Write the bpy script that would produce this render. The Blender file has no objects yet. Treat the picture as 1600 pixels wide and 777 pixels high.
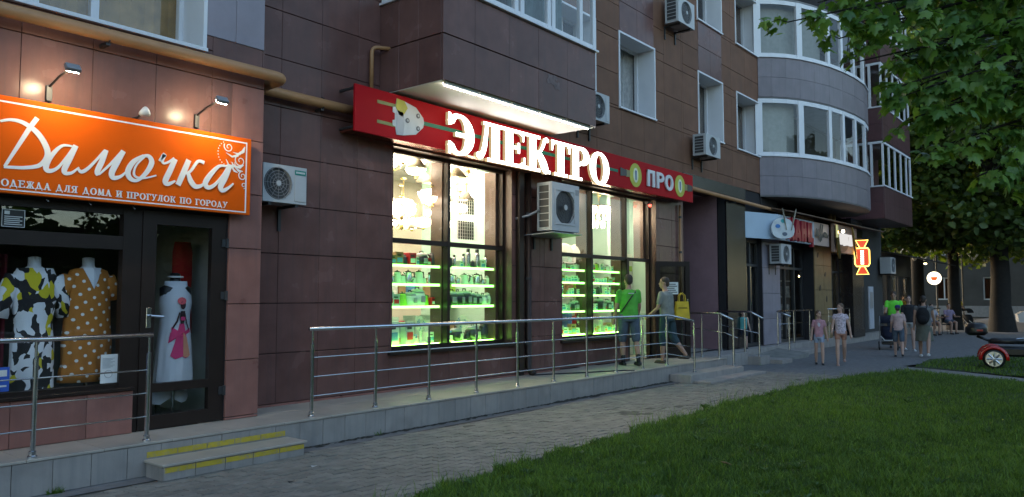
import bpy, bmesh, math, random
import numpy as np
from mathutils import Vector, Matrix
random.seed(7); rng = np.random.default_rng(7)
sc = bpy.context.scene
col = sc.collection
R = math.radians

# ------------------------------------------------------------------ camera
cd = bpy.data.cameras.new('camera'); cam = bpy.data.objects.new('camera', cd); col.objects.link(cam)
cd.sensor_width = 36; cd.lens = 27.0; cd.clip_start = 0.1; cd.clip_end = 600
cam.location = (0, 0, 1.6)
cam.rotation_euler = (R(90 + 3.648), 0, R(39.037 - 90))
sc.camera = cam
# ------------------------------------------------------------------ sky, sun, exposure
SUN_EL, SUN_AZ = R(11), R(20)       # low evening sun behind the building (azimuth from +Y)
w = bpy.data.worlds.new('World'); sc.world = w; w.use_nodes = True
nt = w.node_tree; nt.nodes.clear()
sky = nt.nodes.new('ShaderNodeTexSky'); sky.sky_type = 'NISHITA'; sky.sun_disc = False
sky.sun_elevation = SUN_EL; sky.sun_rotation = SUN_AZ; sky.air_density = 1.0; sky.dust_density = 1.0; sky.ozone_density = 1.2
bg = nt.nodes.new('ShaderNodeBackground'); bg.inputs['Strength'].default_value = 0.15
wo = nt.nodes.new('ShaderNodeOutputWorld')
nt.links.new(sky.outputs[0], bg.inputs[0]); nt.links.new(bg.outputs[0], wo.inputs[0])
sd = bpy.data.lights.new('sun', 'SUN'); sd.energy = 0.5; sd.angle = R(12); sd.color = (1, .88, .74)
sun = bpy.data.objects.new('sun', sd); col.objects.link(sun)
sv = Vector((math.sin(SUN_AZ) * math.cos(SUN_EL), math.cos(SUN_AZ) * math.cos(SUN_EL), math.sin(SUN_EL)))
sun.rotation_euler = sv.to_track_quat('Z', 'Y').to_euler(); sun.location = (0, 60, 40)
vs = sc.view_settings; vs.view_transform = 'Standard'; vs.look = 'None'; vs.gamma = 1; vs.use_curve_mapping = False
vs.exposure = 1.85
cy = sc.cycles
cy.use_denoising = True
cy.max_bounces = 8; cy.diffuse_bounces = 3; cy.glossy_bounces = 4; cy.transmission_bounces = 4; cy.transparent_max_bounces = 12
cy.sample_clamp_indirect = 6; cy.caustics_reflective = False; cy.caustics_refractive = False; cy.blur_glossy = 1.0

# ------------------------------------------------------------------ materials
MATS = {}
def pm(name, c, rough=.6, var=.12, scale=4., bump=0., bscale=60., metal=0., spec=.5, emit=None, es=0., rnd=0., dirt=0., dcol=(.03,.03,.03), dscale=1.6, coat=0., trans=0., rvar=0., streak=0.):
    """procedural material: base colour with noise variation, per-object variation, stains, fine bump"""
    if name in MATS: return MATS[name]
    m = bpy.data.materials.new(name); m.use_nodes = True; n = m.node_tree.nodes; l = m.node_tree.links
    b = n['Principled BSDF']
    tc = n.new('ShaderNodeTexCoord'); geo = n.new('ShaderNodeNewGeometry')
    no = n.new('ShaderNodeTexNoise'); no.inputs['Scale'].default_value = scale; no.inputs['Detail'].default_value = 6
    l.new(geo.outputs['Position'], no.inputs['Vector'])
    mr = n.new('ShaderNodeMapRange'); mr.inputs['From Min'].default_value = .3; mr.inputs['From Max'].default_value = .7
    mr.inputs['To Min'].default_value = 1 - var; mr.inputs['To Max'].default_value = 1 + var
    l.new(no.outputs[0], mr.inputs['Value'])
    fac = mr.outputs[0]
    if rnd:
        oi = n.new('ShaderNodeObjectInfo'); r2 = n.new('ShaderNodeMapRange'); r2.inputs['To Min'].default_value = 1 - rnd; r2.inputs['To Max'].default_value = 1 + rnd
        l.new(oi.outputs['Random'], r2.inputs['Value'])
        mu = n.new('ShaderNodeMath'); mu.operation = 'MULTIPLY'; l.new(fac, mu.inputs[0]); l.new(r2.outputs[0], mu.inputs[1]); fac = mu.outputs[0]
    vm = n.new('ShaderNodeVectorMath'); vm.operation = 'SCALE'; vm.inputs[0].default_value = c; l.new(fac, vm.inputs['Scale'])
    out = vm.outputs[0]
    if dirt:
        dn = n.new('ShaderNodeTexNoise'); dn.inputs['Scale'].default_value = dscale; dn.inputs['Detail'].default_value = 9; dn.inputs['Roughness'].default_value = .7
        l.new(geo.outputs['Position'], dn.inputs['Vector'])
        dr = n.new('ShaderNodeMapRange'); dr.inputs['From Min'].default_value = .5; dr.inputs['From Max'].default_value = .72; dr.inputs['To Max'].default_value = dirt
        l.new(dn.outputs[0], dr.inputs['Value'])
        mx = n.new('ShaderNodeMix'); mx.data_type = 'RGBA'; l.new(dr.outputs[0], mx.inputs['Factor']); l.new(out, mx.inputs['A']); mx.inputs['B'].default_value = (*dcol, 1)
        out = mx.outputs['Result']
    if streak:      # rain streaks: noise drawn out along the vertical
        mp = n.new('ShaderNodeMapping'); mp.inputs['Scale'].default_value = (9, 9, .55); l.new(geo.outputs['Position'], mp.inputs[0])
        sn = n.new('ShaderNodeTexNoise'); sn.inputs['Scale'].default_value = 1.6; sn.inputs['Detail'].default_value = 8; sn.inputs['Roughness'].default_value = .62; l.new(mp.outputs[0], sn.inputs['Vector'])
        sr = n.new('ShaderNodeMapRange'); sr.inputs['From Min'].default_value = .48; sr.inputs['From Max'].default_value = .74; sr.inputs['To Max'].default_value = streak; l.new(sn.outputs[0], sr.inputs['Value'])
        mx2 = n.new('ShaderNodeMix'); mx2.data_type = 'RGBA'; l.new(sr.outputs[0], mx2.inputs['Factor']); l.new(out, mx2.inputs['A']); mx2.inputs['B'].default_value = (c[0]*.55+.02, c[1]*.6+.02, c[2]*.65+.02, 1)
        out = mx2.outputs['Result']
    l.new(out, b.inputs['Base Color'])
    b.inputs['Roughness'].default_value = rough; b.inputs['Metallic'].default_value = metal
    if rvar:
        rr = n.new('ShaderNodeMapRange'); rr.inputs['From Min'].default_value = .3; rr.inputs['From Max'].default_value = .7
        rr.inputs['To Min'].default_value = max(0, rough - rvar); rr.inputs['To Max'].default_value = rough + rvar
        l.new(no.outputs[0], rr.inputs['Value']); l.new(rr.outputs[0], b.inputs['Roughness'])
    b.inputs['Specular IOR Level'].default_value = spec; b.inputs['Coat Weight'].default_value = coat; b.inputs['Coat Roughness'].default_value = .08
    if emit: b.inputs['Emission Color'].default_value = (*emit, 1); b.inputs['Emission Strength'].default_value = es
    if trans: b.inputs['Transmission Weight'].default_value = trans
    if bump:
        bn = n.new('ShaderNodeTexNoise'); bn.inputs['Scale'].default_value = bscale; bn.inputs['Detail'].default_value = 5; l.new(geo.outputs['Position'], bn.inputs['Vector'])
        bp = n.new('ShaderNodeBump'); bp.inputs['Strength'].default_value = bump; bp.inputs['Distance'].default_value = .01
        l.new(bn.outputs[0], bp.inputs['Height']); l.new(bp.outputs[0], b.inputs['Normal'])
    MATS[name] = m; return m
def glassmat(name, tint=(1, 1, 1), rough=0., ior=1.5, wob=.02):
    """thin window pane: clear with a Fresnel mirror and slight waviness"""
    if name in MATS: return MATS[name]
    m = bpy.data.materials.new(name); m.use_nodes = True; n = m.node_tree.nodes; l = m.node_tree.links; n.clear()
    o = n.new('ShaderNodeOutputMaterial'); t = n.new('ShaderNodeBsdfTransparent'); g = n.new('ShaderNodeBsdfGlossy'); mx = n.new('ShaderNodeMixShader')
    t.inputs[0].default_value = (*tint, 1); g.inputs['Roughness'].default_value = rough
    geo = n.new('ShaderNodeNewGeometry'); no = n.new('ShaderNodeTexNoise'); no.inputs['Scale'].default_value = 1.3; l.new(geo.outputs['Position'], no.inputs['Vector'])
    bp = n.new('ShaderNodeBump'); bp.inputs['Strength'].default_value = wob; bp.inputs['Distance'].default_value = .1; l.new(no.outputs[0], bp.inputs['Height']); l.new(bp.outputs[0], g.inputs['Normal'])
    dt = n.new('ShaderNodeVectorMath'); dt.operation = 'DOT_PRODUCT'; l.new(geo.outputs['Incoming'], dt.inputs[0]); l.new(geo.outputs['Normal'], dt.inputs[1])
    ab = n.new('ShaderNodeMath'); ab.operation = 'ABSOLUTE'; l.new(dt.outputs['Value'], ab.inputs[0])
    om = n.new('ShaderNodeMath'); om.operation = 'SUBTRACT'; om.inputs[0].default_value = 1; l.new(ab.outputs[0], om.inputs[1])
    pw = n.new('ShaderNodeMath'); pw.operation = 'POWER'; pw.inputs[1].default_value = 5; l.new(om.outputs[0], pw.inputs[0])
    ma = n.new('ShaderNodeMath'); ma.operation = 'MULTIPLY_ADD'; f0 = ((ior-1)/(ior+1))**2; ma.inputs[1].default_value = 1-f0; ma.inputs[2].default_value = f0; l.new(pw.outputs[0], ma.inputs[0])
    l.new(ma.outputs[0], mx.inputs[0]); l.new(t.outputs[0], mx.inputs[1]); l.new(g.outputs[0], mx.inputs[2]); l.new(mx.outputs[0], o.inputs[0])
    MATS[name] = m; return m
def emat(name, c, s):
    if name in MATS: return MATS[name]
    m = bpy.data.materials.new(name); m.use_nodes = True; n = m.node_tree.nodes; l = m.node_tree.links; n.clear()
    o = n.new('ShaderNodeOutputMaterial'); e = n.new('ShaderNodeEmission'); e.inputs[0].default_value = (*c, 1); e.inputs[1].default_value = s; l.new(e.outputs[0], o.inputs[0])
    MATS[name] = m; return m
def leafmat(name, c1, c2, rough=.5, trl=.35):
    """leaf: colour spread by the mesh's own 'tint' value, partly translucent"""
    if name in MATS: return MATS[name]
    m = bpy.data.materials.new(name); m.use_nodes = True; n = m.node_tree.nodes; l = m.node_tree.links
    b = n['Principled BSDF']; o = n['Material Output']
    at = n.new('ShaderNodeAttribute'); at.attribute_name = 'tint'
    oi = n.new('ShaderNodeObjectInfo')
    ad = n.new('ShaderNodeMath'); ad.operation = 'MULTIPLY_ADD'; ad.inputs[1].default_value = .35; l.new(oi.outputs['Random'], ad.inputs[0]); l.new(at.outputs['Fac'], ad.inputs[2])
    mx = n.new('ShaderNodeMix'); mx.data_type = 'RGBA'; mx.inputs['A'].default_value = (*c1, 1); mx.inputs['B'].default_value = (*c2, 1); l.new(ad.outputs[0], mx.inputs['Factor'])
    l.new(mx.outputs['Result'], b.inputs['Base Color']); b.inputs['Roughness'].default_value = rough
    tr = n.new('ShaderNodeBsdfTranslucent'); sc_ = n.new('ShaderNodeVectorMath'); sc_.operation = 'MULTIPLY'; sc_.inputs[1].default_value = (1.5, 1.5, .5)
    l.new(mx.outputs['Result'], sc_.inputs[0]); l.new(sc_.outputs[0], tr.inputs[0])
    ms = n.new('ShaderNodeMixShader'); ms.inputs[0].default_value = trl; l.new(b.outputs[0], ms.inputs[1]); l.new(tr.outputs[0], ms.inputs[2]); l.new(ms.outputs[0], o.inputs[0])
    MATS[name] = m; return m

PLUM = pm('plum_granite', (.158, .079, .068), .22, .18, 3., .05, 220, rnd=.09, dirt=.25, dcol=(.20, .11, .10), dscale=2.2, rvar=.08, spec=.15, streak=.55)
REDB = pm('red_brown_granite', (.29, .13, .105), .34, .15, 4., .06, 240, rnd=.08, dirt=.22, dcol=(.17, .085, .075), rvar=.08, spec=.22, streak=.5)
TAN = pm('tan_cladding', (.185, .092, .058), .6, .12, 3., .05, 200, rnd=.07, dirt=.2, dcol=(.11, .06, .04), spec=.15, streak=.5)
LILAC = pm('lilac_grey_cladding', (.27, .235, .27), .5, .1, 3., .04, 150, rnd=.05, dirt=.2, dcol=(.15, .14, .15))
GREYC = pm('grey_cladding', (.205, .172, .19), .5, .1, 3., .04, 150, rnd=.06, dirt=.3, dcol=(.13, .12, .12), streak=.5)
BURG = pm('dark_burgundy_cladding', (.11, .05, .052), .3, .15, 3., .04, 150, rnd=.08, dirt=.15, dcol=(.1, .07, .07))
JOINT = pm('dark_joint', (.02, .018, .02), .9)
BLACKST = pm('black_stone', (.012, .012, .014), .25, .2, 5., .03, 200)
MAUVE = pm('mauve_render', (.30, .175, .19), .8, .1, 2., .15, 90, dirt=.3, dcol=(.09, .06, .07))
CONC = pm('step_concrete', (.32, .285, .26), .75, .16, 5., .2, 70, rnd=.05, dirt=.45, dcol=(.12, .12, .115), dscale=2.5, streak=.6)
PLATT = pm('platform_tile', (.40, .355, .30), .45, .12, 3., .1, 90, rnd=.05, dirt=.4, dcol=(.17, .16, .14), dscale=1.2)
ASPH = pm('asphalt', (.155, .152, .152), .85, .2, 8., .35, 160, dirt=.35, dcol=(.10, .098, .096), dscale=1.1)
PAVER = pm('paver_concrete', (.205, .19, .162), .8, .2, 9., .3, 120, rnd=.16, dirt=.4, dcol=(.09, .09, .075), dscale=1.4)
SOIL = pm('soil', (.035, .03, .018), .95, .3, 8., .4, 30)
PATHC = pm('path_concrete', (.22, .21, .19), .85, .2, 5., .3, 60, dirt=.4, dcol=(.1, .1, .08))
YELL = pm('worn_yellow_paint', (.50, .36, .03), .7, .15, 8., .1, 90, dirt=1., dcol=(.25, .23, .20), dscale=19)
STEEL = pm('stainless_steel', (.55, .56, .58), .22, .1, 8., .02, 100, metal=1.)
DBRN = pm('dark_brown_profile', (.022, .013, .010), .4, .15, 6., .02, 100, spec=.3)
BRNPOST = pm('brown_profile', (.075, .042, .03), .4, .15, 6., .02, 100)
WHITEF = pm('white_upvc', (.72, .72, .75), .4, .06, 3., .0, dirt=.2, dcol=(.45, .44, .43), dscale=3)
WHITEP = pm('white_painted_metal', (.68, .68, .66), .45, .08, 5., .02, 90, dirt=.35, dcol=(.35, .33, .29), dscale=5)
GREYM = pm('grey_metal', (.3, .3, .31), .45, .12, 5., .02, 90, metal=.4)
DARKM = pm('dark_metal', (.03, .03, .032), .45, .12, 5., .02, 90)
BLACKP = pm('black_plastic', (.015, .015, .016), .4, .1)
ORNP = pm('ochre_pipe_paint', (.42, .21, .09), .5, .15, 6., .08, 70, dirt=.4, dcol=(.2, .1, .05), dscale=6)
GLASS = glassmat('window_glass')
GLASSD = glassmat('dark_window_glass', (.55, .6, .6))
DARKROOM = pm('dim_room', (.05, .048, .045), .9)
CURT = pm('curtain_cloth', (.42, .41, .40), .9, .2, 12.)

# ------------------------------------------------------------------ geometry helpers
class MB:
    def __init__(s, M=None): s.v = []; s.f = []; s.M = M; s.mi = []; s.cur = 0
    def add(s, vs, fs):
        b = len(s.v)
        if s.M is not None: vs = [tuple(s.M @ Vector(p)) for p in vs]
        s.v += [tuple(p) for p in vs]; s.f += [tuple(i + b for i in f) for f in fs]; s.mi += [s.cur] * len(fs); return s
    def box(s, x0, x1, y0, y1, z0, z1, c=0.):
        if c <= 0:
            vs = [(x0,y0,z0),(x1,y0,z0),(x1,y1,z0),(x0,y1,z0),(x0,y0,z1),(x1,y0,z1),(x1,y1,z1),(x0,y1,z1)]
            return s.add(vs, [(0,3,2,1),(4,5,6,7),(0,1,5,4),(1,2,6,5),(2,3,7,6),(3,0,4,7)])
        # chamfered box
        vs = []; 
        for z, k in ((z0, c), (z0 + c, 0), (z1 - c, 0), (z1, c)):
            a = [(x0+c+k,y0+k),(x1-c-k,y0+k),(x1-k,y0+c+k),(x1-k,y1-c-k),(x1-c-k,y1-k),(x0+c+k,y1-k),(x0+k,y1-c-k),(x0+k,y0+c+k)]
            vs += [(p[0], p[1], z) for p in a]
        fs = [tuple(range(7, -1, -1)), tuple(range(24, 32))]
        for r in range(3):
            for i in range(8): fs.append((r*8+i, r*8+(i+1)%8, r*8+8+(i+1)%8, r*8+8+i))
        return s.add(vs, fs)
    def tube(s, pts, r, n=8, cap=True):
        """tube along a polyline; r one radius or one per point"""
        pts = [Vector(p) for p in pts]; N = len(pts); rs = r if isinstance(r, (list, tuple)) else [r] * N
        vs = []; up = None
        for i, p in enumerate(pts):
            t = (pts[min(i+1, N-1)] - pts[max(i-1, 0)])
            t = t.normalized() if t.length > 1e-9 else Vector((0, 0, 1))
            if up is None: up = Vector((0,0,1)) if abs(t.z) < .9 else Vector((1,0,0))
            a = t.cross(up)
            if a.length < 1e-6: a = t.orthogonal()
            a.normalize(); b = a.cross(t).normalized(); up = b
            for k in range(n):
                q = 2*math.pi*k/n; vs.append(p + (a*math.cos(q) + b*math.sin(q)) * rs[i])
        fs = [(i*n+k, i*n+(k+1)%n, (i+1)*n+(k+1)%n, (i+1)*n+k) for i in range(N-1) for k in range(n)]
        if cap: fs += [tuple(range(n-1, -1, -1)), tuple((N-1)*n + k for k in range(n))]
        return s.add(vs, fs)
    def lathe(s, prof, n=16, o=(0,0,0), ax='z'):
        vs = []
        for (r, h) in prof:
            for k in range(n):
                q = 2*math.pi*k/n; a, b = r*math.cos(q), r*math.sin(q)
                vs.append({'z': (o[0]+a, o[1]+b, o[2]+h), 'y': (o[0]+a, o[1]+h, o[2]+b), 'x': (o[0]+h, o[1]+a, o[2]+b)}[ax])
        N = len(prof)
        fs = [(i*n+k, i*n+(k+1)%n, (i+1)*n+(k+1)%n, (i+1)*n+k) for i in range(N-1) for k in range(n)]
        fs += [tuple(range(n-1, -1, -1)), tuple((N-1)*n+k for k in range(n))]
        return s.add(vs, fs)
    def prism(s, poly, d0, d1, plane='xz'):
        """closed outline extruded between d0 and d1 along the plane's normal"""
        n = len(poly)
        def pt(a, b, d): return {'xz': (a, d, b), 'xy': (a, b, d), 'yz': (d, a, b)}[plane]
        vs = [pt(a, b, d0) for a, b in poly] + [pt(a, b, d1) for a, b in poly]
        return s.add(vs, [tuple(range(n)), tuple(range(2*n-1, n-1, -1))] + [(i, n+i, n+(i+1)%n, (i+1)%n) for i in range(n)])
    def ell(s, c, r, n=10, m=6):
        prof = [(max(1e-4, math.sin(math.pi*i/m)), -math.cos(math.pi*i/m)) for i in range(m+1)]
        vs = [(c[0]+r[0]*p[0]*math.cos(2*math.pi*k/n), c[1]+r[1]*p[0]*math.sin(2*math.pi*k/n), c[2]+r[2]*p[1]) for p in prof for k in range(n)]
        fs = [(i*n+k, i*n+(k+1)%n, (i+1)*n+(k+1)%n, (i+1)*n+k) for i in range(m) for k in range(n)]
        return s.add(vs, fs)
    def mesh(s, name):
        me = bpy.data.meshes.new(name); me.from_pydata(s.v, [], s.f)
        if len(set(s.mi)) > 1: me.polygons.foreach_set('material_index', s.mi)
        bm = bmesh.new(); bm.from_mesh(me); bmesh.ops.recalc_face_normals(bm, faces=bm.faces); bm.to_mesh(me); bm.free()
        return me
def setp(o, label=None, cat=None, group=None, kind=None):
    if label: o['label'] = label
    if cat: o['category'] = cat
    if group: o['group'] = group
    if kind: o['kind'] = kind
    return o
def link(name, me, mat=None, parent=None, local=False, smooth=False):
    o = bpy.data.objects.new(name, me); col.objects.link(o)
    if mat is not None:
        for m in (mat if isinstance(mat, (list, tuple)) else [mat]):
            if len(me.materials) < (len(mat) if isinstance(mat, (list, tuple)) else 1): me.materials.append(m)
    if smooth: me.polygons.foreach_set('use_smooth', [True] * len(me.polygons))
    if parent is not None:
        o.parent = parent
        if not local and parent.parent is None: o.matrix_parent_inverse = Matrix.Translation(-parent.location)
    return o
def obj(name, mb, mat, parent=None, local=False, smooth=False): return link(name, mb.mesh(name), mat, parent, local, smooth)
def thing(name, label, cat, loc=(0, 0, 0), group=None, rz=0):
    o = bpy.data.objects.new(name, None); col.objects.link(o); o.location = loc; o.rotation_euler = (0, 0, rz); o.empty_display_size = .1
    return setp(o, label, cat, group)
def copy_tree(o, parent=None):
    c = o.copy(); col.objects.link(c)
    if parent is not None: c.parent = parent
    for ch in list(o.children): copy_tree(ch, c)
    return c
def dup(root, loc, rz=0, label=None, group=None, scale=1):
    r = copy_tree(root); r.location = loc; r.rotation_euler = (0, 0, rz); r.scale = (scale,) * 3
    if label: r['label'] = label
    if group: r['group'] = group
    return r
def struct(name, mb, mat): return setp(obj(name, mb, mat), kind='structure')
def sub_rects(r, holes):
    """rectangle minus rectangles -> list of rectangles"""
    out = [r]
    for h in holes:
        nx = []
        for (a, b, c, d) in out:
            if h[0] >= b or h[1] <= a or h[2] >= d or h[3] <= c: nx.append((a, b, c, d)); continue
            if h[2] > c: nx.append((a, b, c, h[2]))
            if h[3] < d: nx.append((a, b, h[3], d))
            c2, d2 = max(c, h[2]), min(d, h[3])
            if h[0] > a: nx.append((a, h[0], c2, d2))
            if h[1] < b: nx.append((h[1], b, c2, d2))
        out = nx
    return [q for q in out if q[1]-q[0] > .004 and q[3]-q[2] > .004]
def panel_mesh(w, h, t=.03, c=.004):
    mb = MB(); x, z = w, h
    mb.add([(0,t,0),(x,t,0),(x,t,z),(0,t,z),(0,c,0),(x,c,0),(x,c,z),(0,c,z),(c,0,c),(x-c,0,c),(x-c,0,z-c),(c,0,z-c)],
           [(0,3,2,1),(0,1,5,4),(1,2,6,5),(2,3,7,6),(3,0,4,7),(4,5,9,8),(5,6,10,9),(6,7,11,10),(7,4,8,11),(8,9,10,11)])
    return mb
PM_CACHE = {}
def panels(parent, mat, Y, x0, x1, z0, z1, holes=(), pw=.6, ph=.6, ox=0., oz=.33, gx=.003, gz=.008, jit=.0015, name='cladding_panel', lim=None):
    """individual cladding panels on a plane facing -Y, shared meshes for full ones"""
    i0, i1 = math.floor((x0-ox)/pw), math.ceil((x1-ox)/pw); j0, j1 = math.floor((z0-oz)/ph), math.ceil((z1-oz)/ph); k = 0
    for j in range(j0, j1):
        for i in range(i0, i1):
            a, b, c, d = max(x0, ox+i*pw), min(x1, ox+(i+1)*pw), max(z0, oz+j*ph), min(z1, oz+(j+1)*ph)
            if b-a < .01 or d-c < .01: continue
            if lim and not lim(a, b, c, d): continue
            for (p, q, r, t) in sub_rects((a, b, c, d), holes):
                wd, hg = round(q-p-gx, 3), round(t-r-gz, 3)
                if wd < .012 or hg < .012: continue
                key = (wd, hg, mat.name)
                if key not in PM_CACHE: PM_CACHE[key] = panel_mesh(wd, hg).mesh('cladding_panel')
                o = link(name, PM_CACHE[key], mat, parent)
                o.location = (p+gx/2, Y + random.uniform(-jit, jit), r+gz/2); k += 1
    return k
def slab(parent, name, mat, x0, x1, y0, y1, z0, z1, holes=()):
    mb = MB()
    for (a, b, c, d) in sub_rects((x0, x1, z0, z1), holes): mb.box(a, b, y0, y1, c, d)
    return obj(name, mb, mat, parent)
# ================================================================== ground, pavement, lawn
g = MB(); g.add([(-120,-120,-.06),(260,-120,-.06),(260,160,-.06),(-120,160,-.06)], [(0,1,2,3)]); struct('ground', g, SOIL)
EDGE = [(-30, 4.50), (4.4, 4.54), (6.9, 4.68), (11.4, 4.82), (15, 4.72), (17.0, 4.45), (18.2, 3.95)]
def edge_y(x):
    for (a, b), (c, d) in zip(EDGE, EDGE[1:]):
        if a <= x <= c: return b + (d-b)*(x-a)/(c-a)
    return 3.9
PX0, PX1 = 1.0, 16.3      # paver field
a = MB()
def sheet(mb, pts, z): mb.add([(x, y, z) for x, y in pts], [tuple(range(len(pts)))])
# smooth asphalt to the left of the pavers, and the darker walk beyond
sheet(a, [(-30, 4.4), (PX0-.12, 4.4), (PX0+.42, 6.75), (PX0+.42, 6.97), (-30, 6.97)], .001)
sheet(a, [(PX1, 4.4), (19.0, 3.3), (19.8, 4.3), (24, 3.4), (26, -20), (120, -20), (120, 9), (PX1, 9)], .001)
sheet(a, [(PX0+.42, 6.74), (PX1, 6.74), (PX1, 6.97), (PX0+.42, 6.97)], .001)
struct('asphalt_walk', a, ASPH)
base = MB(); sheet(base, [(PX0-.25, 4.3), (PX1+.05, 4.3), (PX1+.05, 6.9), (PX0-.25, 6.9)], -.007)
pavement = struct('paved_walk', base, pm('joint_sand', (.085, .08, .066), .95, .35, 7, .3, 60))
# wavy interlocking pavers, 22 x 11 cm
PW, PH = .225, .1125
def paver_poly(w, h, amp=.011):
    P_ = []; n = 8
    for i in range(n+1): t = i/n; P_.append((t*w, amp*math.sin(t*2*math.pi)))
    for i in range(1, 3): P_.append((w + amp*.6*math.sin(i/3*2*math.pi), h*i/3))
    for i in range(n, -1, -1): t = i/n; P_.append((t*w, h + amp*math.sin(t*2*math.pi)))
    for i in range(2, 0, -1): P_.append((amp*.6*math.sin(i/3*2*math.pi), h*i/3))
    return P_
pp = paver_poly(PW-.007, PH-.007); cxp, cyp = PW/2, PH/2
def paver_mb(M=None):
    mb = MB(M); n = len(pp)
    ins = [(cxp + (x-cxp)*.965, cyp + (y-cyp)*.93) for x, y in pp]
    vs = [(x-cxp, y-cyp, -.03) for x, y in pp] + [(x-cxp, y-cyp, -.004) for x, y in pp] + [(x-cxp, y-cyp, 0) for x, y in ins]
    mb.add(vs, [(i, (i+1)%n, n+(i+1)%n, n+i) for i in range(n)] + [(n+i, n+(i+1)%n, 2*n+(i+1)%n, 2*n+i) for i in range(n)] + [tuple(range(2*n, 3*n))])
    return mb
spots = []
ny = int((6.74-4.5)/PH)+1; nx = int((PX1-PX0)/PW)+1
for j in range(ny):
    for i in range(nx):
        x, y = PX0 + .1 + i*PW + (j % 2)*PW/2, 4.52 + j*PH
        if y < edge_y(x)-.06 or y > 6.70: continue
        if x < PX0 + (y-4.4)*.22 + random.uniform(-.05, .08): continue
        sag = .012*math.sin(x*1.3+1)*math.sin(y*2.1) - .014*math.exp(-((x-9.2)**2/.9+(y-5.55)**2/.12)) 
        spots.append((x, y, .003 + sag*.5 + random.uniform(-.0035, .0035) + (random.random() < .05)*random.uniform(-.008, .006)))
spots.sort(key=lambda p: p[0]**2+p[1]**2)
pme = paver_mb().mesh('paver'); rest = MB()
for k, (x, y, z) in enumerate(spots):
    tx, ty = random.gauss(0, .012), random.gauss(0, .010)
    if k < 300:
        o = link('paver', pme, PAVER, pavement); o.location = (x, y, z); o.rotation_euler = (tx, ty, random.gauss(0, .012))
    else:
        M = Matrix.Translation((x, y, z)) @ Matrix.Rotation(tx, 4, 'X') @ Matrix.Rotation(ty, 4, 'Y'); b = paver_mb(M); rest.add(b.v, b.f)
setp(obj('pavers', rest, pm('paver_concrete_far', (.205, .19, .162), .8, .25, 5., .3, 120, dirt=.4, dcol=(.09, .09, .075), dscale=1.4), pavement), kind='stuff')

# lawn soil with a soft swell and the cross path
def lawn_z(x, y): return .015 + .05*min(1, max(0, edge_y(x)-y)/1.2) + .025*math.sin(x*.9+y*.5)*math.sin(y*.8)*min(1, max(0, edge_y(x)-y))
def path_x(y): return 17.05 + (y-1.7)*.62      # near edge of the cross path
lw = MB(); vs = []; NX, NY = 110, 40
for i in range(NX+1):
    for j in range(NY+1):
        t = j/NY; x = -8 + 27*i/NX; e = edge_y(min(x, 18.2)); y = e - t**1.6*16
        x = min(x, path_x(y)); vs.append((x, y, lawn_z(x, y) if x < path_x(y)-.05 else .0))
lw.add(vs, [(i*(NY+1)+j, i*(NY+1)+j+1, (i+1)*(NY+1)+j+1, (i+1)*(NY+1)+j) for i in range(NX) for j in range(NY)])
LAWNM = pm('lawn_ground', (.03, .05, .012), .95, .35, 9., .5, 40)
struct('lawn', lw, LAWNM)
cp = MB(); pts = [(path_x(y)-.02, y) for y in (-12, -4, 1.7, 3.6)] + [(18.1, 3.98), (19.4, 4.05)] + [(path_x(y)+1.15, y) for y in (3.6, 1.7, -4, -12)]
sheet(cp, pts, .008); struct('cross_path', cp, PATHC)
l2 = MB(); sheet(l2, [(19.5, 4.0), (22.3, 4.2), (24.2, 3.2), (25.5, -6), (14, -12), (path_x(3.0)+1.15, 3.0)], .02); struct('far_lawn', l2, LAWNM)

def grass_mesh(name, n, sampler, hmin, hmax, wd, zf):
    P0 = sampler(n); n = len(P0)
    h = rng.uniform(hmin, hmax, n)*(.7+.6*(np.sin(P0[:,0]*2.3+1)*np.sin(P0[:,1]*2.9)*.5+.5)); clump = .5+.5*np.sin(P0[:,0]*7.3+1.7*np.sin(P0[:,1]*5.1))*np.sin(P0[:,1]*8.7+1.3*np.sin(P0[:,0]*4.3+2)); h = h*(.55+.75*clump)*np.where(rng.uniform(0, 1, n) < .05, 1.7, 1.); az = rng.uniform(0, 2*np.pi, n); lean = rng.uniform(.15, .95, n)
    w_ = wd*rng.uniform(.6, 1.4, n); tw = rng.uniform(0, 2*np.pi, n)
    z = np.array([zf(x, y) for x, y in P0]) - .004
    dx, dy = np.cos(az), np.sin(az); sx, sy = np.cos(tw), np.sin(tw)
    V = np.zeros((n, 5, 3))
    for k, (t, ww) in enumerate(((0, 1), (0, 1), (.55, .8), (.55, .8), (1, 0))):
        off = h*lean*t*t; sgn = (-1, 1, -1, 1, 0)[k]
        V[:, k, 0] = P0[:,0] + dx*off + sx*w_*ww*sgn*.5; V[:, k, 1] = P0[:,1] + dy*off + sy*w_*ww*sgn*.5; V[:, k, 2] = z + h*t*(1-.25*lean*t)
    b = np.arange(n)*5
    F = np.concatenate([np.stack([b, b+1, b+3], 1), np.stack([b, b+3, b+2], 1), np.stack([b+2, b+3, b+4], 1)])
    me = bpy.data.meshes.new(name); me.vertices.add(n*5); me.vertices.foreach_set('co', V.ravel()); m = len(F)
    me.loops.add(m*3); me.loops.foreach_set('vertex_index', F.ravel().astype(np.int32)); me.polygons.add(m)
    me.polygons.foreach_set('loop_start', np.arange(0, m*3, 3, dtype=np.int32)); me.polygons.foreach_set('loop_total', np.full(m, 3, np.int32)); me.update()
    at = me.attributes.new('tint', 'FLOAT', 'POINT')
    patch = .5+.5*np.sin(P0[:,0]*.8+2*np.sin(P0[:,1]*.6))*np.sin(P0[:,1]*1.1+1.3)
    at.data.foreach_set('value', np.repeat(np.clip(-.05+.42*patch+.32*clump+rng.normal(0, .36, n), 0, 1), 5)); return me
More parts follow.
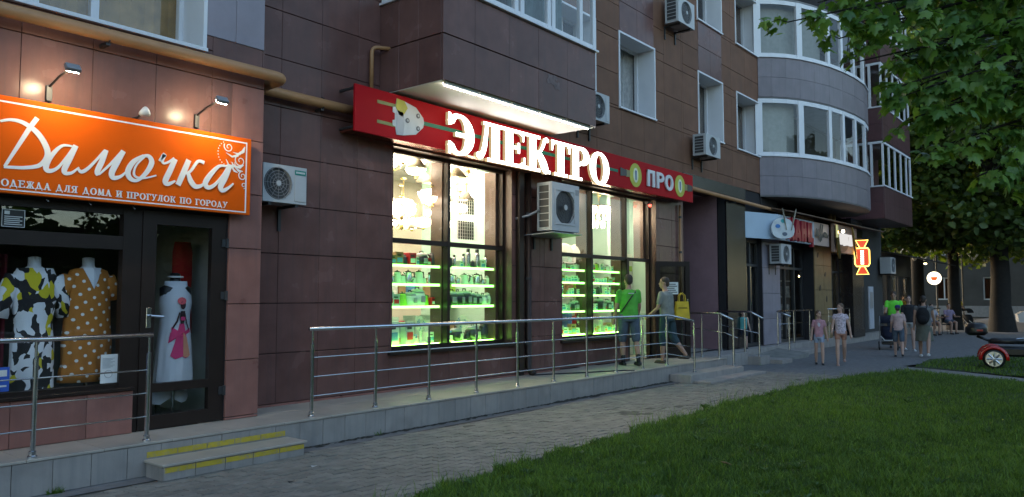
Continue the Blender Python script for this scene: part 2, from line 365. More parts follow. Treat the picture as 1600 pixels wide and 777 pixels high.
CA, SA = math.cos(R(39.037)), math.sin(R(39.037))
def samp_main(n):
    d = 5.2*(19/5.2)**rng.uniform(0, 1, n*2)**.9; lat = rng.uniform(-.45, .85, n*2)*d
    x = d*CA + lat*SA; y = d*SA - lat*CA; e = np.interp(x, [p[0] for p in EDGE], [p[1] for p in EDGE])
    e = e + .05*np.sin(x*7)+.04*np.sin(x*17+2)
    k = (y < e) & (y < 5) & (y > -7) & (x < 17.05+(y-1.7)*.62-.03); return np.stack([x, y], 1)[k][:n]
GRASS = leafmat('grass_blade', (.014, .05, .008), (.155, .26, .038), .6, .35)
go = link('lawn_grass', grass_mesh('lawn_grass', 230000, samp_main, .03, .09, .0075, lawn_z), GRASS); setp(go, 'short green grass of the lawn in front of the shops', 'grass', kind='stuff')
def samp_edge(n):
    x = rng.uniform(3.5, 17, n); e = np.interp(x, [p[0] for p in EDGE], [p[1] for p in EDGE]); k = rng.uniform(0, 1, n) < (.5+.5*np.sin(x*3.1)*np.sin(x*1.7+1))
    return np.stack([x, e + .03 - np.abs(rng.normal(0, .12, n))], 1)[k]
go = link('lawn_edge_grass', grass_mesh('lawn_edge_grass', 1500, samp_edge, .10, .26, .004, lawn_z), GRASS); setp(go, 'taller grass stems along the edge of the paved walk', 'grass', kind='stuff')
def samp_far(n):
    x = rng.uniform(16.5, 25, n*2); y = rng.uniform(-6, 4.0, n*2); k = (x > 17.05+(y-1.7)*.62+1.2) & (y < 4.1-(np.maximum(x-22, 0))*.4) & (x > 19.4 - (4-y)*.65); return np.stack([x, y], 1)[k][:n]
go = link('far_lawn_grass', grass_mesh('far_lawn_grass', 22000, samp_far, .04, .1, .014, lambda x, y: .02), GRASS); setp(go, 'dark grass strip under the parked tricycle', 'grass', kind='stuff')
# broad-leaved weeds in the lawn
def weed_mesh():
    mb = MB()
    for k in range(9):
        q = k*2.4; L = random.uniform(.05, .11); ca, sa = math.cos(q), math.sin(q); wv = L*.2; h = random.uniform(.03, .08)
        mb.add([(0,0,.005),(ca*L*.5-sa*wv, sa*L*.5+ca*wv, h*.8),(ca*L, sa*L, h),(ca*L*.5+sa*wv, sa*L*.5-ca*wv, h*.8)], [(0,1,2),(0,2,3)])
    return mb
wm = MB()
for p in samp_main(900)[:110]:
    M = Matrix.Translation((p[0], p[1], lawn_z(*p)+.02)) @ Matrix.Rotation(random.uniform(0, 6), 4, 'Z') @ Matrix.Scale(random.uniform(.35, 1.0), 4); b = weed_mesh(); wm.add([tuple(M @ Vector(v)) for v in b.v], b.f)
me = wm.mesh('lawn_weeds'); at = me.attributes.new('tint', 'FLOAT', 'POINT'); at.data.foreach_set('value', np.repeat(rng.uniform(.1, .9, len(me.vertices)//4+1), 4)[:len(me.vertices)])
setp(link('lawn_weeds', me, leafmat('weed_leaf', (.03, .075, .02), (.10, .17, .05))), 'low broad-leaved weeds scattered through the lawn', 'weeds', kind='stuff')
# one fallen leaf
fl = MB(); pl = [(math.cos(t)*(.05+.02*math.cos(5*t)), math.sin(t)*(.035+.015*math.cos(5*t))) for t in np.linspace(0, 2*math.pi, 21)[:-1]]
fl.add([(x, y, .11+.02*math.sin(9*x)) for x, y in pl]+[(0, 0, .125)], [(i, (i+1)%20, 20) for i in range(20)])
o = obj('fallen_leaf', fl, pm('dry_leaf', (.28, .16, .07), .8)); o.location = (6.45, 2.85, lawn_z(6.45, 2.85)-.03); o.rotation_euler = (.4, .3, 1); setp(o, 'dry brown leaf lying on the grass of the lawn', 'leaf')
# scraps on the asphalt by the steps
for x, y, c, nm, lb in ((4.55, 6.1, (.5, .5, .5), 'paper_scrap', 'pale paper scrap on the dark asphalt beside the paved walk'), (4.05, 5.75, (.03, .03, .03), 'dead_leaf', 'dark dead leaf on the asphalt in front of the yellow step')):
    mb = MB(); mb.add([(-.03,-.02,.004),(.035,-.015,.012),(.02,.03,.004),(-.025,.02,.014)], [(0,1,2),(0,2,3)]); o = obj(nm, mb, pm(nm, c, .8)); o.location = (x, y, .002); setp(o, lb, 'scrap')

# ================================================================== raised shop platform with tiled riser
YP, ZP = 6.95, .30
plat = thing('shop_platform', 'long raised concrete platform with tiled riser running along the shop fronts', 'platform', (9, YP, 0))
mb = MB(); mb.box(-6, 15.95, YP+.02, 8.4, -.05, ZP-.014); mb.box(3.2, 5.1, YP+.02, 7.6, 0, ZP-.012); obj('core', mb, JOINT, plat)
def tile_top(x0, x1, y0, y1, sx, sy, z):
    i = 0; x = x0
    while x < x1-.01:
        y = y0; e = min(x+sx, x1)
        while y < y1-.01:
            f = min(y+sy, y1); key = ('t', round(e-x, 3), round(f-y, 3))
            if key not in PM_CACHE: PM_CACHE[key] = MB().box(0, e-x-.004, 0, f-y-.004, -.02, 0, .002).mesh('floor_tile')
            o = link('floor_tile', PM_CACHE[key], PLATT, plat); o.location = (x, y, z+random.uniform(-.001, .001)); y = f
        x = e
tile_top(-1.2, 15.95, YP-.012, 8.35, .6, .7, ZP)
x = -1.0
while x < 15.9:
    w_ = .30; e = min(x+w_, 15.95)
    key = ('r', round(e-x, 3))
    if key not in PM_CACHE: PM_CACHE[key] = panel_mesh(e-x-.004, .272, .02, .003).mesh('riser_tile')
    if True:
        o = link('riser_tile', PM_CACHE[key], CONC, plat); o.location = (x, YP+random.uniform(-.002, .002), .003); o.rotation_euler = (random.gauss(0, .004), 0, random.gauss(0, .003))
    x = e
mb = MB(); mb.box(15.95, 15.975, YP-.01, 8.35, .0, ZP-.021); obj('end_riser', mb, CONC, plat)
# left step: two yellow-striped risers
st = thing('entrance_step', 'low tiled step with worn yellow stripes below the clothes shop door', 'step', (4.1, 6.7, 0))
mb = MB(); mb.box(3.36, 4.82, 6.63, YP-.012, 0, .125); obj('core', mb, CONC, st)
mb = MB(); mb.box(3.34, 4.84, 6.60, YP-.004, .127, .150, .004); obj('tread', mb, PLATT, st)
for k in range(5):
    xx = 3.365+k*.29; o = link('step_tile', panel_mesh(.286, .118, .02, .003).mesh('step_tile'), CONC, st); o.location = (xx, 6.618, .004)
    mb = MB(); mb.box(xx+.002, xx+.283, 6.6145, 6.6165, .072, .117); obj('yellow_stripe', mb, YELL, st)
    mb = MB(); mb.box(xx+.002, xx+.283, YP-.0085, YP-.0055, .165, .215); obj('yellow_stripe', mb, YELL, st)
# stairs to the electrical shop
st = thing('entrance_stairs', 'two grey concrete stair treads in front of the electrical shop door', 'stairs', (14.5, 6.6, 0))
mb = MB(); mb.box(13.32, 15.80, 6.50, YP-.012, 0, .150, .006); obj('upper_tread', mb, CONC, st)
mb = MB(); mb.box(13.40, 16.15, 6.14, 6.497, 0, .042, .005); obj('lower_tread', mb, CONC, st)
# farther platforms and steps
p2 = thing('far_platform', 'grey concrete landing with steps in front of the stationery shop', 'platform', (18, 7.3, 0))
mb = MB(); mb.box(15.98, 17.9, 7.25, 12.2, 0, .30, .006); mb.box(17.9, 40, 7.75, 8.6, 0, .27, .006); mb.box(17.9, 18.6, 8.6, 12.2, 0, .29); obj('landing', mb, CONC, p2)
mb = MB(); mb.box(17.903, 18.5, 6.95, 7.747, 0, .20, .006); obj('tread', mb, CONC, p2)
mb = MB(); mb.box(18.503, 19.2, 6.65, 7.747, 0, .10, .006); obj('tread', mb, CONC, p2)
mb = MB(); mb.box(21.2, 23.2, 7.2, 7.746, 0, .13, .006); obj('tread', mb, CONC, p2)
mb = MB(); mb.add([(19.21,6.9,.003),(21.19,6.9,.003),(21.19,7.746,.003),(19.21,7.746,.003),(19.21,6.9,.03),(21.19,6.9,.12),(21.19,7.746,.20),(19.21,7.746,.10)], [(0,3,2,1),(4,5,6,7),(0,1,5,4),(1,2,6,5),(2,3,7,6),(3,0,4,7)]); obj('ramp', mb, PATHC, p2)

# dirt and small weeds gathered along the foot of the riser
dm = MB()
for k in range(420):
    x = random.uniform(4.9, 15.9); r_ = random.uniform(.012, .05)*(1.6 if 9.5 < x < 13.3 else .8); y = 6.935 - abs(random.gauss(0, .03)); n_ = 7
    dm.add([(x+r_*1.8*math.cos(6.283*i/n_)*random.uniform(.6, 1.2), y+r_*.7*math.sin(6.283*i/n_), .003) for i in range(n_)] + [(x, y, .004+r_*.28)], [(i, (i+1) % n_, n_) for i in range(n_)])
setp(obj('dirt_line', dm, pm('dark_dirt', (.03, .028, .022), .95, .4, 20)), 'dark dirt gathered along the foot of the platform riser', 'dirt', kind='stuff')
tu = MB()
for (x, y, n_) in ((2.62, 6.92, 26), (6.05, 6.9, 12), (11.9, 6.9, 14)):
    for k in range(n_):
        q = random.uniform(0, 6.28); l_ = random.uniform(.02, .07); dx, dy = math.cos(q)*l_*.6, math.sin(q)*l_*.4-.01; px_, py_ = x+random.gauss(0, .03), y+random.gauss(0, .01); w_ = .006
        tu.add([(px_-w_, py_, .002), (px_+w_, py_, .002), (px_+dx+w_*.7, py_+dy, l_*.7), (px_+dx*1.5, py_+dy*1.5, l_)], [(0, 1, 2), (0, 2, 3)])
me = tu.mesh('riser_weeds'); at = me.attributes.new('tint', 'FLOAT', 'POINT'); at.data.foreach_set('value', [.3]*len(me.vertices)); setp(link('riser_weeds', me, GRASS), 'tiny weeds sprouting at the foot of the platform', 'weeds', kind='stuff')
# ================================================================== apartment building
Y1, Y2 = 7.53, 8.05
B = thing('apartment_building', 'long plum and tan clad apartment block with shops on its ground floor', 'building', (10, 9, 0))
def vis(a, b, c, d): return c < 2.6 + .40*(b*CA + 8.05*SA)
# --- wall backing
WL0, WL1 = -1.5, 4.86
hL = [(.6, 4.46, .30, 2.48), (1.9, 4.12, 4.22, 5.7)]
hE = [(7.27, 9.92, .82, 3.74), (11.36, 14.90, .30, 3.74), (16.2, 18.6, .30, 4.22), (19.85, 21.0, .3, 3.9)]
WINS = [(11.35, 12.5, 5.5, 7.06), (13.42, 14.9, 5.5, 7.06), (17.1, 18.5, 5.55, 7.08), (19.42, 21.0, 5.55, 7.06),
        (13.42, 14.9, 8.40, 9.95), (17.1, 18.5, 8.40, 9.95), (19.42, 21.0, 8.40, 9.95)]
hE2 = [w_ for w_ in WINS]
slab(B, 'wall', JOINT, WL0, WL1-.03, Y1+.032, Y1+.25, .0, 27, hL)
mb = MB(); mb.box(WL1-.25, WL1-.003, Y1+.25, Y2+.3, .0, 27); obj('return_wall', mb, PLUM, B)
slab(B, 'wall', JOINT, WL1, 21.0, Y2+.032, Y2+.22, .0, 12, hE + hE2)
# --- cladding
RB0 = .71
panels(B, REDB, Y1, 1.0, 3.50, .30, .71, (), .62, .41, -.02, .30, name='red_brown_panel')
panels(B, REDB, Y1, 4.47, WL1, .30, 3.93, (), .62, .6, 4.47, .33, name='red_brown_panel')
panels(B, PLUM, Y1, 1.0, WL1, 2.49, 4.53, [(1.9, 4.12, 4.22, 6), (4.47, WL1, 2.4, 3.93)], .6, .6, .03, .33, name='plum_panel')
panels(B, LILAC, Y1-.012, 4.13, WL1-.02, 4.37, 6.2, (), .36, .9, 4.13, 4.37, name='lilac_panel')
panels(B, PLUM, Y2, WL1, 10.7, .33, 6.6, hE, .6, .6, WL1-.03, .33, name='plum_panel', lim=vis)
panels(B, PLUM, Y2, 10.7, 16.2, .33, 4.0, hE, .6, .6, WL1-.03, .33, name='plum_panel', lim=vis)
panels(B, TAN, Y2, 10.7, 16.2, 4.0, 11, hE2 + [(13.44, 14.88, 7.06, 8.40)], .93, .72, 10.7, 4.0, name='tan_panel', lim=vis)
panels(B, TAN, Y2, 16.2, 21.0, 4.50, 11, hE2 + [(17.12, 18.48, 7.08, 8.40)], .93, .72, 10.7, 4.0, name='tan_panel', lim=vis)
panels(B, PLUM, Y2-.006, 13.44, 14.88, 7.08, 8.39, (), .72, .65, 13.44, 7.08, name='plum_panel')
panels(B, PLUM, Y2-.006, 17.12, 18.48, 7.10, 8.39, (), .68, .65, 17.12, 7.1, name='plum_panel')
for (x0, x1) in ((13.44, 14.88), (17.12, 18.48)): panels(B, PLUM, Y2-.006, x0, x1, 9.96, 11, (), .72, .65, x0, 9.96, name='plum_panel', lim=vis)
# wall foot
for x0, x1 in ((4.87, 8.1), (8.102, 11.3), (14.92, 16.2)): mb = MB(); mb.box(x0, x1, Y2-.004, Y2+.03, .30, .328); obj('plinth', mb, REDB, B)
# --- dark lintel, passage and black stone front beside it
mb = MB(); mb.box(16.2, 19.85, Y2-.02, Y2+.6, 4.22, 4.50); obj('lintel', mb, BLACKST, B)
mb = MB(); mb.box(18.6, 18.8, Y2+.25, 12, .28, 4.22); obj('passage_wall', mb, MAUVE, B)
mb = MB(); mb.box(16.0, 16.2, Y2+.23, 12, .28, 4.22); mb.box(16.2, 18.6, 11.8, 12, .28, 4.22); mb.box(16.2, 18.6, Y2+.61, 12, 4.22, 4.4); obj('passage_lining', mb, MAUVE, B)
mb = MB(); mb.box(18.602, 19.25, Y2-.015, Y2+.24, .28, 4.22); mb.box(19.255, 19.84, Y2-.012, Y2+.24, .28, 4.22); obj('black_pier', mb, BLACKST, B)
# --- body mass
mb = MB(); mb.box(-22, 34, 12.4, 24, 0, 27); mb.box(-22, 34, 8.4, 12.4, 12.2, 27); mb.box(-22, -1.5, 7.6, 12.4, 0, 12.2); mb.box(21, 34, 8.3, 12.4, 4.6, 12.2); obj('upper_storeys', mb, TAN, B)
mb = MB(); mb.box(-1.5, 21, 8.3, 12.4, 4.6, 4.9); obj('floor_slab', mb, DARKROOM, B)
mb = MB(); mb.box(33.85, 34, 8.3, 12.4, 0, 4.6); mb.box(21.0, 21.1, 8.3, 12.4, .28, 4.6); mb.box(21.1, 33.85, 8.6, 12.4, 4.40, 4.45); obj('ground_floor_partition', mb, DARKROOM, B)

def window(parent, x0, x1, z0, z1, Y, rec=.4, muls=(), cm=CURT, curtain=((0, 1),), fr=.055, name='window', room=True, transom=None):
    """recessed white window: reveal, frame, panes, curtain"""
    f = MB(); yf = Y+rec
    f.box(x0, x0+fr, yf, yf+.07, z0, z1); f.box(x1-fr, x1, yf, yf+.07, z0, z1); f.box(x0+fr, x1-fr, yf, yf+.07, z0, z0+fr); f.box(x0+fr, x1-fr, yf, yf+.07, z1-fr, z1)
    for m_ in muls: f.box(m_-fr*.7, m_+fr*.7, yf-.004, yf+.066, z0+fr, z1-fr)
    wn = obj(name, f, WHITEF, parent)
    r = MB(); t = .028
    r.box(x0-t, x0+.012, Y-.02, yf-.001, z0+.001, z1+t); r.box(x1-.012, x1+t, Y-.02, yf-.001, z0+.001, z1+t); r.box(x0+.013, x1-.013, Y-.02, yf-.001, z1-.012, z1+t)
    obj('reveal', r, WHITEF, wn)
    s_ = MB(); s_.box(x0-.03, x1+.03, Y-.05, yf-.002, z0-.04, z0-.001, .003); obj('sill', s_, WHITEF, wn)
    xs = [x0+fr] + list(muls) + [x1-fr]
    for a_, b_ in zip(xs, xs[1:]):
        p = MB(); p.box(a_+.01, b_-.01, yf+.03, yf+.036, z0+fr-.01, z1-fr+.01); obj('pane', p, GLASS, wn)
    for (u, v) in curtain:
        c = MB(); n = 26; xa, xb = x0+(x1-x0)*u, x0+(x1-x0)*v
        vs_ = [(xa+(xb-xa)*i/n, yf+.17+.025*math.sin(i*2.1)+.01*math.sin(i*5), z) for i in range(n+1) for z in (z0-.1, z1+.05)]
        c.add(vs_, [(2*i, 2*i+2, 2*i+3, 2*i+1) for i in range(n)]); obj('curtain', c, cm, wn)
    if room:
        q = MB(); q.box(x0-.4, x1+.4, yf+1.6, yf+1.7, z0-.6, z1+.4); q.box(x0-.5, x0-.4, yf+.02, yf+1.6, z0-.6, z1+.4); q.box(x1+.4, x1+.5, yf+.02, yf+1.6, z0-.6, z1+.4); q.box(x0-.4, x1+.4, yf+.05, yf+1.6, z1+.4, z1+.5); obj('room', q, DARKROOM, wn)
    return wn
CUR2 = pm('brown_blind', (.16, .12, .09), .9, .2, 10)
CUR3 = pm('ochre_curtain', (.30, .17, .045), .85, .25, 7)
window(B, 11.35, 12.5, 5.5, 7.06, Y2, .4, (11.95,), curtain=((.1, .5),))
window(B, 13.42, 14.9, 5.5, 7.06, Y2, .4, (14.05,), curtain=((0, .25), (.42, 1)))
window(B, 17.1, 18.5, 5.55, 7.08, Y2, .4, (17.5,), cm=CUR2, curtain=((.1, 1),))
window(B, 19.42, 21.0, 5.55, 7.06, Y2, .4, (19.95,), cm=CUR2, curtain=((.15, 1),))
for (x0, x1, m_) in ((13.42, 14.9, 14.05), (17.1, 18.5, 17.6), (19.42, 21.0, 20.1)): window(B, x0, x1, 8.40, 9.95, Y2, .4, (m_,), curtain=((.05, .55),))
window(B, 1.9, 4.12, 4.22, 5.7, Y1, .42, (2.66, 3.20), cm=CUR3, curtain=((.0, 1),))

# --- projecting balcony over the electrical shop
BX0, BX1, BY, BZ0, BZ1 = 7.0, 10.62, 6.82, 4.40, 5.66
bal = MB(); bal.box(BX0+.03, BX1-.03, BY+.032, Y2-.01, BZ0+.06, BZ1-.01); bal = obj('balcony', bal, JOINT, B)
for r_, (za, zb) in enumerate(((BZ0+.01, 5.02), (5.03, BZ1))):
    xs = [BX0+.002, 7.62, 8.35, 9.05, 9.8, BX1]
    for a_, b_ in zip(xs, xs[1:]):
        o = link('parapet_panel', panel_mesh(b_-a_-.003, zb-za-.004).mesh('parapet_panel'), PLUM, bal); o.location = (a_, BY+random.uniform(0, .002), za)
    for a_, b_ in ((BY+.035, 7.28), (7.28, 7.66), (7.66, Y2-.005)):
        o = link('parapet_panel', panel_mesh(b_-a_-.003, zb-za-.004).mesh('parapet_panel'), PLUM, bal); o.location = (BX0+.0, b_, za); o.rotation_euler = (0, 0, -math.pi/2)
    for a_, b_ in ((BY+.035, 7.4), (7.4, Y2-.005)):
        o = link('parapet_panel', panel_mesh(b_-a_-.003, zb-za-.004).mesh('parapet_panel'), PLUM, bal); o.location = (BX1, a_, za); o.rotation_euler = (0, 0, math.pi/2)
mb = MB(); mb.box(BX0-.03, BX1+.03, BY-.05, BY+.035, BZ1+.003, BZ1+.035, .003); mb.box(BX0-.03, BX0+.05, BY+.036, Y2-.01, BZ1+.003, BZ1+.035, .003); mb.box(BX1-.05, BX1+.03, BY+.036, Y2-.01, BZ1+.003, BZ1+.035, .003); obj('parapet_cap', mb, WHITEF, bal)
SOFF = pm('white_soffit', (.72, .70, .64), .6, .06, 2., dirt=.25, dcol=(.45, .4, .32), dscale=2)
mb = MB(); mb.box(BX0+.01, BX1-.01, BY+.035, Y2-.02, BZ0, BZ0+.055); obj('soffit', mb, SOFF, bal)
fr = MB(); zt = 7.35
def post(mb, x, y, w_=.07, z0=BZ1+.036, z1=zt): mb.box(x-w_/2, x+w_/2, y-.03, y+.03, z0, z1)
mx = [7.03, 7.82, 8.52, 8.66, 9.32, 9.44, 10.2, 10.59]
for x in mx: post(fr, x, BY+.03, .085)
for y in (7.25, 7.36, 7.98): fr.box(BX0+.0, BX0+.06, y-.04, y+.04, BZ1+.036, zt)
fr.box(BX0, BX1, BY+.001, BY+.059, zt, zt+.1); fr.box(BX0, BX0+.06, BY+.06, Y2, zt, zt+.1); fr.box(BX0+.07, BX1-.07, BY+.004, BY+.056, BZ1+.036, BZ1+.11)
fr.box(BX0+.004, BX0+.056, BY+.08, 7.94, BZ1+.036, BZ1+.11)
frame = obj('glazing_frame', fr, WHITEF, bal)
for a_, b_ in zip(mx, mx[1:]):
    if b_-a_ > .2: mb = MB(); mb.box(a_+.04, b_-.04, BY+.025, BY+.031, BZ1+.1, zt); obj('pane', mb, GLASS, bal)
for a_, b_ in ((6.88, 7.22), (7.4, 7.95)): mb = MB(); mb.box(BX0+.025, BX0+.031, a_, b_, BZ1+.1, zt); obj('pane', mb, GLASS, bal)
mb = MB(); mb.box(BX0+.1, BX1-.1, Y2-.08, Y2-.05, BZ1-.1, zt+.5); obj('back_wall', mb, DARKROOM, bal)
n = 40; mb = MB(); vs_ = [(8.7+1.4*i/n, BY+.32+.03*math.sin(i*1.9), z) for i in range(n+1) for z in (BZ1-.1, zt)]; mb.add(vs_, [(2*i, 2*i+2, 2*i+3, 2*i+1) for i in range(n)]); obj('curtain', mb, pm('teal_curtain', (.10, .15, .15), .85, .2, 8), bal)
mb = MB(); mb.box(BX0, BX1, BY+.01, Y2-.02, zt+.1, zt+1.2); obj('upper_parapet', mb, PLUM, bal)
# worn patch on the balcony parapet
mb = MB(); 
for cx_, cz_, rr in ((9.35, 4.93, .10), (9.52, 4.86, .08), (9.46, 4.98, .05)):
    mb.prism([(cx_+rr*(1+.3*math.sin(3*t+cx_*9))*math.cos(t), cz_+rr*.8*(1+.3*math.cos(4*t+cz_*7))*math.sin(t)) for t in np.linspace(0, 2*math.pi, 17)[:-1]], BY-.0035-rr*.004, BY-.0015)
obj('peeled_patch', mb, pm('peeled_tile', (.17, .12, .115), .8, .3, 20), bal)

# --- rounded grey bays
BAY = [(20.94, 8.04), (21.20, 7.74), (21.52, 7.46), (21.95, 7.20), (22.5, 6.98), (23.2, 6.77), (24.0, 6.62), (24.9, 6.52), (25.9, 6.50), (26.8, 6.62), (27.6, 6.90), (28.2, 7.35), (28.55, 8.04)]
def off(poly, d):
    out = []
    for i, p in enumerate(poly):
        a_, b_ = poly[max(i-1, 0)], poly[min(i+1, len(poly)-1)]; t = Vector((b_[0]-a_[0], b_[1]-a_[1])).normalized(); out.append((p[0]-t.y*d*-1*-1, p[1]+t.x*d))
    return out
def strip_panel(p, q, pi, qi, z0, z1):
    mb = MB(); g_ = .004; P0, P1 = Vector(p).lerp(Vector(q), g_), Vector(q).lerp(Vector(p), g_)
    mb.add([(P0.x,P0.y,z0+g_),(P1.x,P1.y,z0+g_),(qi[0],qi[1],z0+g_),(pi[0],pi[1],z0+g_),(P0.x,P0.y,z1-g_),(P1.x,P1.y,z1-g_),(qi[0],qi[1],z1-g_),(pi[0],pi[1],z1-g_)], [(0,3,2,1),(4,5,6,7),(0,1,5,4),(1,2,6,5),(2,3,7,6),(3,0,4,7)])
    return mb
IN = off(BAY, .05); IN2 = off(BAY, .02); IN3 = off(BAY, .07); OUT = off(BAY, -.04)
def poly_slab(mb, poly, z0, z1):
    pl = list(poly); mb.prism(pl, z0, z1, 'xy')
for lv, (z0, z1, z2, mat_) in enumerate(((4.45, 5.55, 7.20, GREYC), (7.25, 8.38, 10.05, GREYC), (10.1, 11.2, 12.9, GREYC))):
    core = MB(); poly_slab(core, IN, z0+.02, z1-.02); bay = obj('rounded_bay', core, JOINT, B)
    sof = MB(); poly_slab(sof, IN2, z0-.03, z0+.018); obj('soffit', sof, pm('grey_soffit', (.2, .195, .2), .8), bay)
    zm = (z0+z1)/2
    if lv < 2:
        for i in range(len(BAY)-1):
            for za, zb in ((z0, zm), (zm, z1)):
                obj('bay_panel', strip_panel(BAY[i], BAY[i+1], IN[i], IN[i+1], za, zb), mat_, bay)
        cap = MB(); poly_slab(cap, OUT, z1+.002, z1+.04); obj('sill', cap, WHITEF, bay)
        # glazing: posts at every second joint
        fr = MB(); posts = [0, 2, 3, 5, 6, 8, 9, 11, 12] if False else [0, 3, 5, 6, 7, 8, 10, 12]
        for i in range(len(BAY)-1):
            for za, zb in ((z1+.04, z1+.13), (z2-.12, z2)):
                m = strip_panel(BAY[i], BAY[i+1], IN3[i], IN3[i+1], za-.004, zb+.004); fr.add(m.v, m.f)
        for k in posts:
            x, y = BAY[k]; a_ = BAY[min(k+1, 12)]; b_ = BAY[max(k-1, 0)]; t = Vector((a_[0]-b_[0], a_[1]-b_[1])).normalized(); w_ = .10 if k in (0, 3, 12) else .075
            nrm = Vector((-t.y, t.x)); c0 = Vector((x, y))-t*w_-nrm*.006; c1 = Vector((x, y))+t*w_-nrm*.006; d1 = c1+nrm*.08; d0 = c0+nrm*.08
            fr.prism([tuple(c0), tuple(c1), tuple(d1), tuple(d0)], z1+.045, z2-.005, 'xy')
        obj('glazing_frame', fr, WHITEF, bay)
        P3 = off(BAY, .035)
        for a_, b_ in zip(posts, posts[1:]):
            mb = MB(); sg = P3[a_:b_+1]
            vs_ = [(x, y, z) for (x, y) in sg for z in (z1+.12, z2-.11)]; mb.add(vs_, [(2*i, 2*i+2, 2*i+3, 2*i+1) for i in range(len(sg)-1)]); obj('pane', mb, GLASS, bay)
        P5 = off(BAY, .28); n = 60
        # blind behind the first pane, dark room beyond
        mb = MB(); sg = P5[0:4] if lv == 0 else P5[0:6]
        vs_ = [(x, y, z) for (x, y) in sg for z in (z1-.05, z2)]; mb.add(vs_, [(2*i, 2*i+2, 2*i+3, 2*i+1) for i in range(len(sg)-1)]); obj('blind', mb, pm('green_grey_blind', (.22, .23, .21), .85, .1, 9), bay)
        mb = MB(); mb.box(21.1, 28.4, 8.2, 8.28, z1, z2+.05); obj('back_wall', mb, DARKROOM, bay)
# --- square dark balconies at the far end
for lv, (z0, z1, z2) in enumerate(((4.42, 5.52, 7.15), (7.22, 8.36, 10.0), (10.05, 11.2, 12.8))):
    x0, x1, y0 = 29.2, 33.5, 6.75
    core = MB(); core.box(x0+.03, x1-.03, y0+.032, 8.29, z0+.02, z1-.02); bb = obj('square_balcony', core, JOINT, B)
    mb = MB(); mb.box(x0+.005, x1-.005, y0+.005, 8.29, z0-.03, z0+.018); obj('soffit', mb, BURG, bb)
    zm = (z0+z1)/2
    for za, zb in ((z0, zm), (zm, z1)):
        n = 6
        for i in range(n):
            o = link('parapet_panel', panel_mesh((x1-x0)/n-.003, zb-za-.006).mesh('parapet_panel'), BURG, bb); o.location = (x0+(x1-x0)*i/n, y0, za)
        for a_, b_ in ((y0+.035, 7.4), (7.4, 8.05)):
            o = link('parapet_panel', panel_mesh(b_-a_-.003, zb-za-.006).mesh('parapet_panel'), BURG, bb); o.location = (x0, b_, za); o.rotation_euler = (0, 0, -math.pi/2)
    fr = MB(); fr.box(x0-.03, x1+.03, y0-.04, y0+.06, z1+.003, z1+.05); fr.box(x0-.03, x0+.06, y0+.061, 8.05, z1+.003, z1+.05); fr.box(x0, x1, y0, y0+.06, z2-.08, z2); fr.box(x0, x0+.06, y0+.061, 8.05, z2-.08, z2)
    ms = [x0+.04, 30.1, 31.0, 31.9, 32.8, x1-.04]
    for x in ms: fr.box(x-.05, x+.05, y0+.002, y0+.058, z1+.051, z2-.081)
    for y in (7.15, 7.6, 8.0): fr.box(x0+.002, x0+.058, y-.04, y+.04, z1+.051, z2-.081)
    obj('glazing_frame', fr, WHITEF, bb)
    for a_, b_ in zip(ms, ms[1:]): mb = MB(); mb.box(a_+.05, b_-.05, y0+.025, y0+.031, z1+.05, z2-.08); obj('pane', mb, GLASS, bb)
    for a_, b_ in ((y0+.1, 7.11), (7.19, 7.56), (7.64, 7.96)): mb = MB(); mb.box(x0+.025, x0+.031, a_, b_, z1+.05, z2-.08); obj('pane', mb, GLASS, bb)
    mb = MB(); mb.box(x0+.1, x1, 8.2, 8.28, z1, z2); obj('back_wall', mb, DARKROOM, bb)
mb = MB(); mb.box(28.56, 34, 8.06, 8.29, 0, 12.2); mb.box(21, 28.6, 8.29, 8.31, 4.46, 12.2); obj('end_wall', mb, BURG, B)

# --- clothes shop front (brown profiles)
sf = MB()
sf.box(.6, 3.47, Y1+.05, Y1+.13, .71, .78); sf.box(.6, 3.47, Y1+.046, Y1+.134, 2.06, 2.19); sf.box(.6, 3.47, Y1+.05, Y1+.13, 2.40, 2.48)
sf.box(3.38, 3.56, Y1+.042, Y1+.138, .30, 2.48); sf.box(.6, .68, Y1+.05, Y1+.13, .78, 2.40)
front = obj('clothes_shop_front', sf, DBRN, B)
mb = MB(); mb.box(.67, 3.39, Y1+.085, Y1+.091, .77, 2.07); obj('display_pane', mb, GLASS, front)
mb = MB(); mb.box(.67, 3.39, Y1+.085, Y1+.091, 2.18, 2.41); obj('transom_pane', mb, GLASS, front)
mb = MB(); mb.box(.6, 3.5, Y1-.03, Y1+.048, .712, .74, .003); obj('sill', mb, DBRN, front)
dr = MB()
dr.box(3.562, 3.70, Y1+.03, Y1+.10, .31, 2.46); dr.box(4.29, 4.455, Y1+.03, Y1+.10, .31, 2.46); dr.box(3.70, 4.29, Y1+.03, Y1+.10, .31, .44); dr.box(3.70, 4.29, Y1+.03, Y1+.10, 2.33, 2.46); dr.box(3.70, 4.29, Y1+.03, Y1+.10, .665, .75)
door = obj('clothes_shop_door', dr, DBRN, B)
mb = MB(); mb.box(3.69, 4.30, Y1+.06, Y1+.066, .74, 2.34); obj('door_pane', mb, GLASS, door)
mb = MB(); mb.box(3.69, 4.30, Y1+.06, Y1+.066, .43, .67); obj('door_pane', mb, GLASS, door)
mb = MB(); mb.tube([(3.64, Y1+.03, 1.42), (3.64, Y1-.03, 1.42), (3.76, Y1-.035, 1.41)], .012); mb.box(3.615, 3.665, Y1+.02, Y1+.029, 1.30, 1.5, .003); obj('handle', mb, STEEL, door)
for z in (.62, 1.62, 2.18): mb = MB(); mb.tube([(4.46, Y1+.015, z-.05), (4.46, Y1+.015, z+.05)], .016); mb.box(4.40, 4.455, Y1+.017, Y1+.029, z-.04, z+.04); obj('hinge', mb, DARKM, door)
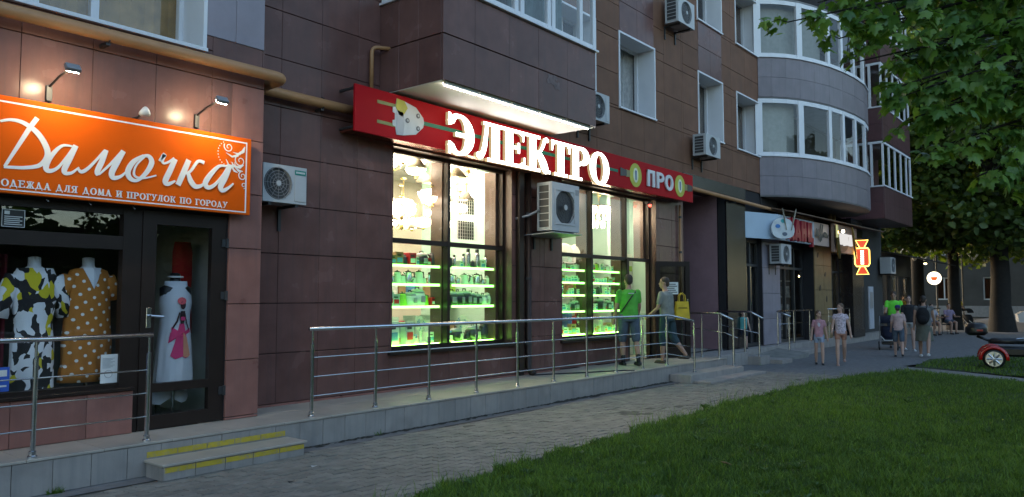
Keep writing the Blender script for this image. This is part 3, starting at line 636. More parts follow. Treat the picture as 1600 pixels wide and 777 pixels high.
# clothes shop room
rm = MB(); rm.box(.0, 4.7, 10.4, 10.5, .28, 2.75); rm.box(-.1, 0, Y1+.26, 10.4, .28, 2.75); rm.box(0, 4.6, Y1+.26, 10.4, 2.7, 2.8)
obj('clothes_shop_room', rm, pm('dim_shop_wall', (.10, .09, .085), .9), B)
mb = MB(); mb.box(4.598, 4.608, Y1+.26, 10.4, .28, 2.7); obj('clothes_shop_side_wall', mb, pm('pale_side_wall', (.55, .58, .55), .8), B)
mb = MB(); mb.box(0, 4.6, Y1+.26, 10.4, .24, .285); obj('clothes_shop_floor', mb, pm('shop_floor', (.2, .19, .18), .4), B)

# --- electrical shop front
def front_glaze(parent, name, x0, x1, z0, z1, muls, tr, doorway=None):
    yf = Y2+.15; f = MB(); t = .055
    f.box(x0, x1, yf, yf+.09, z1-t, z1)
    if doorway: f.box(x0, doorway, yf, yf+.09, z0, z0+t)
    else: f.box(x0, x1, yf, yf+.09, z0, z0+t)
    f.box(x0, x0+t, yf+.001, yf+.089, z0+t, z1-t); f.box(x1-t, x1, yf+.001, yf+.089, (z0+t if not doorway else .30), z1-t)
    for m_ in muls: f.box(m_-.03, m_+.03, yf-.008, yf+.092, z0+t, z1-t)
    f.box(x0+t, x1-t, yf-.004, yf+.096, tr-.035, tr+.035)
    fo = obj(name, f, DBRN, parent)
    p2_ = MB()                                             # deep posts standing behind the mullions
    for m_ in muls: p2_.box(m_-.05, m_+.05, yf+.1, yf+.34, z0+.01, z1-.02)
    p2_.box(x1-.12, x1-.02, yf+.1, yf+.34, tr if doorway else z0+.01, z1-.02)
    obj('post', p2_, BRNPOST, fo)
    xs = [x0+t-.01] + list(muls) + [x1-t+.01]
    for a_, b_ in zip(xs, xs[1:]):
        for za, zb in ((z0+t-.01, tr), (tr, z1-t+.01)):
            if doorway and a_ >= doorway-.1 and zb <= tr: continue
            mb = MB(); mb.box(a_, b_, yf+.04, yf+.046, za, zb); obj('pane', mb, GLASS, fo)
    rv = MB(); rv.box(x0-.004, x0-.0005, Y2-.004, yf+.1, z0, z1); rv.box(x1+.0005, x1+.012, Y2-.004, yf+.1, z0, z1); rv.box(x0, x1, Y2-.004, yf+.1, z1+.0005, z1+.012); obj('reveal', rv, BRNPOST, fo)
    return fo
F1 = front_glaze(B, 'electrical_shop_window', 7.275, 9.915, .85, 3.735, (8.56,), 2.42)
mb = MB(); mb.box(7.2, 9.97, Y2-.06, Y2+.148, .80, .845, .004); obj('sill', mb, DBRN, F1)
F2 = front_glaze(B, 'electrical_shop_entrance', 11.365, 14.895, .83, 3.735, (12.58, 13.88), 2.40, doorway=13.9)
mb = MB(); mb.box(11.3, 13.9, Y2-.05, Y2+.148, .78, .825, .004); obj('sill', mb, DBRN, F2)
panels(B, PLUM, Y2+.10, 11.36, 13.85, .30, .78, (), .62, .48, 11.36, .30, name='plum_panel')
mb = MB(); mb.box(11.36, 13.88, Y2+.135, Y2+.24, .28, .83); mb.box(7.27, 9.92, Y2+.14, Y2+.24, .7, .848); obj('apron_wall', mb, JOINT, B)
mb = MB(); mb.box(13.86, 13.95, Y2+.12, Y2+.26, .30, 2.40); obj('door_post', mb, DBRN, F2)
# door leaf swung outwards
hx, hy, ex, ey = 14.80, 8.03, 15.28, 7.62
an = math.atan2(ey-hy, ex-hx); DW = .78
M = Matrix.Translation((hx, hy, .31)) @ Matrix.Rotation(an, 4, 'Z')
dl = MB(M); dl.box(0, .10, -.03, .03, 0, 2.07); dl.box(DW-.10, DW, -.03, .03, 0, 2.07); dl.box(.1, DW-.1, -.03, .03, 0, .22); dl.box(.1, DW-.1, -.03, .03, 1.96, 2.07)
dl.box(.1, DW-.1, -.027, .027, .78, .86)
leafd = obj('electrical_shop_door', dl, DBRN, B)
for za, zb in ((.21, .79), (.85, 1.97)):
    mb = MB(M); mb.box(.09, DW-.09, -.003, .003, za, zb); obj('pane', mb, GLASSD, leafd)
mb = MB(M); mb.box(.2, .52, -.0075, -.0045, 1.36, 1.62); obj('notice', mb, pm('notice_paper', (.72, .72, .7), .7), leafd)
mb = MB(M)
for k in range(5): mb.box(.225+.02*(k % 2), .495-.03*(k % 3), -.0092, -.0078, 1.395+k*.043, 1.413+k*.043)
obj('notice_print', mb, BLACKP, leafd)
mb = MB(M); mb.tube([(DW-.07, -.03, .95), (DW-.07, -.07, .95), (DW-.07, -.07, 1.25), (DW-.07, -.03, 1.25)], .011); obj('handle', mb, STEEL, leafd)
# --- stationery and sweet shop fronts farther along
panels(B, LILAC, Y2-.02, 21.0, 22.3, .28, 3.95, (), .66, .72, 21.0, .28, name='lilac_panel')
mb = MB(); mb.box(21.0, 22.3, Y2+.012, Y2+.22, .1, 4.45); obj('pier_core', mb, JOINT, B)
def dark_front(x0, x1, muls, name):
    f = MB(); yf = Y2+.12
    f.box(x0, x1, yf, yf+.08, .28, .36); f.box(x0, x1, yf, yf+.08, 3.1, 3.95); f.box(x0, x0+.07, yf+.001, yf+.079, .36, 3.1); f.box(x1-.07, x1, yf+.001, yf+.079, .36, 3.1)
    for m_ in muls: f.box(m_-.035, m_+.035, yf-.003, yf+.083, .36, 3.1)
    f.box(x0+.07, x1-.07, yf-.002, yf+.082, 2.45, 2.52); fo = obj(name, f, DARKM, B)
    xs = [x0+.05] + list(muls) + [x1-.05]
    for a_, b_ in zip(xs, xs[1:]): mb = MB(); mb.box(a_, b_, yf+.035, yf+.041, .35, 3.1); obj('pane', mb, GLASS, fo)
    mb = MB(); mb.box(x0-.2, x1+.2, 10, 10.1, .2, 4); mb.box(x0-.2, x1+.2, Y2+.3, 10, .2, .27); obj('back_room', mb, DARKROOM, fo); return fo
dark_front(19.85, 21.0, (20.4,), 'passage_shop_front')
f3 = dark_front(22.3, 24.7, (23.1, 23.9), 'stationery_shop_front')
SHELFM = pm('stationery_shelf', (.3, .26, .2), .8, .5, 9)
mb = MB()
for z in (.6, 1.1, 1.6, 2.1): mb.box(22.45, 24.5, 8.5, 8.8, z, z+.03); 
for k in range(26):
    x = 22.5+random.random()*1.9; z = random.choice((.63, 1.13, 1.63)); mb.box(x, x+random.uniform(.06, .16), 8.52, 8.7, z, z+random.uniform(.12, .34))
obj('display_rack', mb, SHELFM, f3)
BEAN = pm('bean_tile', (.19, .125, .05), .55, .15, 4., rnd=.05)
panels(B, BEAN, Y2-.25, 24.7, 26.4, .28, 3.3, (), .9, .78, 24.7, .28, name='bean_panel')
mb = MB(); mb.box(24.7, 26.4, Y2-.218, Y2+.22, .1, 3.3); obj('bean_pier', mb, JOINT, B)
for (x, z) in ((25.05, 2.95), (25.75, 2.35), (25.2, 1.9), (25.85, 1.55), (25.15, 1.05), (25.9, .75)):
    t0 = random.uniform(0, 3); mb = MB(Matrix.Translation((x, Y2-.252, z)) @ Matrix.Rotation(t0, 4, 'Y')); mb.ell((0, 0, 0), (.07, .012, .11), 14, 8); obj('coffee_bean', mb, pm('bean_print', (.02, .012, .008), .5), B, smooth=True)
f4 = dark_front(26.4, 28.5, (27.0, 27.7), 'sweet_shop_front')
for k in range(5):
    mb = MB(); x = 26.55+.28*k; mb.lathe([(.02, 0), (.07, .03), (.085, .15), (.06, .24), (.075, .25), (.02, .29)], 10, (x, 8.5, 1.05)); obj('sweet_jar', mb, pm('jar_white', (.6, .6, .58), .3), f4, smooth=True)
mb = MB(); mb.box(26.45, 28.4, 8.35, 8.7, .3, 1.045); obj('counter', mb, BRNPOST, f4)
mb = MB(); mb.box(28.5, 29.9, 7.7, 8.3, .2, 4.4); obj('black_pier', mb, BLACKST, B)
panels(B, BEAN, Y2-.14, 26.4, 28.5, 3.12, 3.95, (), .7, .42, 26.4, 3.12, name='bean_panel')
mb = MB(); mb.box(26.4, 28.5, Y2-.1, Y2+.1, 3.1, 3.95); obj('fascia_core', mb, JOINT, B)
# thin brown canopy over these shops
CAN = pm('brown_canopy', (.14, .085, .055), .6, .2, 5)
mb = MB(); mb.add([(21.3,8.04,4.13),(30.3,8.04,4.13),(30.3,7.05,3.98),(21.3,7.35,3.98),(21.3,8.04,4.17),(30.3,8.04,4.17),(30.3,7.05,4.01),(21.3,7.35,4.01)], [(0,1,2,3),(4,7,6,5),(0,4,5,1),(1,5,6,2),(2,6,7,3),(3,7,4,0)]); obj('canopy', mb, CAN, B)
mb = MB(); mb.box(28.7, 33.8, 8.0, 8.2, .2, 4.4); obj('cafe_wall', mb, DARKROOM, B)
for x in (26.9, 27.3): mb = MB(); mb.tube([(x, 7.95, 3.96), (x, 7.95, 4.45)], .08, 10); obj('stub_column', mb, pm('ochre_stub', (.35, .24, .1), .7), B)
ORD = ['first', 'second', 'third', 'fourth', 'fifth', 'sixth', 'seventh', 'eighth', 'ninth', 'tenth', 'eleventh', 'twelfth', 'thirteenth', 'fourteenth']
# ================================================================== inside the electrical shop
TEAL = pm('mint_wall', (.42, .62, .52), .8, .06, 2)
CREAM = pm('cream_wall', (.62, .58, .48), .8, .08, 2)
WARM = emat('warm_bulb', (1, .82, .54), 44)
COOL = emat('ceiling_panel_light', (1, .86, .62), 9)
LEDB = emat('bright_green_led', (.34, 1, .12), 9)
LED = emat('green_white_led', (.24, 1, .14), 2.3)
mb = MB(); mb.box(6.6, 15.6, 12.2, 12.3, .28, 4.1); obj('electrical_shop_back_wall', mb, CREAM, B)
for x0 in (6.5, 15.6): mb = MB(); mb.box(x0, x0+.1, Y2+.25, 12.2, .28, 4.1); obj('electrical_shop_side_wall', mb, TEAL, B)
mb = MB(); mb.box(6.5, 15.7, Y2+.25, 12.3, .22, .29); obj('electrical_shop_floor', mb, pm('shop_tiles', (.35, .33, .3), .3), B)
mb = MB(); mb.box(6.5, 15.7, Y2+.25, 12.3, 4.1, 4.2); obj('electrical_shop_ceiling', mb, pm('shop_ceiling', (.7, .7, .68), .8), B)
mb = MB(); mb.box(10.32, 10.42, Y2+.25, 10.6, .29, 4.1); obj('partition', mb, TEAL, B)
mb = MB(); mb.box(14.75, 15.59, 9.12, 9.2, .29, 4.1); obj('partition', mb, TEAL, B)
k = 0
for x, y in ((7.6, 9.6), (9.0, 9.6), (11.6, 9.6), (13.2, 9.6), (7.6, 11.2), (11.6, 11.2), (14.3, 8.6)):
    t = thing('ceiling_light', 'square lit ceiling panel in the electrical shop, ' + ['front left', 'front, second from left', 'front, third from left', 'front, fourth from left', 'back left', 'back right', 'just inside the door'][k], 'ceiling light', (x, y, 4.06), 'ceiling panels in the electrical shop'); k += 1
    mb = MB(); mb.box(x-.33, x+.33, y-.33, y+.33, 4.05, 4.095); obj('housing', mb, WHITEP, t)
    mb = MB(); mb.box(x-.29, x+.29, y-.29, y+.29, 4.042, 4.048); obj('diffuser', mb, COOL, t)
# --- pendant lamps and chandeliers hung densely in the upper part of the first window
BRASS = pm('brass', (.6, .42, .16), .25, .1, 6, metal=1.)
CRYST = pm('frosted_glass_shade', (.85, .8, .7), .3, .05, 3, emit=(1, .86, .64), es=5.5)
def chandelier_proto(kind):
    t = thing('chandelier', 'proto', 'chandelier')
    mb = MB(); mb.tube([(0,0,0), (0,0,-.35)], .008, 6); mb.lathe([(.01, 0), (.05, -.01), (.05, -.03), (.01, -.04)], 10); obj('rod', mb, BRASS, t, True)
    if kind == 0:
        mb = MB(); mb.lathe([(.012, -.34), (.05, -.37), (.03, -.46), (.01, -.48)], 10); obj('hub', mb, BRASS, t, True, True)
        for i in range(5):
            q = i*2*math.pi/5; c, s_ = math.cos(q), math.sin(q)
            mb = MB(); mb.tube([(0,0,-.42), (c*.1, s_*.1, -.47), (c*.19, s_*.19, -.44), (c*.21, s_*.21, -.38)], .007, 6); obj('arm', mb, BRASS, t, True)
            mb = MB(); mb.lathe([(.02, -.385), (.05, -.36), (.075, -.29), (.08, -.27)], 12, (c*.21, s_*.21, 0)); obj('shade', mb, CRYST, t, True, True)
            mb = MB(); mb.ell((c*.21, s_*.21, -.31), (.03, .03, .04), 8, 6); obj('bulb', mb, WARM, t, True, True)
    elif kind == 1:
        mb = MB(); mb.lathe([(.04, -.35), (.15, -.38), (.2, -.46), (.15, -.54), (.04, -.57)], 16); obj('globe', mb, CRYST, t, True, True)
        mb = MB(); mb.ell((0, 0, -.60), (.035, .035, .035), 8, 6); obj('finial', mb, BRASS, t, True, True)
    elif kind == 2:
        mb = MB(); mb.lathe([(.17, -.52), (.06, -.36), (.055, -.355), (.165, -.515)], 16); obj('shade', mb, pm('coloured_shade', (.5, .42, .3), .5, rnd=.3), t, True, True)
        mb = MB(); mb.ell((0, 0, -.46), (.05, .05, .065), 10, 6); obj('bulb', mb, WARM, t, True, True)
    else:
        for r_, z, n in ((.34, -.45, 16), (.24, -.62, 12), (.13, -.77, 7)):
            mb = MB(); mb.lathe([(r_-.02, z+.02), (r_, z+.02), (r_, z-.005), (r_-.02, z-.005)], 20); obj('ring', mb, BRASS, t, True)
            for i in range(n):
                q = 2*math.pi*i/n; mb = MB(); mb.lathe([(.004, z-.0), (.022, z-.05), (.018, z-.11), (.003, z-.16)], 6, (r_*math.cos(q), r_*math.sin(q), 0)); obj('crystal', mb, CRYST, t, True)
        for i in range(6):
            q = math.pi*i/3; mb = MB(); mb.ell((.2*math.cos(q), .2*math.sin(q), -.5), (.045, .045, .07), 8, 6); obj('bulb', mb, WARM, t, True, True)
    return t
prot = [chandelier_proto(k) for k in range(4)]; usedp = [False]*4
kn = ['five-armed brass chandelier with small glass shades', 'frosted globe pendant lamp', 'conical pendant lamp with a lit bulb', 'large tiered crystal chandelier']
def hang(kind, x, y, z, sc_, where, grp):
    lb = kn[kind] + ' ' + where
    if not usedp[kind]: o = prot[kind]; usedp[kind] = True; o.location = (x, y, z); o.scale = (sc_,)*3; o['label'] = lb; o['group'] = grp
    else: o = dup(prot[kind], (x, y, z), random.uniform(0, 3), lb, grp, sc_)
i = 0
for r_, (y, xa, xb) in enumerate(((8.5, 7.62, 9.35), (8.72, 7.8, 9.5), (8.95, 8.0, 9.6), (9.2, 8.2, 10.1), (9.5, 8.5, 10.15))):
    for c in range(7):
        x = xa + (xb-xa)*c/6 + random.uniform(-.05, .05)
        hang((i*7+r_) % 3, x, y, random.choice((4.05, 3.85, 3.6, 3.4, 3.2)) + random.uniform(-.06, .06), random.uniform(.65, 1.0), 'in left window, %s row, %s from left' % (('front', 'second', 'middle', 'fourth', 'back')[r_], ORD[c]), 'lamps crowded in the left shop window'); i += 1
hang(3, 14.05, 8.98, 3.98, .95, 'hanging in the right shop window', 'lamps in the right shop window')
for x, y, z in ((12.3, 8.8, 3.95), (12.9, 9.1, 3.8), (13.4, 9.3, 3.95), (14.6, 9.3, 3.9)): hang((1, 0, 2, 1)[int(x*10) % 4], x, y, z, .9, 'in the right window, %s from left' % ORD[(12.3, 12.9, 13.4, 14.6).index(x)], 'lamps in the right shop window')
# dome shades standing on the transom of the right window
for x in (12.2, 12.62):
    mb = MB(); mb.lathe([(.19, 0), (.18, .07), (.14, .15), (.07, .2), (.02, .21)], 18); o = obj('dome_shade', mb, pm('ivory_shade', (.62, .56, .42), .4, emit=(1, .85, .55), es=.25), None, True, True); o.location = (x, 8.6, 2.44)
    setp(o, ('left' if x < 12.4 else 'right') + ' of two ivory dome lampshades above the green shelves by the big condenser', 'lampshade')
# wire display grids
def grid(x0, x1, y, z0, z1, lb, back=None):
    t = thing('wire_grid', lb, 'display grid', (x0, y, z0)); m = MB()
    nx_, nz_ = int((x1-x0)/.055), int((z1-z0)/.055)
    for i in range(nx_+1): x = x0+(x1-x0)*i/nx_; m.box(x-.004, x+.004, y-.004, y+.004, z0, z1)
    for i in range(nz_+1): z = z0+(z1-z0)*i/nz_; m.box(x0, x1, y-.009, y-.0045, z-.003, z+.003)
    obj('wires', m, WHITEP, t)
    if back: m = MB(); m.box(x0+.02, x1-.02, y+.03, y+.04, z0+.02, z1-.02); obj('board', m, back, t)
grid(9.52, 9.98, 8.9, 3.02, 3.36, 'upper white wire grid with dark board among the window lamps', DARKM)
grid(9.52, 9.98, 8.9, 2.58, 2.93, 'lower white wire grid with dark board among the window lamps', DARKM)
grid(9.98, 10.28, 8.62, 2.55, 3.55, 'tall white wire grid on the mint wall at the window edge', TEAL)
# --- goods
KET = pm('kettle_steel', (.5, .5, .5), .25, .1, 5, metal=.8); KETW = pm('kettle_white', (.66, .66, .62), .35); KETB = pm('appliance_black', (.02, .02, .022), .3)
REDP = pm('red_plastic', (.55, .02, .03), .35); LIME = pm('lime_plastic', (.35, .6, .05), .4); GREYP = pm('grey_plastic', (.35, .35, .36), .4); BLUEP = pm('blue_print', (.1, .25, .5), .5)
CARD = pm('carton_brown', (.36, .22, .11), .8, .15, 6, rnd=.2); CARDW = pm('carton_white', (.66, .66, .64), .6, .1, 6, rnd=.1); CARDG = pm('carton_grey', (.4, .41, .44), .6, .1, 6, rnd=.15)
def kettle(m):
    t = thing('kettle', 'p', 'kettle'); mb = MB(); mb.lathe([(.075, 0), (.08, .02), (.062, .17), (.05, .19)], 14); obj('body', mb, m, t, True, True)
    mb = MB(); mb.lathe([(.052, .19), (.045, .205), (.012, .21), (.012, .225), (.004, .228)], 12); obj('lid', mb, KETB, t, True, True)
    mb = MB(); mb.tube([(.055, 0, .18), (.12, 0, .19), (.13, 0, .1), (.075, 0, .04)], .012, 6); obj('handle', mb, KETB, t, True, True)
    mb = MB(); mb.tube([(-.05, 0, .15), (-.1, 0, .185)], [.02, .01], 8); obj('spout', mb, m, t, True); return t
def cooker(m):
    t = thing('multicooker', 'p', 'cooker'); mb = MB(); mb.lathe([(.12, 0), (.135, .02), (.135, .17), (.12, .19)], 16); obj('body', mb, m, t, True, True)
    mb = MB(); mb.lathe([(.125, .19), (.12, .22), (.08, .25), (.01, .255)], 16); obj('lid', mb, GREYP, t, True, True)
    mb = MB(); mb.box(-.05, .05, -.146, -.128, .05, .15, .004); obj('control_panel', mb, GREYP, t, True)
    mb = MB(); mb.tube([(-.05, 0, .25), (-.04, 0, .285), (.04, 0, .285), (.05, 0, .25)], .01, 6); obj('handle', mb, KETB, t, True); return t
def thermos(m):
    t = thing('thermos', 'p', 'thermos'); mb = MB(); mb.lathe([(.045, 0), (.047, .01), (.045, .22), (.03, .26)], 12); obj('body', mb, m, t, True, True)
    mb = MB(); mb.lathe([(.032, .26), (.034, .31), (.01, .315)], 12); obj('cup_lid', mb, KETB, t, True, True); return t
def carton(m, w_=.16, d=.14, h=.2, pc=BLUEP):
    t = thing('carton', 'p', 'box'); mb = MB(); mb.box(-w_/2, w_/2, -d/2, d/2, 0, h, .003); obj('box_body', mb, m, t, True)
    mb = MB(); mb.box(-w_*.36, w_*.36, -d/2-.002, -d/2-.0005, h*.2, h*.55); obj('print', mb, pc, t, True)
    mb = MB(); mb.box(-w_*.36, w_*.2, -d/2-.002, -d/2-.0005, h*.68, h*.8); obj('print', mb, KETB, t, True); return t
def iron():
    t = thing('steam_iron', 'p', 'iron'); mb = MB(); mb.prism([(-.13, 0), (.1, -.055), (.12, 0), (.1, .055)], 0, .03, 'xy'); obj('soleplate', mb, KET, t, True)
    mb = MB(); mb.prism([(-.11, 0), (.09, -.045), (.11, 0), (.09, .045)], .031, .09, 'xy'); obj('body', mb, CARDW, t, True)
    mb = MB(); mb.tube([(.09, 0, .08), (.09, 0, .14), (-.04, 0, .145), (-.07, 0, .08)], .016, 8); obj('handle', mb, BLUEP, t, True); return t
def fan():
    t = thing('desk_fan', 'p', 'fan'); mb = MB(); mb.lathe([(.1, 0), (.09, .02), (.02, .03), (.015, .18), (.01, .2)], 14); obj('stand', mb, KETW, t, True)
    mb = MB()
    for r_ in (.05, .09, .13): mb.tube([(r_*math.cos(q), -.03, .3+r_*math.sin(q)) for q in np.linspace(0, 2*math.pi, 17)], .004, 4)
    for i in range(10): q = i*math.pi/5; mb.tube([(.02*math.cos(q), -.035, .3+.02*math.sin(q)), (.13*math.cos(q), -.03, .3+.13*math.sin(q))], .003, 4)
    obj('guard', mb, KETW, t, True)
    mb = MB(); mb.lathe([(.03, -.04), (.035, .0), (.03, .06)], 10, (0, 0, .3), 'y'); obj('motor', mb, KETW, t, True)
    for i in range(3): q = i*2.09; mb = MB(); mb.add([(0,-.01,.3),(.11*math.cos(q), -.02, .3+.11*math.sin(q)),(.1*math.cos(q+.7), 0, .3+.1*math.sin(q+.7))], [(0,1,2)]); obj('blade', mb, BLUEP, t, True)
    return t
def redjug():
    t = thing('red_canister', 'p', 'canister'); mb = MB(); mb.lathe([(.1, 0), (.105, .02), (.09, .26), (.05, .33), (.05, .37), (.01, .375)], 16); obj('body', mb, REDP, t, True, True)
    mb = MB(); mb.tube([(-.06, 0, .32), (-.15, 0, .27), (-.1, 0, .12)], .014, 8); obj('handle', mb, REDP, t, True, True); return t
PR = {'kw': kettle(KETW), 'ks': kettle(KET), 'kb': kettle(KETB), 'mb': cooker(KETB), 'mw': cooker(KETW), 'ts': thermos(KET), 'cb': carton(CARD), 'cw': carton(CARDW), 'cg': carton(CARDG, pc=REDP), 'ir': iron(), 'fa': fan(), 'rj': redjug(), 'lk': kettle(LIME), 'cr': carton(REDP, pc=CARDW)}
DESC = {'kw': 'white electric kettle', 'ks': 'steel electric kettle', 'kb': 'black electric kettle', 'mb': 'black multicooker', 'mw': 'white multicooker', 'ts': 'steel thermos flask', 'cb': 'brown carton', 'cw': 'white carton', 'cg': 'grey red-printed carton', 'ir': 'white steam iron', 'fa': 'white desk fan', 'rj': 'red canister', 'lk': 'lime green kettle', 'cr': 'red carton'}
used = set()
def shelf_row(x0, x1, y, z, keys, where, scales=None, grp='goods on the lit shelves'):
    ex = [k_ for k_ in keys if k_ not in ('rj', 'fa')][:5]; random.shuffle(ex); m_ = (scales or [1.]*len(keys))
    ks, ss = [], []
    for i_, k_ in enumerate(keys):
        ks.append(k_); ss.append(m_[i_]*.86)
        if i_ < len(ex): ks.append(ex[i_]); ss.append(min(m_)*.8)
    keys, scales = ks, ss
    n = len(keys)
    for i, kx in enumerate(keys):
        if kx == '-': continue
        x = x0 + (x1-x0)*(i+.5)/n; s_ = (scales[i] if scales else 1.)
        lb = '%s on the %s, %s from left' % (DESC[kx], where, ORD[i])
        if kx not in used: used.add(kx); o = PR[kx]; o.location = (x, y, z); o.scale = (s_,)*3; o.rotation_euler.z = random.uniform(-.2, .2); o['label'] = lb; o['group'] = grp
        else:
            o = dup(PR[kx], (x, y, z), random.uniform(-.35, .35), lb, grp, s_)
            if kx[0] == 'c': o.scale = (s_*random.uniform(.7, 1.25), s_, s_*random.uniform(.65, 1.15))
            else: k_ = random.uniform(.85, 1.1); o.scale = (s_*k_, s_*k_, s_*k_*random.uniform(.92, 1.1))
SHELFG = glassmat('shelf_glass', (.85, .97, .88))
def lit_shelf(x0, x1, z, lb, grp, y0=8.36, y1=8.66):
    t = thing('lit_shelf', lb, 'shelf', ((x0+x1)/2, y0, z), grp)
    mb = MB(); mb.box(x0, x1, y0, y1, z-.012, z-.002); obj('board', mb, SHELFG, t)
    mb = MB(); mb.box(x0, x1, y0-.022, y0-.002, z-.028, z+.008); obj('led_strip', mb, LEDB if lb.startswith('bottom') else LED, t)
NM = ['top', 'second', 'third', 'bottom']; NM5 = ['top', 'second', 'third', 'fourth', 'bottom']
for sx, (x0, x1), sn in ((0, (7.46, 8.70), 'left'), (1, (8.80, 9.98), 'right')):
    for k, z in enumerate((2.08, 1.80, 1.47, .90)): lit_shelf(x0, x1, z, '%s glass shelf with green light strip in the %s half of the left window' % (NM[k], sn), 'green lit shelves')
for sx, (x0, x1), sn in ((0, (11.6, 12.70), 'left'), (1, (12.84, 14.0), 'middle')):
    for k, z in enumerate((2.13, 1.89, 1.65, 1.34, .89)): lit_shelf(x0, x1, z, '%s narrow glass shelf with green light strip in the %s bay of the right window' % (NM5[k], sn), 'green lit shelves')
W1L, W1R = 'in left window, left half', 'in left window, right half'
shelf_row(7.50, 8.72, 8.52, 2.085, ['cw', 'cb', 'cr', 'mb', 'kb'], 'top shelf '+W1L, [1.1, 1.1, 1.1, .9, 1.1])
shelf_row(7.50, 8.72, 8.5, 1.805, ['kw', 'kw', 'ks', 'kw', 'ts', 'ts'], 'second shelf '+W1L, [1, 1.05, .95, 1, .7, .7])
shelf_row(7.50, 8.72, 8.5, 1.475, ['cg', 'lk', 'mw', 'cr'], 'third shelf '+W1L, [1.2, 1.1, 1.0, 1.0])
shelf_row(7.50, 8.72, 8.52, .905, ['cw', 'cg', 'fa', 'ir'], 'bottom shelf '+W1L, [2.1, 1.8, 1.1, 1.1])
shelf_row(8.86, 10.08, 8.52, 2.085, ['kb', 'cw', 'ts', 'ts', 'ts', 'rj'], 'top shelf '+W1R, [1, .9, 1, 1.05, .95, .85])
shelf_row(8.86, 10.08, 8.5, 1.805, ['ks', 'kw', 'ks', 'mw'], 'second shelf '+W1R, [1, 1, 1, .75])
shelf_row(8.86, 10.08, 8.5, 1.475, ['mb', 'mb', 'mb', 'mw'], 'third shelf '+W1R, [.95, 1.05, .95, 1.0])
shelf_row(8.86, 10.08, 8.52, .905, ['ir', 'fa', 'mb', 'kb', 'ks'], 'bottom shelf '+W1R, [1.2, 1.15, 1, 1.2, 1.1])
for sn, x0, x1 in (('left', 11.72, 12.78), ('middle', 12.98, 14.1)):
    wh = 'shelf in right window, %s bay' % sn
    rows = [['lk', 'kw', 'cw', 'cg'], ['cw', 'cb', 'cw', 'cw', 'cg'], ['cb', 'ts', 'cw', 'kb', 'cw'], ['cw', 'cw', 'cg', 'mb', 'ir'], ['fa', 'cw', 'cb', 'fa', 'cg']]
    for k, z in enumerate((2.135, 1.895, 1.655, 1.345, .895)):
        rw = rows[k] if sn == 'left' else rows[k][::-1]
        shelf_row(x0, x1, 8.5, z, rw, NM5[k]+' '+wh, [(.8, .75, .75, .9, 1.0)[k]]*len(rw))
# floor racks deeper in the shop, seen between the shelves
for j, (x0, x1, y, z) in enumerate(((8.4, 10.3, 9.6, .95), (8.4, 10.3, 9.6, 1.55), (12.0, 15.4, 9.9, .9), (12.0, 15.4, 9.9, 1.6), (12.0, 15.4, 9.9, 2.4))):
    t = thing('goods_rack', 'white rack shelf of mixed cartons, %s' % ['lower one behind the left window', 'upper one behind the left window', 'lowest one behind the right window', 'middle one behind the right window', 'highest one behind the right window'][j], 'rack', (x0, y, z))
    mb = MB(); mb.box(x0, x1, y, y+.45, z-.03, z); obj('board', mb, WHITEP, t)
    for k in range(9):
        x = x0+.05+k*(x1-x0-.1)/9; mb = MB(); mb.box(x, x+random.uniform(.12, .22), y+.03, y+.35, z+.001, z+random.uniform(.2, .42)); obj('carton', mb, random.choice((CARD, CARDW, CARDG, BLUEP, LIME, REDP, TEAL)), t)
# papers and green-striped shelving seen through the open doorway
t = thing('doorway_display', 'white display board with posters seen through the open shop doorway', 'display', (14.3, 8.95, .3))
mb = MB(); mb.box(14.8, 15.58, 9.04, 9.10, .3, 2.6); obj('board', mb, pm('white_board', (.7, .72, .66), .5), t)
for (x0, x1, z0, z1, m_) in ((14.95, 15.22, 1.45, 2.1, CARDW), (15.28, 15.52, 1.3, 1.7, CARD), (14.82, 15.56, 1.1, 1.2, LIME), (14.85, 15.55, 2.2, 2.32, LIME)): mb = MB(); mb.box(x0, x1, 9.032, 9.038, z0, z1); obj('poster', mb, m_, t)
mb = MB(); mb.box(15.0, 15.17, 9.026, 9.0315, 1.55, 2.0); obj('poster_print', mb, GREYP, t)
# red alarm lamp over the entrance
t = thing('alarm_lamp', 'small red alarm light at the top corner of the shop entrance', 'alarm light', (14.62, 8.02, 3.6)); mb = MB(); mb.box(14.56, 14.70, 8.04, 8.12, 3.60, 3.66, .003); obj('housing', mb, DARKM, t)
mb = MB(); mb.ell((14.66, 8.06, 3.58), (.03, .03, .035), 10, 6); obj('lens', mb, pm('red_lens', (.5, .02, .02), .3, emit=(1, .05, .03), es=3), t, smooth=True)
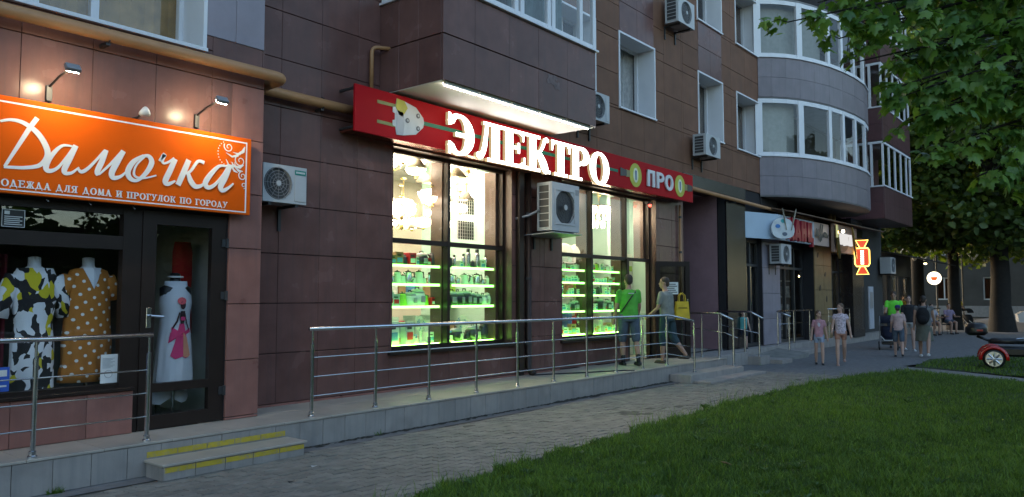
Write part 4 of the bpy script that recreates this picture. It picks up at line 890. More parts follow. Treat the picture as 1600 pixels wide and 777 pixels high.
# ================================================================== clothes shop display
MANW = pm('mannequin_white', (.62, .64, .68), .4, .05)
def torso(rings, M, n=20, folds=0.): # rings (z, rx, ry, cy)
    mb = MB(M); zt0, zb0 = rings[-1][0], rings[0][0]; zs_ = sorted(set(list(np.linspace(zb0, zt0, 15)) + [r_[0] for r_ in rings])) if folds else [r_[0] for r_ in rings]
    zz = [r_[0] for r_ in rings]
    rings = [(z, float(np.interp(z, zz, [r_[1] for r_ in rings])), float(np.interp(z, zz, [r_[2] for r_ in rings])), 0) for z in zs_] if folds else rings
    def fo(z, q): u = max(0, (zt0-z)/(zt0-zb0)-.3); return 1 + folds*(u*math.sin(9*q+2*z) + .6*u*math.sin(14*q-3*z) + .12*math.sin(6*z*3+2*q))
    vs_ = [(rx*fo(z, 2*math.pi*k/n)*math.cos(2*math.pi*k/n), cy_+ry*fo(z, 2*math.pi*k/n)*math.sin(2*math.pi*k/n), z) for (z, rx, ry, cy_) in rings for k in range(n)]; N = len(rings)
    mb.add(vs_, [(i*n+k, i*n+(k+1)%n, (i+1)*n+(k+1)%n, (i+1)*n+k) for i in range(N-1) for k in range(n)] + [tuple(range(n-1, -1, -1)), tuple((N-1)*n+k for k in range(n))]); return mb
def pattern_mat(name, kind):
    m = pm(name, (.6, .6, .6), .85, .05); n = m.node_tree.nodes; l = m.node_tree.links; b = n['Principled BSDF']
    geo = n.new('ShaderNodeNewGeometry'); 
    def ramp(src, stops):
        r = n.new('ShaderNodeValToRGB'); r.color_ramp.interpolation = 'CONSTANT'; e = r.color_ramp.elements; e[0].position = stops[0][0]; e[0].color = (*stops[0][1], 1); e[1].position = stops[1][0]; e[1].color = (*stops[1][1], 1)
        for p_, c_ in stops[2:]: q = e.new(p_); q.color = (*c_, 1)
        l.new(src, r.inputs[0]); return r.outputs[0]
    if kind == 'dots':
        mp = n.new('ShaderNodeMapping'); mp.inputs['Scale'].default_value = (11.5, .01, 11.5); mp.inputs['Rotation'].default_value = (0, R(32), 0); l.new(geo.outputs['Position'], mp.inputs[0])
        v = n.new('ShaderNodeTexVoronoi'); v.inputs['Randomness'].default_value = .12; v.inputs['Scale'].default_value = 1.; l.new(mp.outputs[0], v.inputs['Vector'])
        l.new(ramp(v.outputs['Distance'], [(0, (.75, .72, .66)), (.17, (.42, .155, .022))]), b.inputs['Base Color'])
    else:
        no = n.new('ShaderNodeTexVoronoi'); no.inputs['Scale'].default_value = 20; mp = n.new('ShaderNodeMapping'); mp.inputs['Scale'].default_value = (1, .3, .62); mp.inputs['Rotation'].default_value = (0, R(-35), 0)
        nz = n.new('ShaderNodeTexNoise'); nz.inputs['Scale'].default_value = 4; l.new(geo.outputs['Position'], nz.inputs['Vector'])
        ad = n.new('ShaderNodeVectorMath'); ad.operation = 'MULTIPLY_ADD'; ad.inputs[1].default_value = (.22,)*3; l.new(nz.outputs['Color'], ad.inputs[0]); l.new(geo.outputs['Position'], ad.inputs[2]); l.new(ad.outputs[0], mp.inputs[0]); l.new(mp.outputs[0], no.inputs['Vector'])
        sp = n.new('ShaderNodeSeparateColor'); l.new(no.outputs['Color'], sp.inputs[0])
        l.new(ramp(sp.outputs[0], [(0, (.72, .73, .75)), (.38, (.015, .015, .018)), (.80, (.6, .5, .02)), (.93, (.7, .7, .72))]), b.inputs['Base Color'])
    return m
DOTS = pattern_mat('orange_polka_cloth', 'dots'); LEAFP = pattern_mat('leaf_print_cloth', 'leaves')
FLOOR_Z = .285
yd = Y1+.50
def sleeve(mb, sx, z0, z1, out, r0=.085, r1=.07): mb.tube([(sx*.16, 0, z0), (sx*(.20+out*.5), .0, (z0+z1)/2), (sx*(.20+out), .01, z1)], [r0, (r0+r1)/2, r1], 12)
def mannequin(name_, label, x, y, top, rings, dmat, sl, dlabel, dname, extra=None):
    t = thing('mannequin', label, 'mannequin', (x, y, FLOOR_Z))
    M = Matrix.Translation((x, y, 0))
    mb = torso([(top-.62, .15, .10, 0), (top-.45, .125, .09, 0), (top-.22, .165, .105, 0), (top-.10, .17, .08, 0), (top-.055, .09, .06, .01), (top-.03, .055, .055, .015), (top+.05, .052, .052, .02), (top+.06, .02, .02, .02)], M); obj('bust', mb, MANW, t, smooth=True)
    mb = MB(M); mb.tube([(0, 0, FLOOR_Z+.02), (0, 0, top-.5)], .014, 8); mb.lathe([(.15, FLOOR_Z), (.15, FLOOR_Z+.012), (.02, FLOOR_Z+.03)], 16); obj('stand', mb, STEEL, t)
    d = torso(rings, M, 56, .07); o = obj(dname, d, dmat, None, smooth=True); setp(o, dlabel, 'dress')
    for s_ in ((-1, 1) if sl else ()):
        mb = MB(M); sleeve(mb, s_, *sl); obj('sleeve', mb, dmat, o, smooth=True)
    return t, o
# polka dot dress
def wav(z, rx, ry, cy_=0): return (z, rx, ry, cy_)
yd = 7.88
mannequin('', 'white bust mannequin wearing the orange polka-dot dress in the shop window', 3.20, yd, 1.93, [wav(.80, .235, .15), wav(.92, .232, .145), wav(.96, .218, .135), wav(1.15, .222, .14), wav(1.4, .21, .135), wav(1.62, .20, .13), wav(1.78, .20, .115), wav(1.86, .17, .085), wav(1.88, .12, .07)], DOTS, (1.79, 1.58, .03), 'orange polka-dot dress on a white bust in the clothes shop window', 'polka_dot_dress')
mb = MB(Matrix.Translation((3.20, yd, 0)))
mb.add([(-.085, -.075, 1.885), (.085, -.075, 1.885), (.04, -.122, 1.77), (0, -.134, 1.68), (-.04, -.122, 1.77), (0, -.11, 1.885), (0, -.13, 1.77)], [(0, 4, 6, 5), (5, 6, 2, 1), (4, 3, 6), (6, 3, 2)]); o = obj('neckline', mb, MANW, bpy.data.objects['polka_dot_dress'])
mannequin('', 'bust mannequin wearing the leaf-print dress near the window edge', 2.73, yd, 1.92, [wav(.60, .185, .15), wav(.9, .18, .145), wav(1.2, .175, .14), wav(1.38, .155, .125), wav(1.6, .19, .13), wav(1.78, .19, .115), wav(1.87, .15, .085)], LEAFP, (1.79, 1.42, .07), 'black, white and yellow leaf-print dress with sleeves in the clothes shop window', 'leaf_print_dress')
WD = pm('white_jersey', (.62, .64, .68), .85, .05)
wx, wy = 4.06, Y1+.32
t, wd = mannequin('', 'dark-necked bust mannequin wearing the white dress behind the shop door', wx, wy, 1.80, [wav(.68, .205, .125), wav(.85, .196, .125), wav(1.08, .182, .122), wav(1.3, .158, .112), wav(1.42, .155, .11), wav(1.54, .172, .118), wav(1.62, .165, .11), wav(1.70, .125, .085), wav(1.77, .118, .065)], WD, None, 'white sleeveless dress with a printed dancing woman behind the shop door', 'white_print_dress')
for ch in t.children:
    if ch.name.startswith('bust'): ch.data.materials.clear(); ch.data.materials.append(BLACKP)
mb = MB(); mb.tube([(wx+.07*math.cos(q), wy+.01+.065*math.sin(q), 1.815) for q in np.linspace(0, 6.29, 19)], .011, 6); setp(obj('pearl_necklace', mb, WHITEP), 'pale necklace round the neck of the white dress mannequin', 'necklace')
# printed dancer on the white dress
def flat(poly, mat_, d, name='print', par=wd):
    ZW, RX, RY = (.68, .85, 1.08, 1.3, 1.42, 1.54, 1.62, 1.70), (.205, .196, .182, .158, .155, .172, .165, .125), (.125, .125, .122, .112, .11, .118, .11, .085)
    def yy(x, z): rx = float(np.interp(z, ZW, RX)); return wy - float(np.interp(z, ZW, RY))*1.05*math.sqrt(max(.05, 1-(x/rx)**2)) - d - .003
    n = len(poly); P2 = [(x, .97+(z-.955)*1.1) for x, z in poly]; mb = MB()
    mb.add([(wx+x, yy(x, z), z) for x, z in P2] + [(wx+x, yy(x, z)+.002, z) for x, z in P2], [tuple(range(n)), tuple(range(2*n-1, n-1, -1))] + [(i, n+i, n+(i+1)%n, (i+1)%n) for i in range(n)]); return obj(name, mb, mat_, par)
PINK = pm('print_pink', (.62, .04, .16), .8); SKINP = pm('print_dark_skin', (.04, .018, .02), .8); PEACH = pm('print_peach', (.7, .3, .18), .8)
flat([(-.01, 1.28), (.04, 1.28), (.075, 1.12), (.1, .97), (.06, .955), (.02, .97), (-.05, .95), (-.1, .98), (-.06, 1.1)], PINK, .004)
flat([(.03, 1.2), (.07, 1.15), (.115, .98), (.08, .96), (.03, .97)], PEACH, .0065)
flat([(-.005, 1.40), (.045, 1.40), (.05, 1.34), (.035, 1.28), (.0, 1.28), (-.01, 1.34)], SKINP, .0065)
flat([(.0, 1.345), (.05, 1.345), (.045, 1.31), (.0, 1.31)], PINK, .009)
flat([(-.01, 1.38), (-.03, 1.30), (-.085, 1.22), (-.09, 1.235), (-.045, 1.31), (-.02, 1.39)], SKINP, .0065); flat([(.05, 1.38), (.075, 1.29), (.105, 1.22), (.093, 1.215), (.062, 1.285), (.04, 1.36)], SKINP, .0065)
flat([(-.09, 1.25), (.02, 1.19), (.11, 1.24), (.115, 1.2), (.02, 1.16), (-.1, 1.2), (-.12, 1.1), (-.095, 1.12)], PINK, .009)
flat([(.02+.03*math.cos(q), 1.455+.04*math.sin(q)) for q in np.linspace(0, 6.28, 13)[:-1]], SKINP, .0065)
flat([(.005+.048*math.cos(q), 1.495+.035*math.sin(q)) for q in np.linspace(0, 6.28, 13)[:-1]], pm('print_coral', (.65, .1, .12), .8), .009)
# red dress deeper inside, burgundy cloth, papers on the pane
o = obj('red_dress', torso([wav(1.2, .12, .07), wav(1.7, .11, .06), wav(2.1, .115, .06), wav(2.22, .09, .05)], Matrix.Translation((4.36, 8.3, .0)), 40, .08), pm('red_cloth', (.42, .015, .012), .85), None, smooth=True); setp(o, 'red dress hanging deeper inside behind the white dress', 'dress')
n = 24; mb = MB(); vs_ = [(2.2+.36*i/n, Y1+.55+.03*math.sin(i*1.8), z) for i in range(n+1) for z in (.75, 2.0)]; mb.add(vs_, [(2*i, 2*i+2, 2*i+3, 2*i+1) for i in range(n)]); setp(obj('burgundy_drape', mb, pm('burgundy_cloth', (.12, .008, .02), .9)), 'burgundy lace drape at the left edge of the clothes window', 'drape')
mb = MB(); mb.box(3.225, 3.385, Y1+.078, Y1+.081, .79, 1.06); nt_ = setp(obj('paper_notice', mb, pm('notice_paper', (.72, .72, .7), .7)), 'white A4 notice with a round stamp taped inside the clothes window', 'notice')
mb = MB()
for k in range(9): mb.box(3.24, 3.355-.02*(k % 3), Y1+.0765, Y1+.0775, 1.02-.011*k, 1.024-.011*k)
obj('print_lines', mb, GREYP, nt_)
mb = MB(); mb.tube([(3.297+.035*math.cos(q), Y1+.0772, .875+.035*math.sin(q)) for q in np.linspace(0, 6.29, 21)], .003, 4); obj('stamp', mb, GREYP, nt_)
mb = MB(); mb.box(2.28, 2.47, Y1+.078, Y1+.081, .79, 1.0); bs = setp(obj('blue_sticker', mb, pm('blue_sticker', (.03, .10, .45), .5)), 'small blue sticker at the lower left of the clothes window', 'sticker')
mb = MB(); mb.box(2.39, 2.45, Y1+.0765, Y1+.0775, .92, .975); mb.box(2.32, 2.45, Y1+.0765, Y1+.0775, .83, .845); obj('sticker_print', mb, WHITEP, bs)
mb = MB(); mb.box(2.36, 2.54, Y1+.078, Y1+.081, 2.215, 2.37); bs = setp(obj('dark_sticker', mb, BLACKP), 'black opening-hours sticker with white lines on the clothes shop transom', 'sticker')
mb = MB()
for (a_, b_, c_, d_) in ((2.36, 2.54, 2.365, 2.37), (2.36, 2.54, 2.215, 2.22), (2.36, 2.365, 2.22, 2.365), (2.535, 2.54, 2.22, 2.365)): mb.box(a_, b_, Y1+.0765, Y1+.0775, c_, d_)
for k in range(5): mb.box(2.38, 2.52-.02*(k % 2), Y1+.0765, Y1+.0775, 2.235+k*.017, 2.242+k*.017)
mb.box(2.38, 2.42, Y1+.0765, Y1+.0775, 2.325, 2.355)
obj('sticker_print', mb, WHITEP, bs)
# low table with a white cloth inside the door
mb = MB(Matrix.Translation((4.05, 8.15, 0))); n = 32
vs_ = [((.28+.02*math.sin(5*q))*math.cos(q)*(1 if z > .6 else 1.05), (.28+.02*math.sin(5*q))*math.sin(q)*(1 if z > .6 else 1.05), z + (.03*math.sin(7*q) if z < .6 else 0)) for z in (.52, .63) for q in [2*math.pi*i/n for i in range(n)]]
mb.add(vs_, [(i, (i+1)%n, n+(i+1)%n, n+i) for i in range(n)] + [tuple(range(n, 2*n))]); setp(obj('white_tablecloth', mb, WD, None, smooth=True), 'white cloth hanging over a small round table inside the clothes shop', 'tablecloth')
mb = MB(); mb.tube([(4.05, 8.15, .285), (4.05, 8.15, .62)], .03); mb.lathe([(.26, .60), (.26, .62)], 20, (4.05, 8.15, 0)); mb.lathe([(.18, .286), (.03, .32)], 14, (4.05, 8.15, 0)); setp(obj('round_table', mb, DARKM), 'small round dark table under the white cloth in the clothes shop', 'table')
# ================================================================== lettering: glyphs drawn as pen strokes with a width at every point
def arc(cx_, cz_, rx, rz, a0, a1, n, wf): return [(cx_+rx*math.cos(R(a0+(a1-a0)*i/n)), cz_+rz*math.sin(R(a0+(a1-a0)*i/n)), wf(R(a0+(a1-a0)*i/n))) for i in range(n+1)]
def cat(pts, n=6):
    """smooth curve through (x, z, width) points"""
    out = []
    P_ = [pts[0]] + list(pts) + [pts[-1]]
    for i in range(1, len(P_)-2):
        for k in range(n):
            t = k/n; out.append(tuple(.5*((2*P_[i][j]) + (-P_[i-1][j]+P_[i+1][j])*t + (2*P_[i-1][j]-5*P_[i][j]+4*P_[i+1][j]-P_[i+2][j])*t*t + (-P_[i-1][j]+3*P_[i][j]-3*P_[i+1][j]+P_[i+2][j])*t**3) for j in range(3)))
    out.append(tuple(pts[-1])); return out
def L(x0, z0, x1, z1, w_): return [(x0, z0, w_), (x1, z1, w_)]
def serif_glyph(ch, b, t):
    """strokes of a serif capital of height 1; b thick stem, t thin line; returns strokes, advance"""
    def stem(x, z0=0, z1=1): return [L(x, z0, x, z1, b)]
    def sf(x, z, w_=None): w_ = w_ or b*2.1; zz = t/2 if z == 0 else 1-t/2; return [L(x-w_/2, zz, x+w_/2, zz, t)]
    v = lambda lo, hi: (lambda a: lo + (hi-lo)*abs(math.cos(a))**1.5)
    h = b/2
    if ch == 'О': return [arc(.42, .5, .42-h*.9, .5-t*.45, 0, 360, 40, v(t, b*1.05))], .84
    if ch == 'Э': return [arc(.30, .5, .42-h*.9, .5-t*.45, 138, -138, 34, v(t, b*1.05)), L(.2, .5, .6, .5, t*1.2), arc(.06, .80, .045, .05, 0, 360, 10, lambda a: .07), arc(.06, .20, .045, .05, 0, 360, 10, lambda a: .07), L(.025, .7, .025, 1.0, t*.8), L(.025, .0, .025, .3, t*.8)], .74
    if ch == 'Е': return stem(.18) + sf(.14, 0) + sf(.14, 1) + [L(.1, 1-t/2, .66, 1-t/2, t), L(.1, t/2, .70, t/2, t), L(.2, .52, .5, .52, t), [(.645, 1, t), (.66, .72, t*.4)], [(.68, 0, t), (.70, .30, t*.4)], L(.5, .38, .5, .66, t*.8), [(.6, .96, t*2.2), (.655, .86, t*.6)], [(.62, .05, t*2.4), (.69, .16, t*.6)]], .76
    if ch == 'Р': return stem(.18) + sf(.18, 0) + sf(.14, 1) + [arc(.36, .735, .30-h*.2, .265-t*.45, 90, -90, 18, lambda a: t+(b-t)*abs(math.cos(a))**1.3), L(.15, 1-t/2, .38, 1-t/2, t), L(.2, .475, .38, .475, t)], .74
    if ch == 'Т': return stem(.36) + sf(.36, 0) + [L(.02, 1-t/2, .70, 1-t/2, t), [(.03, 1, t), (.02, .70, t*.4)], [(.69, 1, t), (.70, .70, t*.4)], [(.06, .96, t*2), (.03, .84, t*.6)], [(.66, .96, t*2), (.69, .84, t*.6)]], .72
    if ch == 'К': return stem(.18) + sf(.18, 0) + sf(.18, 1) + [cat([(.22, .5, t), (.42, .56, t), (.55, .75, t*1.1), (.62, .92, t*1.3), (.72, .94, t*1.6)]), arc(.7, .93, .03, .03, 0, 360, 10, lambda a: .06), cat([(.36, .54, b*.7), (.52, .32, b), (.64, .08, b*.9), (.70, .03, t)]), L(.62, t/2, .82, t/2, t)], .82
    if ch == 'Л': return stem(.60) + sf(.60, 0) + sf(.62, 1, b*1.9) + [L(.22, 1-t/2, .62, 1-t/2, t), cat([(.32, 1-t/2, t), (.29, .62, t*1.3), (.23, .28, t*1.6), (.13, .08, t*1.4), (.06, .10, t)]), arc(.07, .11, .035, .04, 0, 360, 10, lambda a: .08)], .80
    if ch == 'П': return stem(.16) + stem(.62) + sf(.16, 0) + sf(.62, 0) + sf(.14, 1) + sf(.64, 1) + [L(.16, 1-t/2, .62, 1-t/2, t)], .80
    if ch == 'Н': return stem(.16) + stem(.62) + sf(.16, 0) + sf(.62, 0) + sf(.16, 1) + sf(.62, 1) + [L(.16, .52, .62, .52, t)], .80
    if ch == 'И': return stem(.16) + stem(.62) + sf(.16, 0) + sf(.62, 0) + sf(.16, 1) + sf(.62, 1) + [L(.18, .12, .60, .88, t*1.1)], .80
    if ch == 'Г': return stem(.18) + sf(.18, 0) + sf(.14, 1) + [L(.1, 1-t/2, .58, 1-t/2, t), [(.57, 1, t), (.585, .70, t*.5)]], .62
    if ch == 'А': return [[(.40, 1, t*1.2), (.14, 0, t*1.2)], [(.38, 1, b*.9), (.66, 0, b)], L(.22, .34, .56, .34, t)] + sf(.13, 0, b*1.6) + sf(.68, 0, b*1.9), .80
    if ch == 'Д': return [[(.36, 1, t*1.2), (.18, .1, t*1.2)], [(.36, 1, b*.8), (.62, .08, b)], L(.04, .1, .78, .1, t), [(.06, .1, t), (.04, -.16, t)], [(.76, .1, t), (.78, -.16, t)]], .84
    if ch == 'М': return [L(.14, 0, .16, 1, t*1.2), L(.72, 0, .70, 1, b), [(.17, 1, b), (.43, .1, b*.8)], [(.69, .98, t), (.43, .1, t)]] + sf(.14, 0, b*1.6) + sf(.72, 0), .88
    if ch == 'Ж': return stem(.46) + sf(.46, 0) + sf(.46, 1) + [cat([(.46, .5, t), (.28, .56, t), (.18, .8, t*1.1), (.08, .95, t*1.5)]), cat([(.46, .5, t), (.64, .56, t), (.74, .8, t*1.1), (.84, .95, t*1.5)]), [(.34, .53, b*.7), (.10, .03, b*.8)], [(.58, .53, b*.7), (.82, .03, b*.8)]] + sf(.08, 0, b*1.4) + sf(.84, 0, b*1.4), .94
    if ch == 'Я': return stem(.56) + sf(.56, 0) + sf(.60, 1) + [arc(.36, .735, .25, .265-t*.45, 90, 270, 18, lambda a: t+(b*.9-t)*abs(math.cos(a))**1.3), L(.36, 1-t/2, .56, 1-t/2, t), L(.36, .475, .56, .475, t), [(.36, .47, b*.8), (.12, .03, b*.8)]] + sf(.10, 0, b*1.4), .76
    if ch == 'У': return [[(.12, 1, b*.9), (.38, .38, b*.8)], cat([(.62, 1, t*1.2), (.42, .45, t*1.2), (.26, .06, t*1.2), (.12, .04, t)])] + sf(.12, 1, b*1.8) + sf(.64, 1, b*1.5) + [arc(.11, .06, .03, .03, 0, 360, 8, lambda a: .06)], .74
    return [], .4
def sans_glyph(ch, b):
    h = b/2
    if ch == 'П': return [L(h, 0, h, 1, b), L(.62-h, 0, .62-h, 1, b), L(0, 1-h, .62, 1-h, b)], .72
    if ch == 'Р': return [L(h, 0, h, 1, b), arc(.32, .70, .28-h*.6, .30-h, 90, -90, 14, lambda a: b), L(h, 1-h, .33, 1-h, b), L(h, .40+h, .33, .40+h, b)], .66
    if ch == 'О': return [arc(.36, .5, .36-h, .5-h, 0, 360, 30, lambda a: b)], .74
    if ch == 'К': return [L(h, 0, h, 1, b), [(b, .48, b), (.60, 1, b)], [(.28, .6, b), (.62, 0, b)]], .70
    if ch == 'А': return [[(.32, 1, b), (.06, 0, b)], [(.36, 1, b), (.62, 0, b)], L(.16, .26, .52, .26, b*.9)], .72
    if ch == 'Н': return [L(h, 0, h, 1, b), L(.60-h, 0, .60-h, 1, b), L(h, .5, .6-h, .5, b)], .70
    if ch == 'Ц': return [L(h, 0, h, 1, b), L(.58-h, 0, .58-h, 1, b), L(0, h, .68, h, b), L(.66, -.2, .66, b, b*.8)], .76
    if ch == 'У': return [[(.06, 1, b), (.32, .42, b)], [(.58, 1, b), (.22, .0, b), (.1, .02, b)]], .66
    if ch == 'Г': return [L(h, 0, h, 1, b), L(0, 1-h, .5, 1-h, b)], .54
    if ch == '9': return [arc(.25, .68, .18, .24, 0, 360, 16, lambda a: b), cat([(.43, .66, b), (.38, .25, b), (.2, .04, b)])], .5
    return [], .4
def stroke(mb, pts, f, y0, y1):
    """pen stroke -> extruded band; f maps (x, z) to world x, z"""
    N = len(pts); closed = N > 3 and abs(pts[0][0]-pts[-1][0]) < 1e-6 and abs(pts[0][1]-pts[-1][1]) < 1e-6
    Ls, Rs = [], []
    for i in range(N):
        a_, b_ = pts[max(i-1, 0)], pts[min(i+1, N-1)]
        if closed and i in (0, N-1): a_, b_ = pts[N-2], pts[1]
        dx, dz = b_[0]-a_[0], b_[1]-a_[1]; l_ = math.hypot(dx, dz) or 1; nx_, nz_ = -dz/l_, dx/l_; x, z, w_ = pts[i]
        Ls.append(f(x+nx_*w_/2, z+nz_*w_/2)); Rs.append(f(x-nx_*w_/2, z-nz_*w_/2))
    vs_ = [(p[0], y0, p[1]) for p in Ls] + [(p[0], y0, p[1]) for p in Rs] + [(p[0], y1, p[1]) for p in Ls] + [(p[0], y1, p[1]) for p in Rs]
    fs = []
    for i in range(N-1):
        fs += [(i, i+1, N+i+1, N+i), (2*N+i, 3*N+i, 3*N+i+1, 2*N+i+1), (i, 2*N+i, 2*N+i+1, i+1), (N+i, N+i+1, 3*N+i+1, 3*N+i)]
    if not closed: fs += [(0, N, 3*N, 2*N), (N-1, 3*N-1, 4*N-1, 2*N-1)]
    mb.add(vs_, fs)
def letter(strokes, x, z, hx_, hz_, yback, yfront, mat_, parent, name='letter', slant=0., side=None):
    mb = MB()
    for i, s_ in enumerate(strokes):
        stroke(mb, s_, lambda u, v: (x+(u+slant*v)*hx_, z+v*hz_), yfront - .0004*i, yback)
    if side is not None:
        o = obj(name, mb, [mat_, side], parent); me = o.data
        mi = [0 if p.normal.y < -.9 else 1 for p in me.polygons]; me.polygons.foreach_set('material_index', mi); return o
    return obj(name, mb, mat_, parent)
def write(text, font, x0, x1, z, h, yback, yfront, mat_, parent, name='letter', gap=.08, space=.38, side=None, each=True):
    gl = [font(c) if c != ' ' else ([], space) for c in text]; tot = sum(g_[1] for g_ in gl) + gap*(len(gl)-1); k = (x1-x0)/tot; x = x0
    out = []
    for s_, adv in gl:
        if s_: out.append(letter(s_, x, z, k, h, yback, yfront, mat_, parent, name, side=side))
        x += (adv+gap)*k
    return out
SERB = lambda b, t: (lambda c: serif_glyph(c, b, t)); SANS = lambda b: (lambda c: sans_glyph(c, b))

# ================================================================== red sign of the electrical shop
YS = 7.70
RED = pm('sign_red_film', (.46, .010, .016), .45, .06, 1.5, dirt=.12, dcol=(.34, .01, .02), spec=.06)
sg = thing('electrical_shop_sign', 'long red sign with plug, bulbs and lit white letters ЭЛЕКТРО above shop windows', 'sign', (11, YS, 3.75))
mb = MB(); mb.box(6.29, 16.0, YS, YS+.035, 3.74, 4.355, .004); obj('panel', mb, RED, sg)
mb = MB(); mb.box(6.33, 15.96, YS+.04, Y2-.01, 3.765, 3.785); obj('bottom_tray', mb, pm('sign_tray', (.22, .06, .045), .25, metal=.6), sg)
for x in (6.31, 8.6, 11.2, 13.6, 15.95):
    for z in (4.30, 3.79): mb = MB(); mb.box(x, x+.03, YS+.036, Y2-.005, z, z+.03); obj('bracket', mb, DARKM, sg)
LETM = emat('lit_letter_face', (1, .93, .88), 2.6); LETS = pm('letter_side', (.28, .19, .08), .4, emit=(1, .75, .4), es=.12)
YF = YS-.075
write('ЭЛЕКТРО', SERB(.25, .085), 7.95, 12.30, 3.685, .60, YS-.02, YF, LETM, sg, 'lit_letter', gap=.06, side=LETS)
mb = MB(); mb.box(7.50, 12.75, YS-.006, YS-.002, 4.02, 4.075); obj('green_cable', mb, pm('cable_green', (.0, .17, .085), .5), sg)
# plug
PLUGW = pm('plug_white', (.58, .60, .60), .4, .08, 6); PLUGS = pm('plug_grey', (.42, .44, .46), .4); PLUGY = pm('plug_yellow', (.55, .5, .06), .5); PINM = pm('plug_pin', (.22, .22, .05), .4)
def face(poly, mat_, d, name, par=sg): m = MB(); m.prism(poly, YS-d-.004, YS-d); return obj(name, m, mat_, par)
face([(6.66, 4.17), (7.0, 4.17), (7.0, 4.215), (6.66, 4.215)], PINM, .002, 'plug_pin'); face([(6.66, 3.905), (7.02, 3.90), (7.02, 3.945), (6.66, 3.95)], PINM, .002, 'plug_pin')
face([(7.0, 3.80), (7.12, 3.81), (7.36, 3.86), (7.50, 3.98), (7.52, 4.05), (7.50, 4.12), (7.36, 4.24), (7.12, 4.29), (7.0, 4.30), (6.98, 4.18), (6.93, 4.17), (6.93, 4.10), (6.97, 4.09), (6.97, 4.0), (6.93, 3.99), (6.93, 3.92), (6.98, 3.91)], PLUGW, .006, 'plug_body')
face([(7.0, 3.80), (7.12, 3.81), (7.14, 3.95), (7.12, 4.12), (7.0, 4.14)], PLUGS, .0105, 'plug_shade')
face([(6.98, 4.18), (7.0, 4.30), (7.14, 4.285), (7.20, 4.2), (7.10, 4.06), (7.04, 4.08)], PLUGY, .0105, 'plug_patch')
for (x, z) in ((7.2, 4.03), (7.40, 4.13), (7.40, 3.95)):
    face([(x+.035*math.cos(q), z+.035*math.sin(q)) for q in np.linspace(0, 6.28, 15)[:-1]], pm('screw_grey', (.12, .12, .13), .4), .0115, 'plug_screw')
    face([(x+.018*math.cos(q), z+.018*math.sin(q)) for q in np.linspace(0, 6.28, 11)[:-1]], PLUGS, .016, 'plug_screw')
BULBY = pm('bulb_print_yellow', (.50, .48, .05), .5); BULBC = pm('bulb_print_core', (.75, .76, .5), .5)
def bulb(cx_, d):
    face([(cx_+.24*math.cos(q), 4.045+.24*math.sin(q)) for q in np.linspace(0, 6.28, 25)[:-1]], BULBY, .0065, 'bulb_glow')
    face([(cx_+.10*math.cos(q), 4.045+.15*math.sin(q)) for q in np.linspace(0, 6.28, 19)[:-1]], BULBC, .011, 'bulb_core')
    face([(cx_-.02, 3.95), (cx_+.02, 3.95), (cx_+.03, 4.14), (cx_-.03, 4.14)], pm('filament', (.12, .16, .3), .5), .0155, 'filament')
    a_, b_ = sorted((cx_+d*.22, cx_+d*.38)); face([(a_, 3.97), (b_, 3.985), (b_, 4.105), (a_, 4.12)], pm('bulb_cap', (.25, .2, .07), .4), .0085, 'bulb_cap')
    a_, b_ = sorted((cx_+d*.36, cx_+d*.60)); face([(a_, 3.96), (b_, 3.99), (b_, 4.10), (a_, 4.13)], pm('bulb_holder', (.03, .025, .03), .4), .0125, 'bulb_holder')
bulb(13.42, -1); bulb(15.35, 1)
write('ПРО', SANS(.19), 13.86, 15.0, 3.88, .34, YS-.012, YS-.04, pm('white_relief_letter', (.68, .66, .66), .4), sg, 'relief_letter', gap=.07)
# strip lights along the balcony's front edge, lighting the sign
for i in range(5):
    x0 = 7.1+i*.69; t = thing('strip_light', 'slim lit strip lamp under the balcony edge, %s from the left' % ORD[i], 'strip light', (x0, 6.9, 4.38), 'strip lamps under the balcony')
    mb = MB(); mb.box(x0, x0+.66, 6.868, 6.905, 4.375, 4.398); obj('housing', mb, WHITEP, t)
    mb = MB(); mb.box(x0+.01, x0+.65, 6.906, 6.916, 4.362, 4.396); obj('diffuser', mb, emat('strip_diffuser', (1, .93, .8), 6), t)

# ================================================================== orange sign of the clothes shop
YD = 7.40
ORG = pm('sign_orange_film', (.66, .10, .004), .5, .06, 1.5, spec=.06)
og = thing('clothes_shop_sign', 'orange sign with white script letters Дамочка above the clothes shop', 'sign', (3, YD, 2.5))
OX1, OZ0, OZ1 = 4.63, 2.485, 3.315
mb = MB(); mb.box(.55, OX1, YD, YD+.05, OZ0, OZ1, .004); obj('panel', mb, ORG, og)
for z in (2.62, 3.18): mb = MB(); mb.box(.7, OX1-.1, YD+.051, Y1-.002, z, z+.04); obj('mounting_rail', mb, DARKM, og)
WPR = pm('sign_white_film', (.74, .74, .74), .45, .04)
for (a_, b_, c_, d_) in ((.6, OX1-.05, OZ1-.06, OZ1-.045), (.6, OX1-.05, OZ0+.022, OZ0+.034), (OX1-.065, OX1-.05, OZ0+.034, OZ1-.06)): mb = MB(); mb.box(a_, b_, YD-.002, YD-.0005, c_, d_); obj('border_line', mb, WPR, og)
SCN = [0]
def script(pts_list, name='script_letter'):
    mb = MB()
    for i, s_ in enumerate(pts_list): SCN[0] += 1; stroke(mb, cat(s_, 7), lambda u, v: (u, v), YD-.004-.0004*SCN[0], YD-.0008-.00002*SCN[0])
    return obj(name, mb, WPR, og)
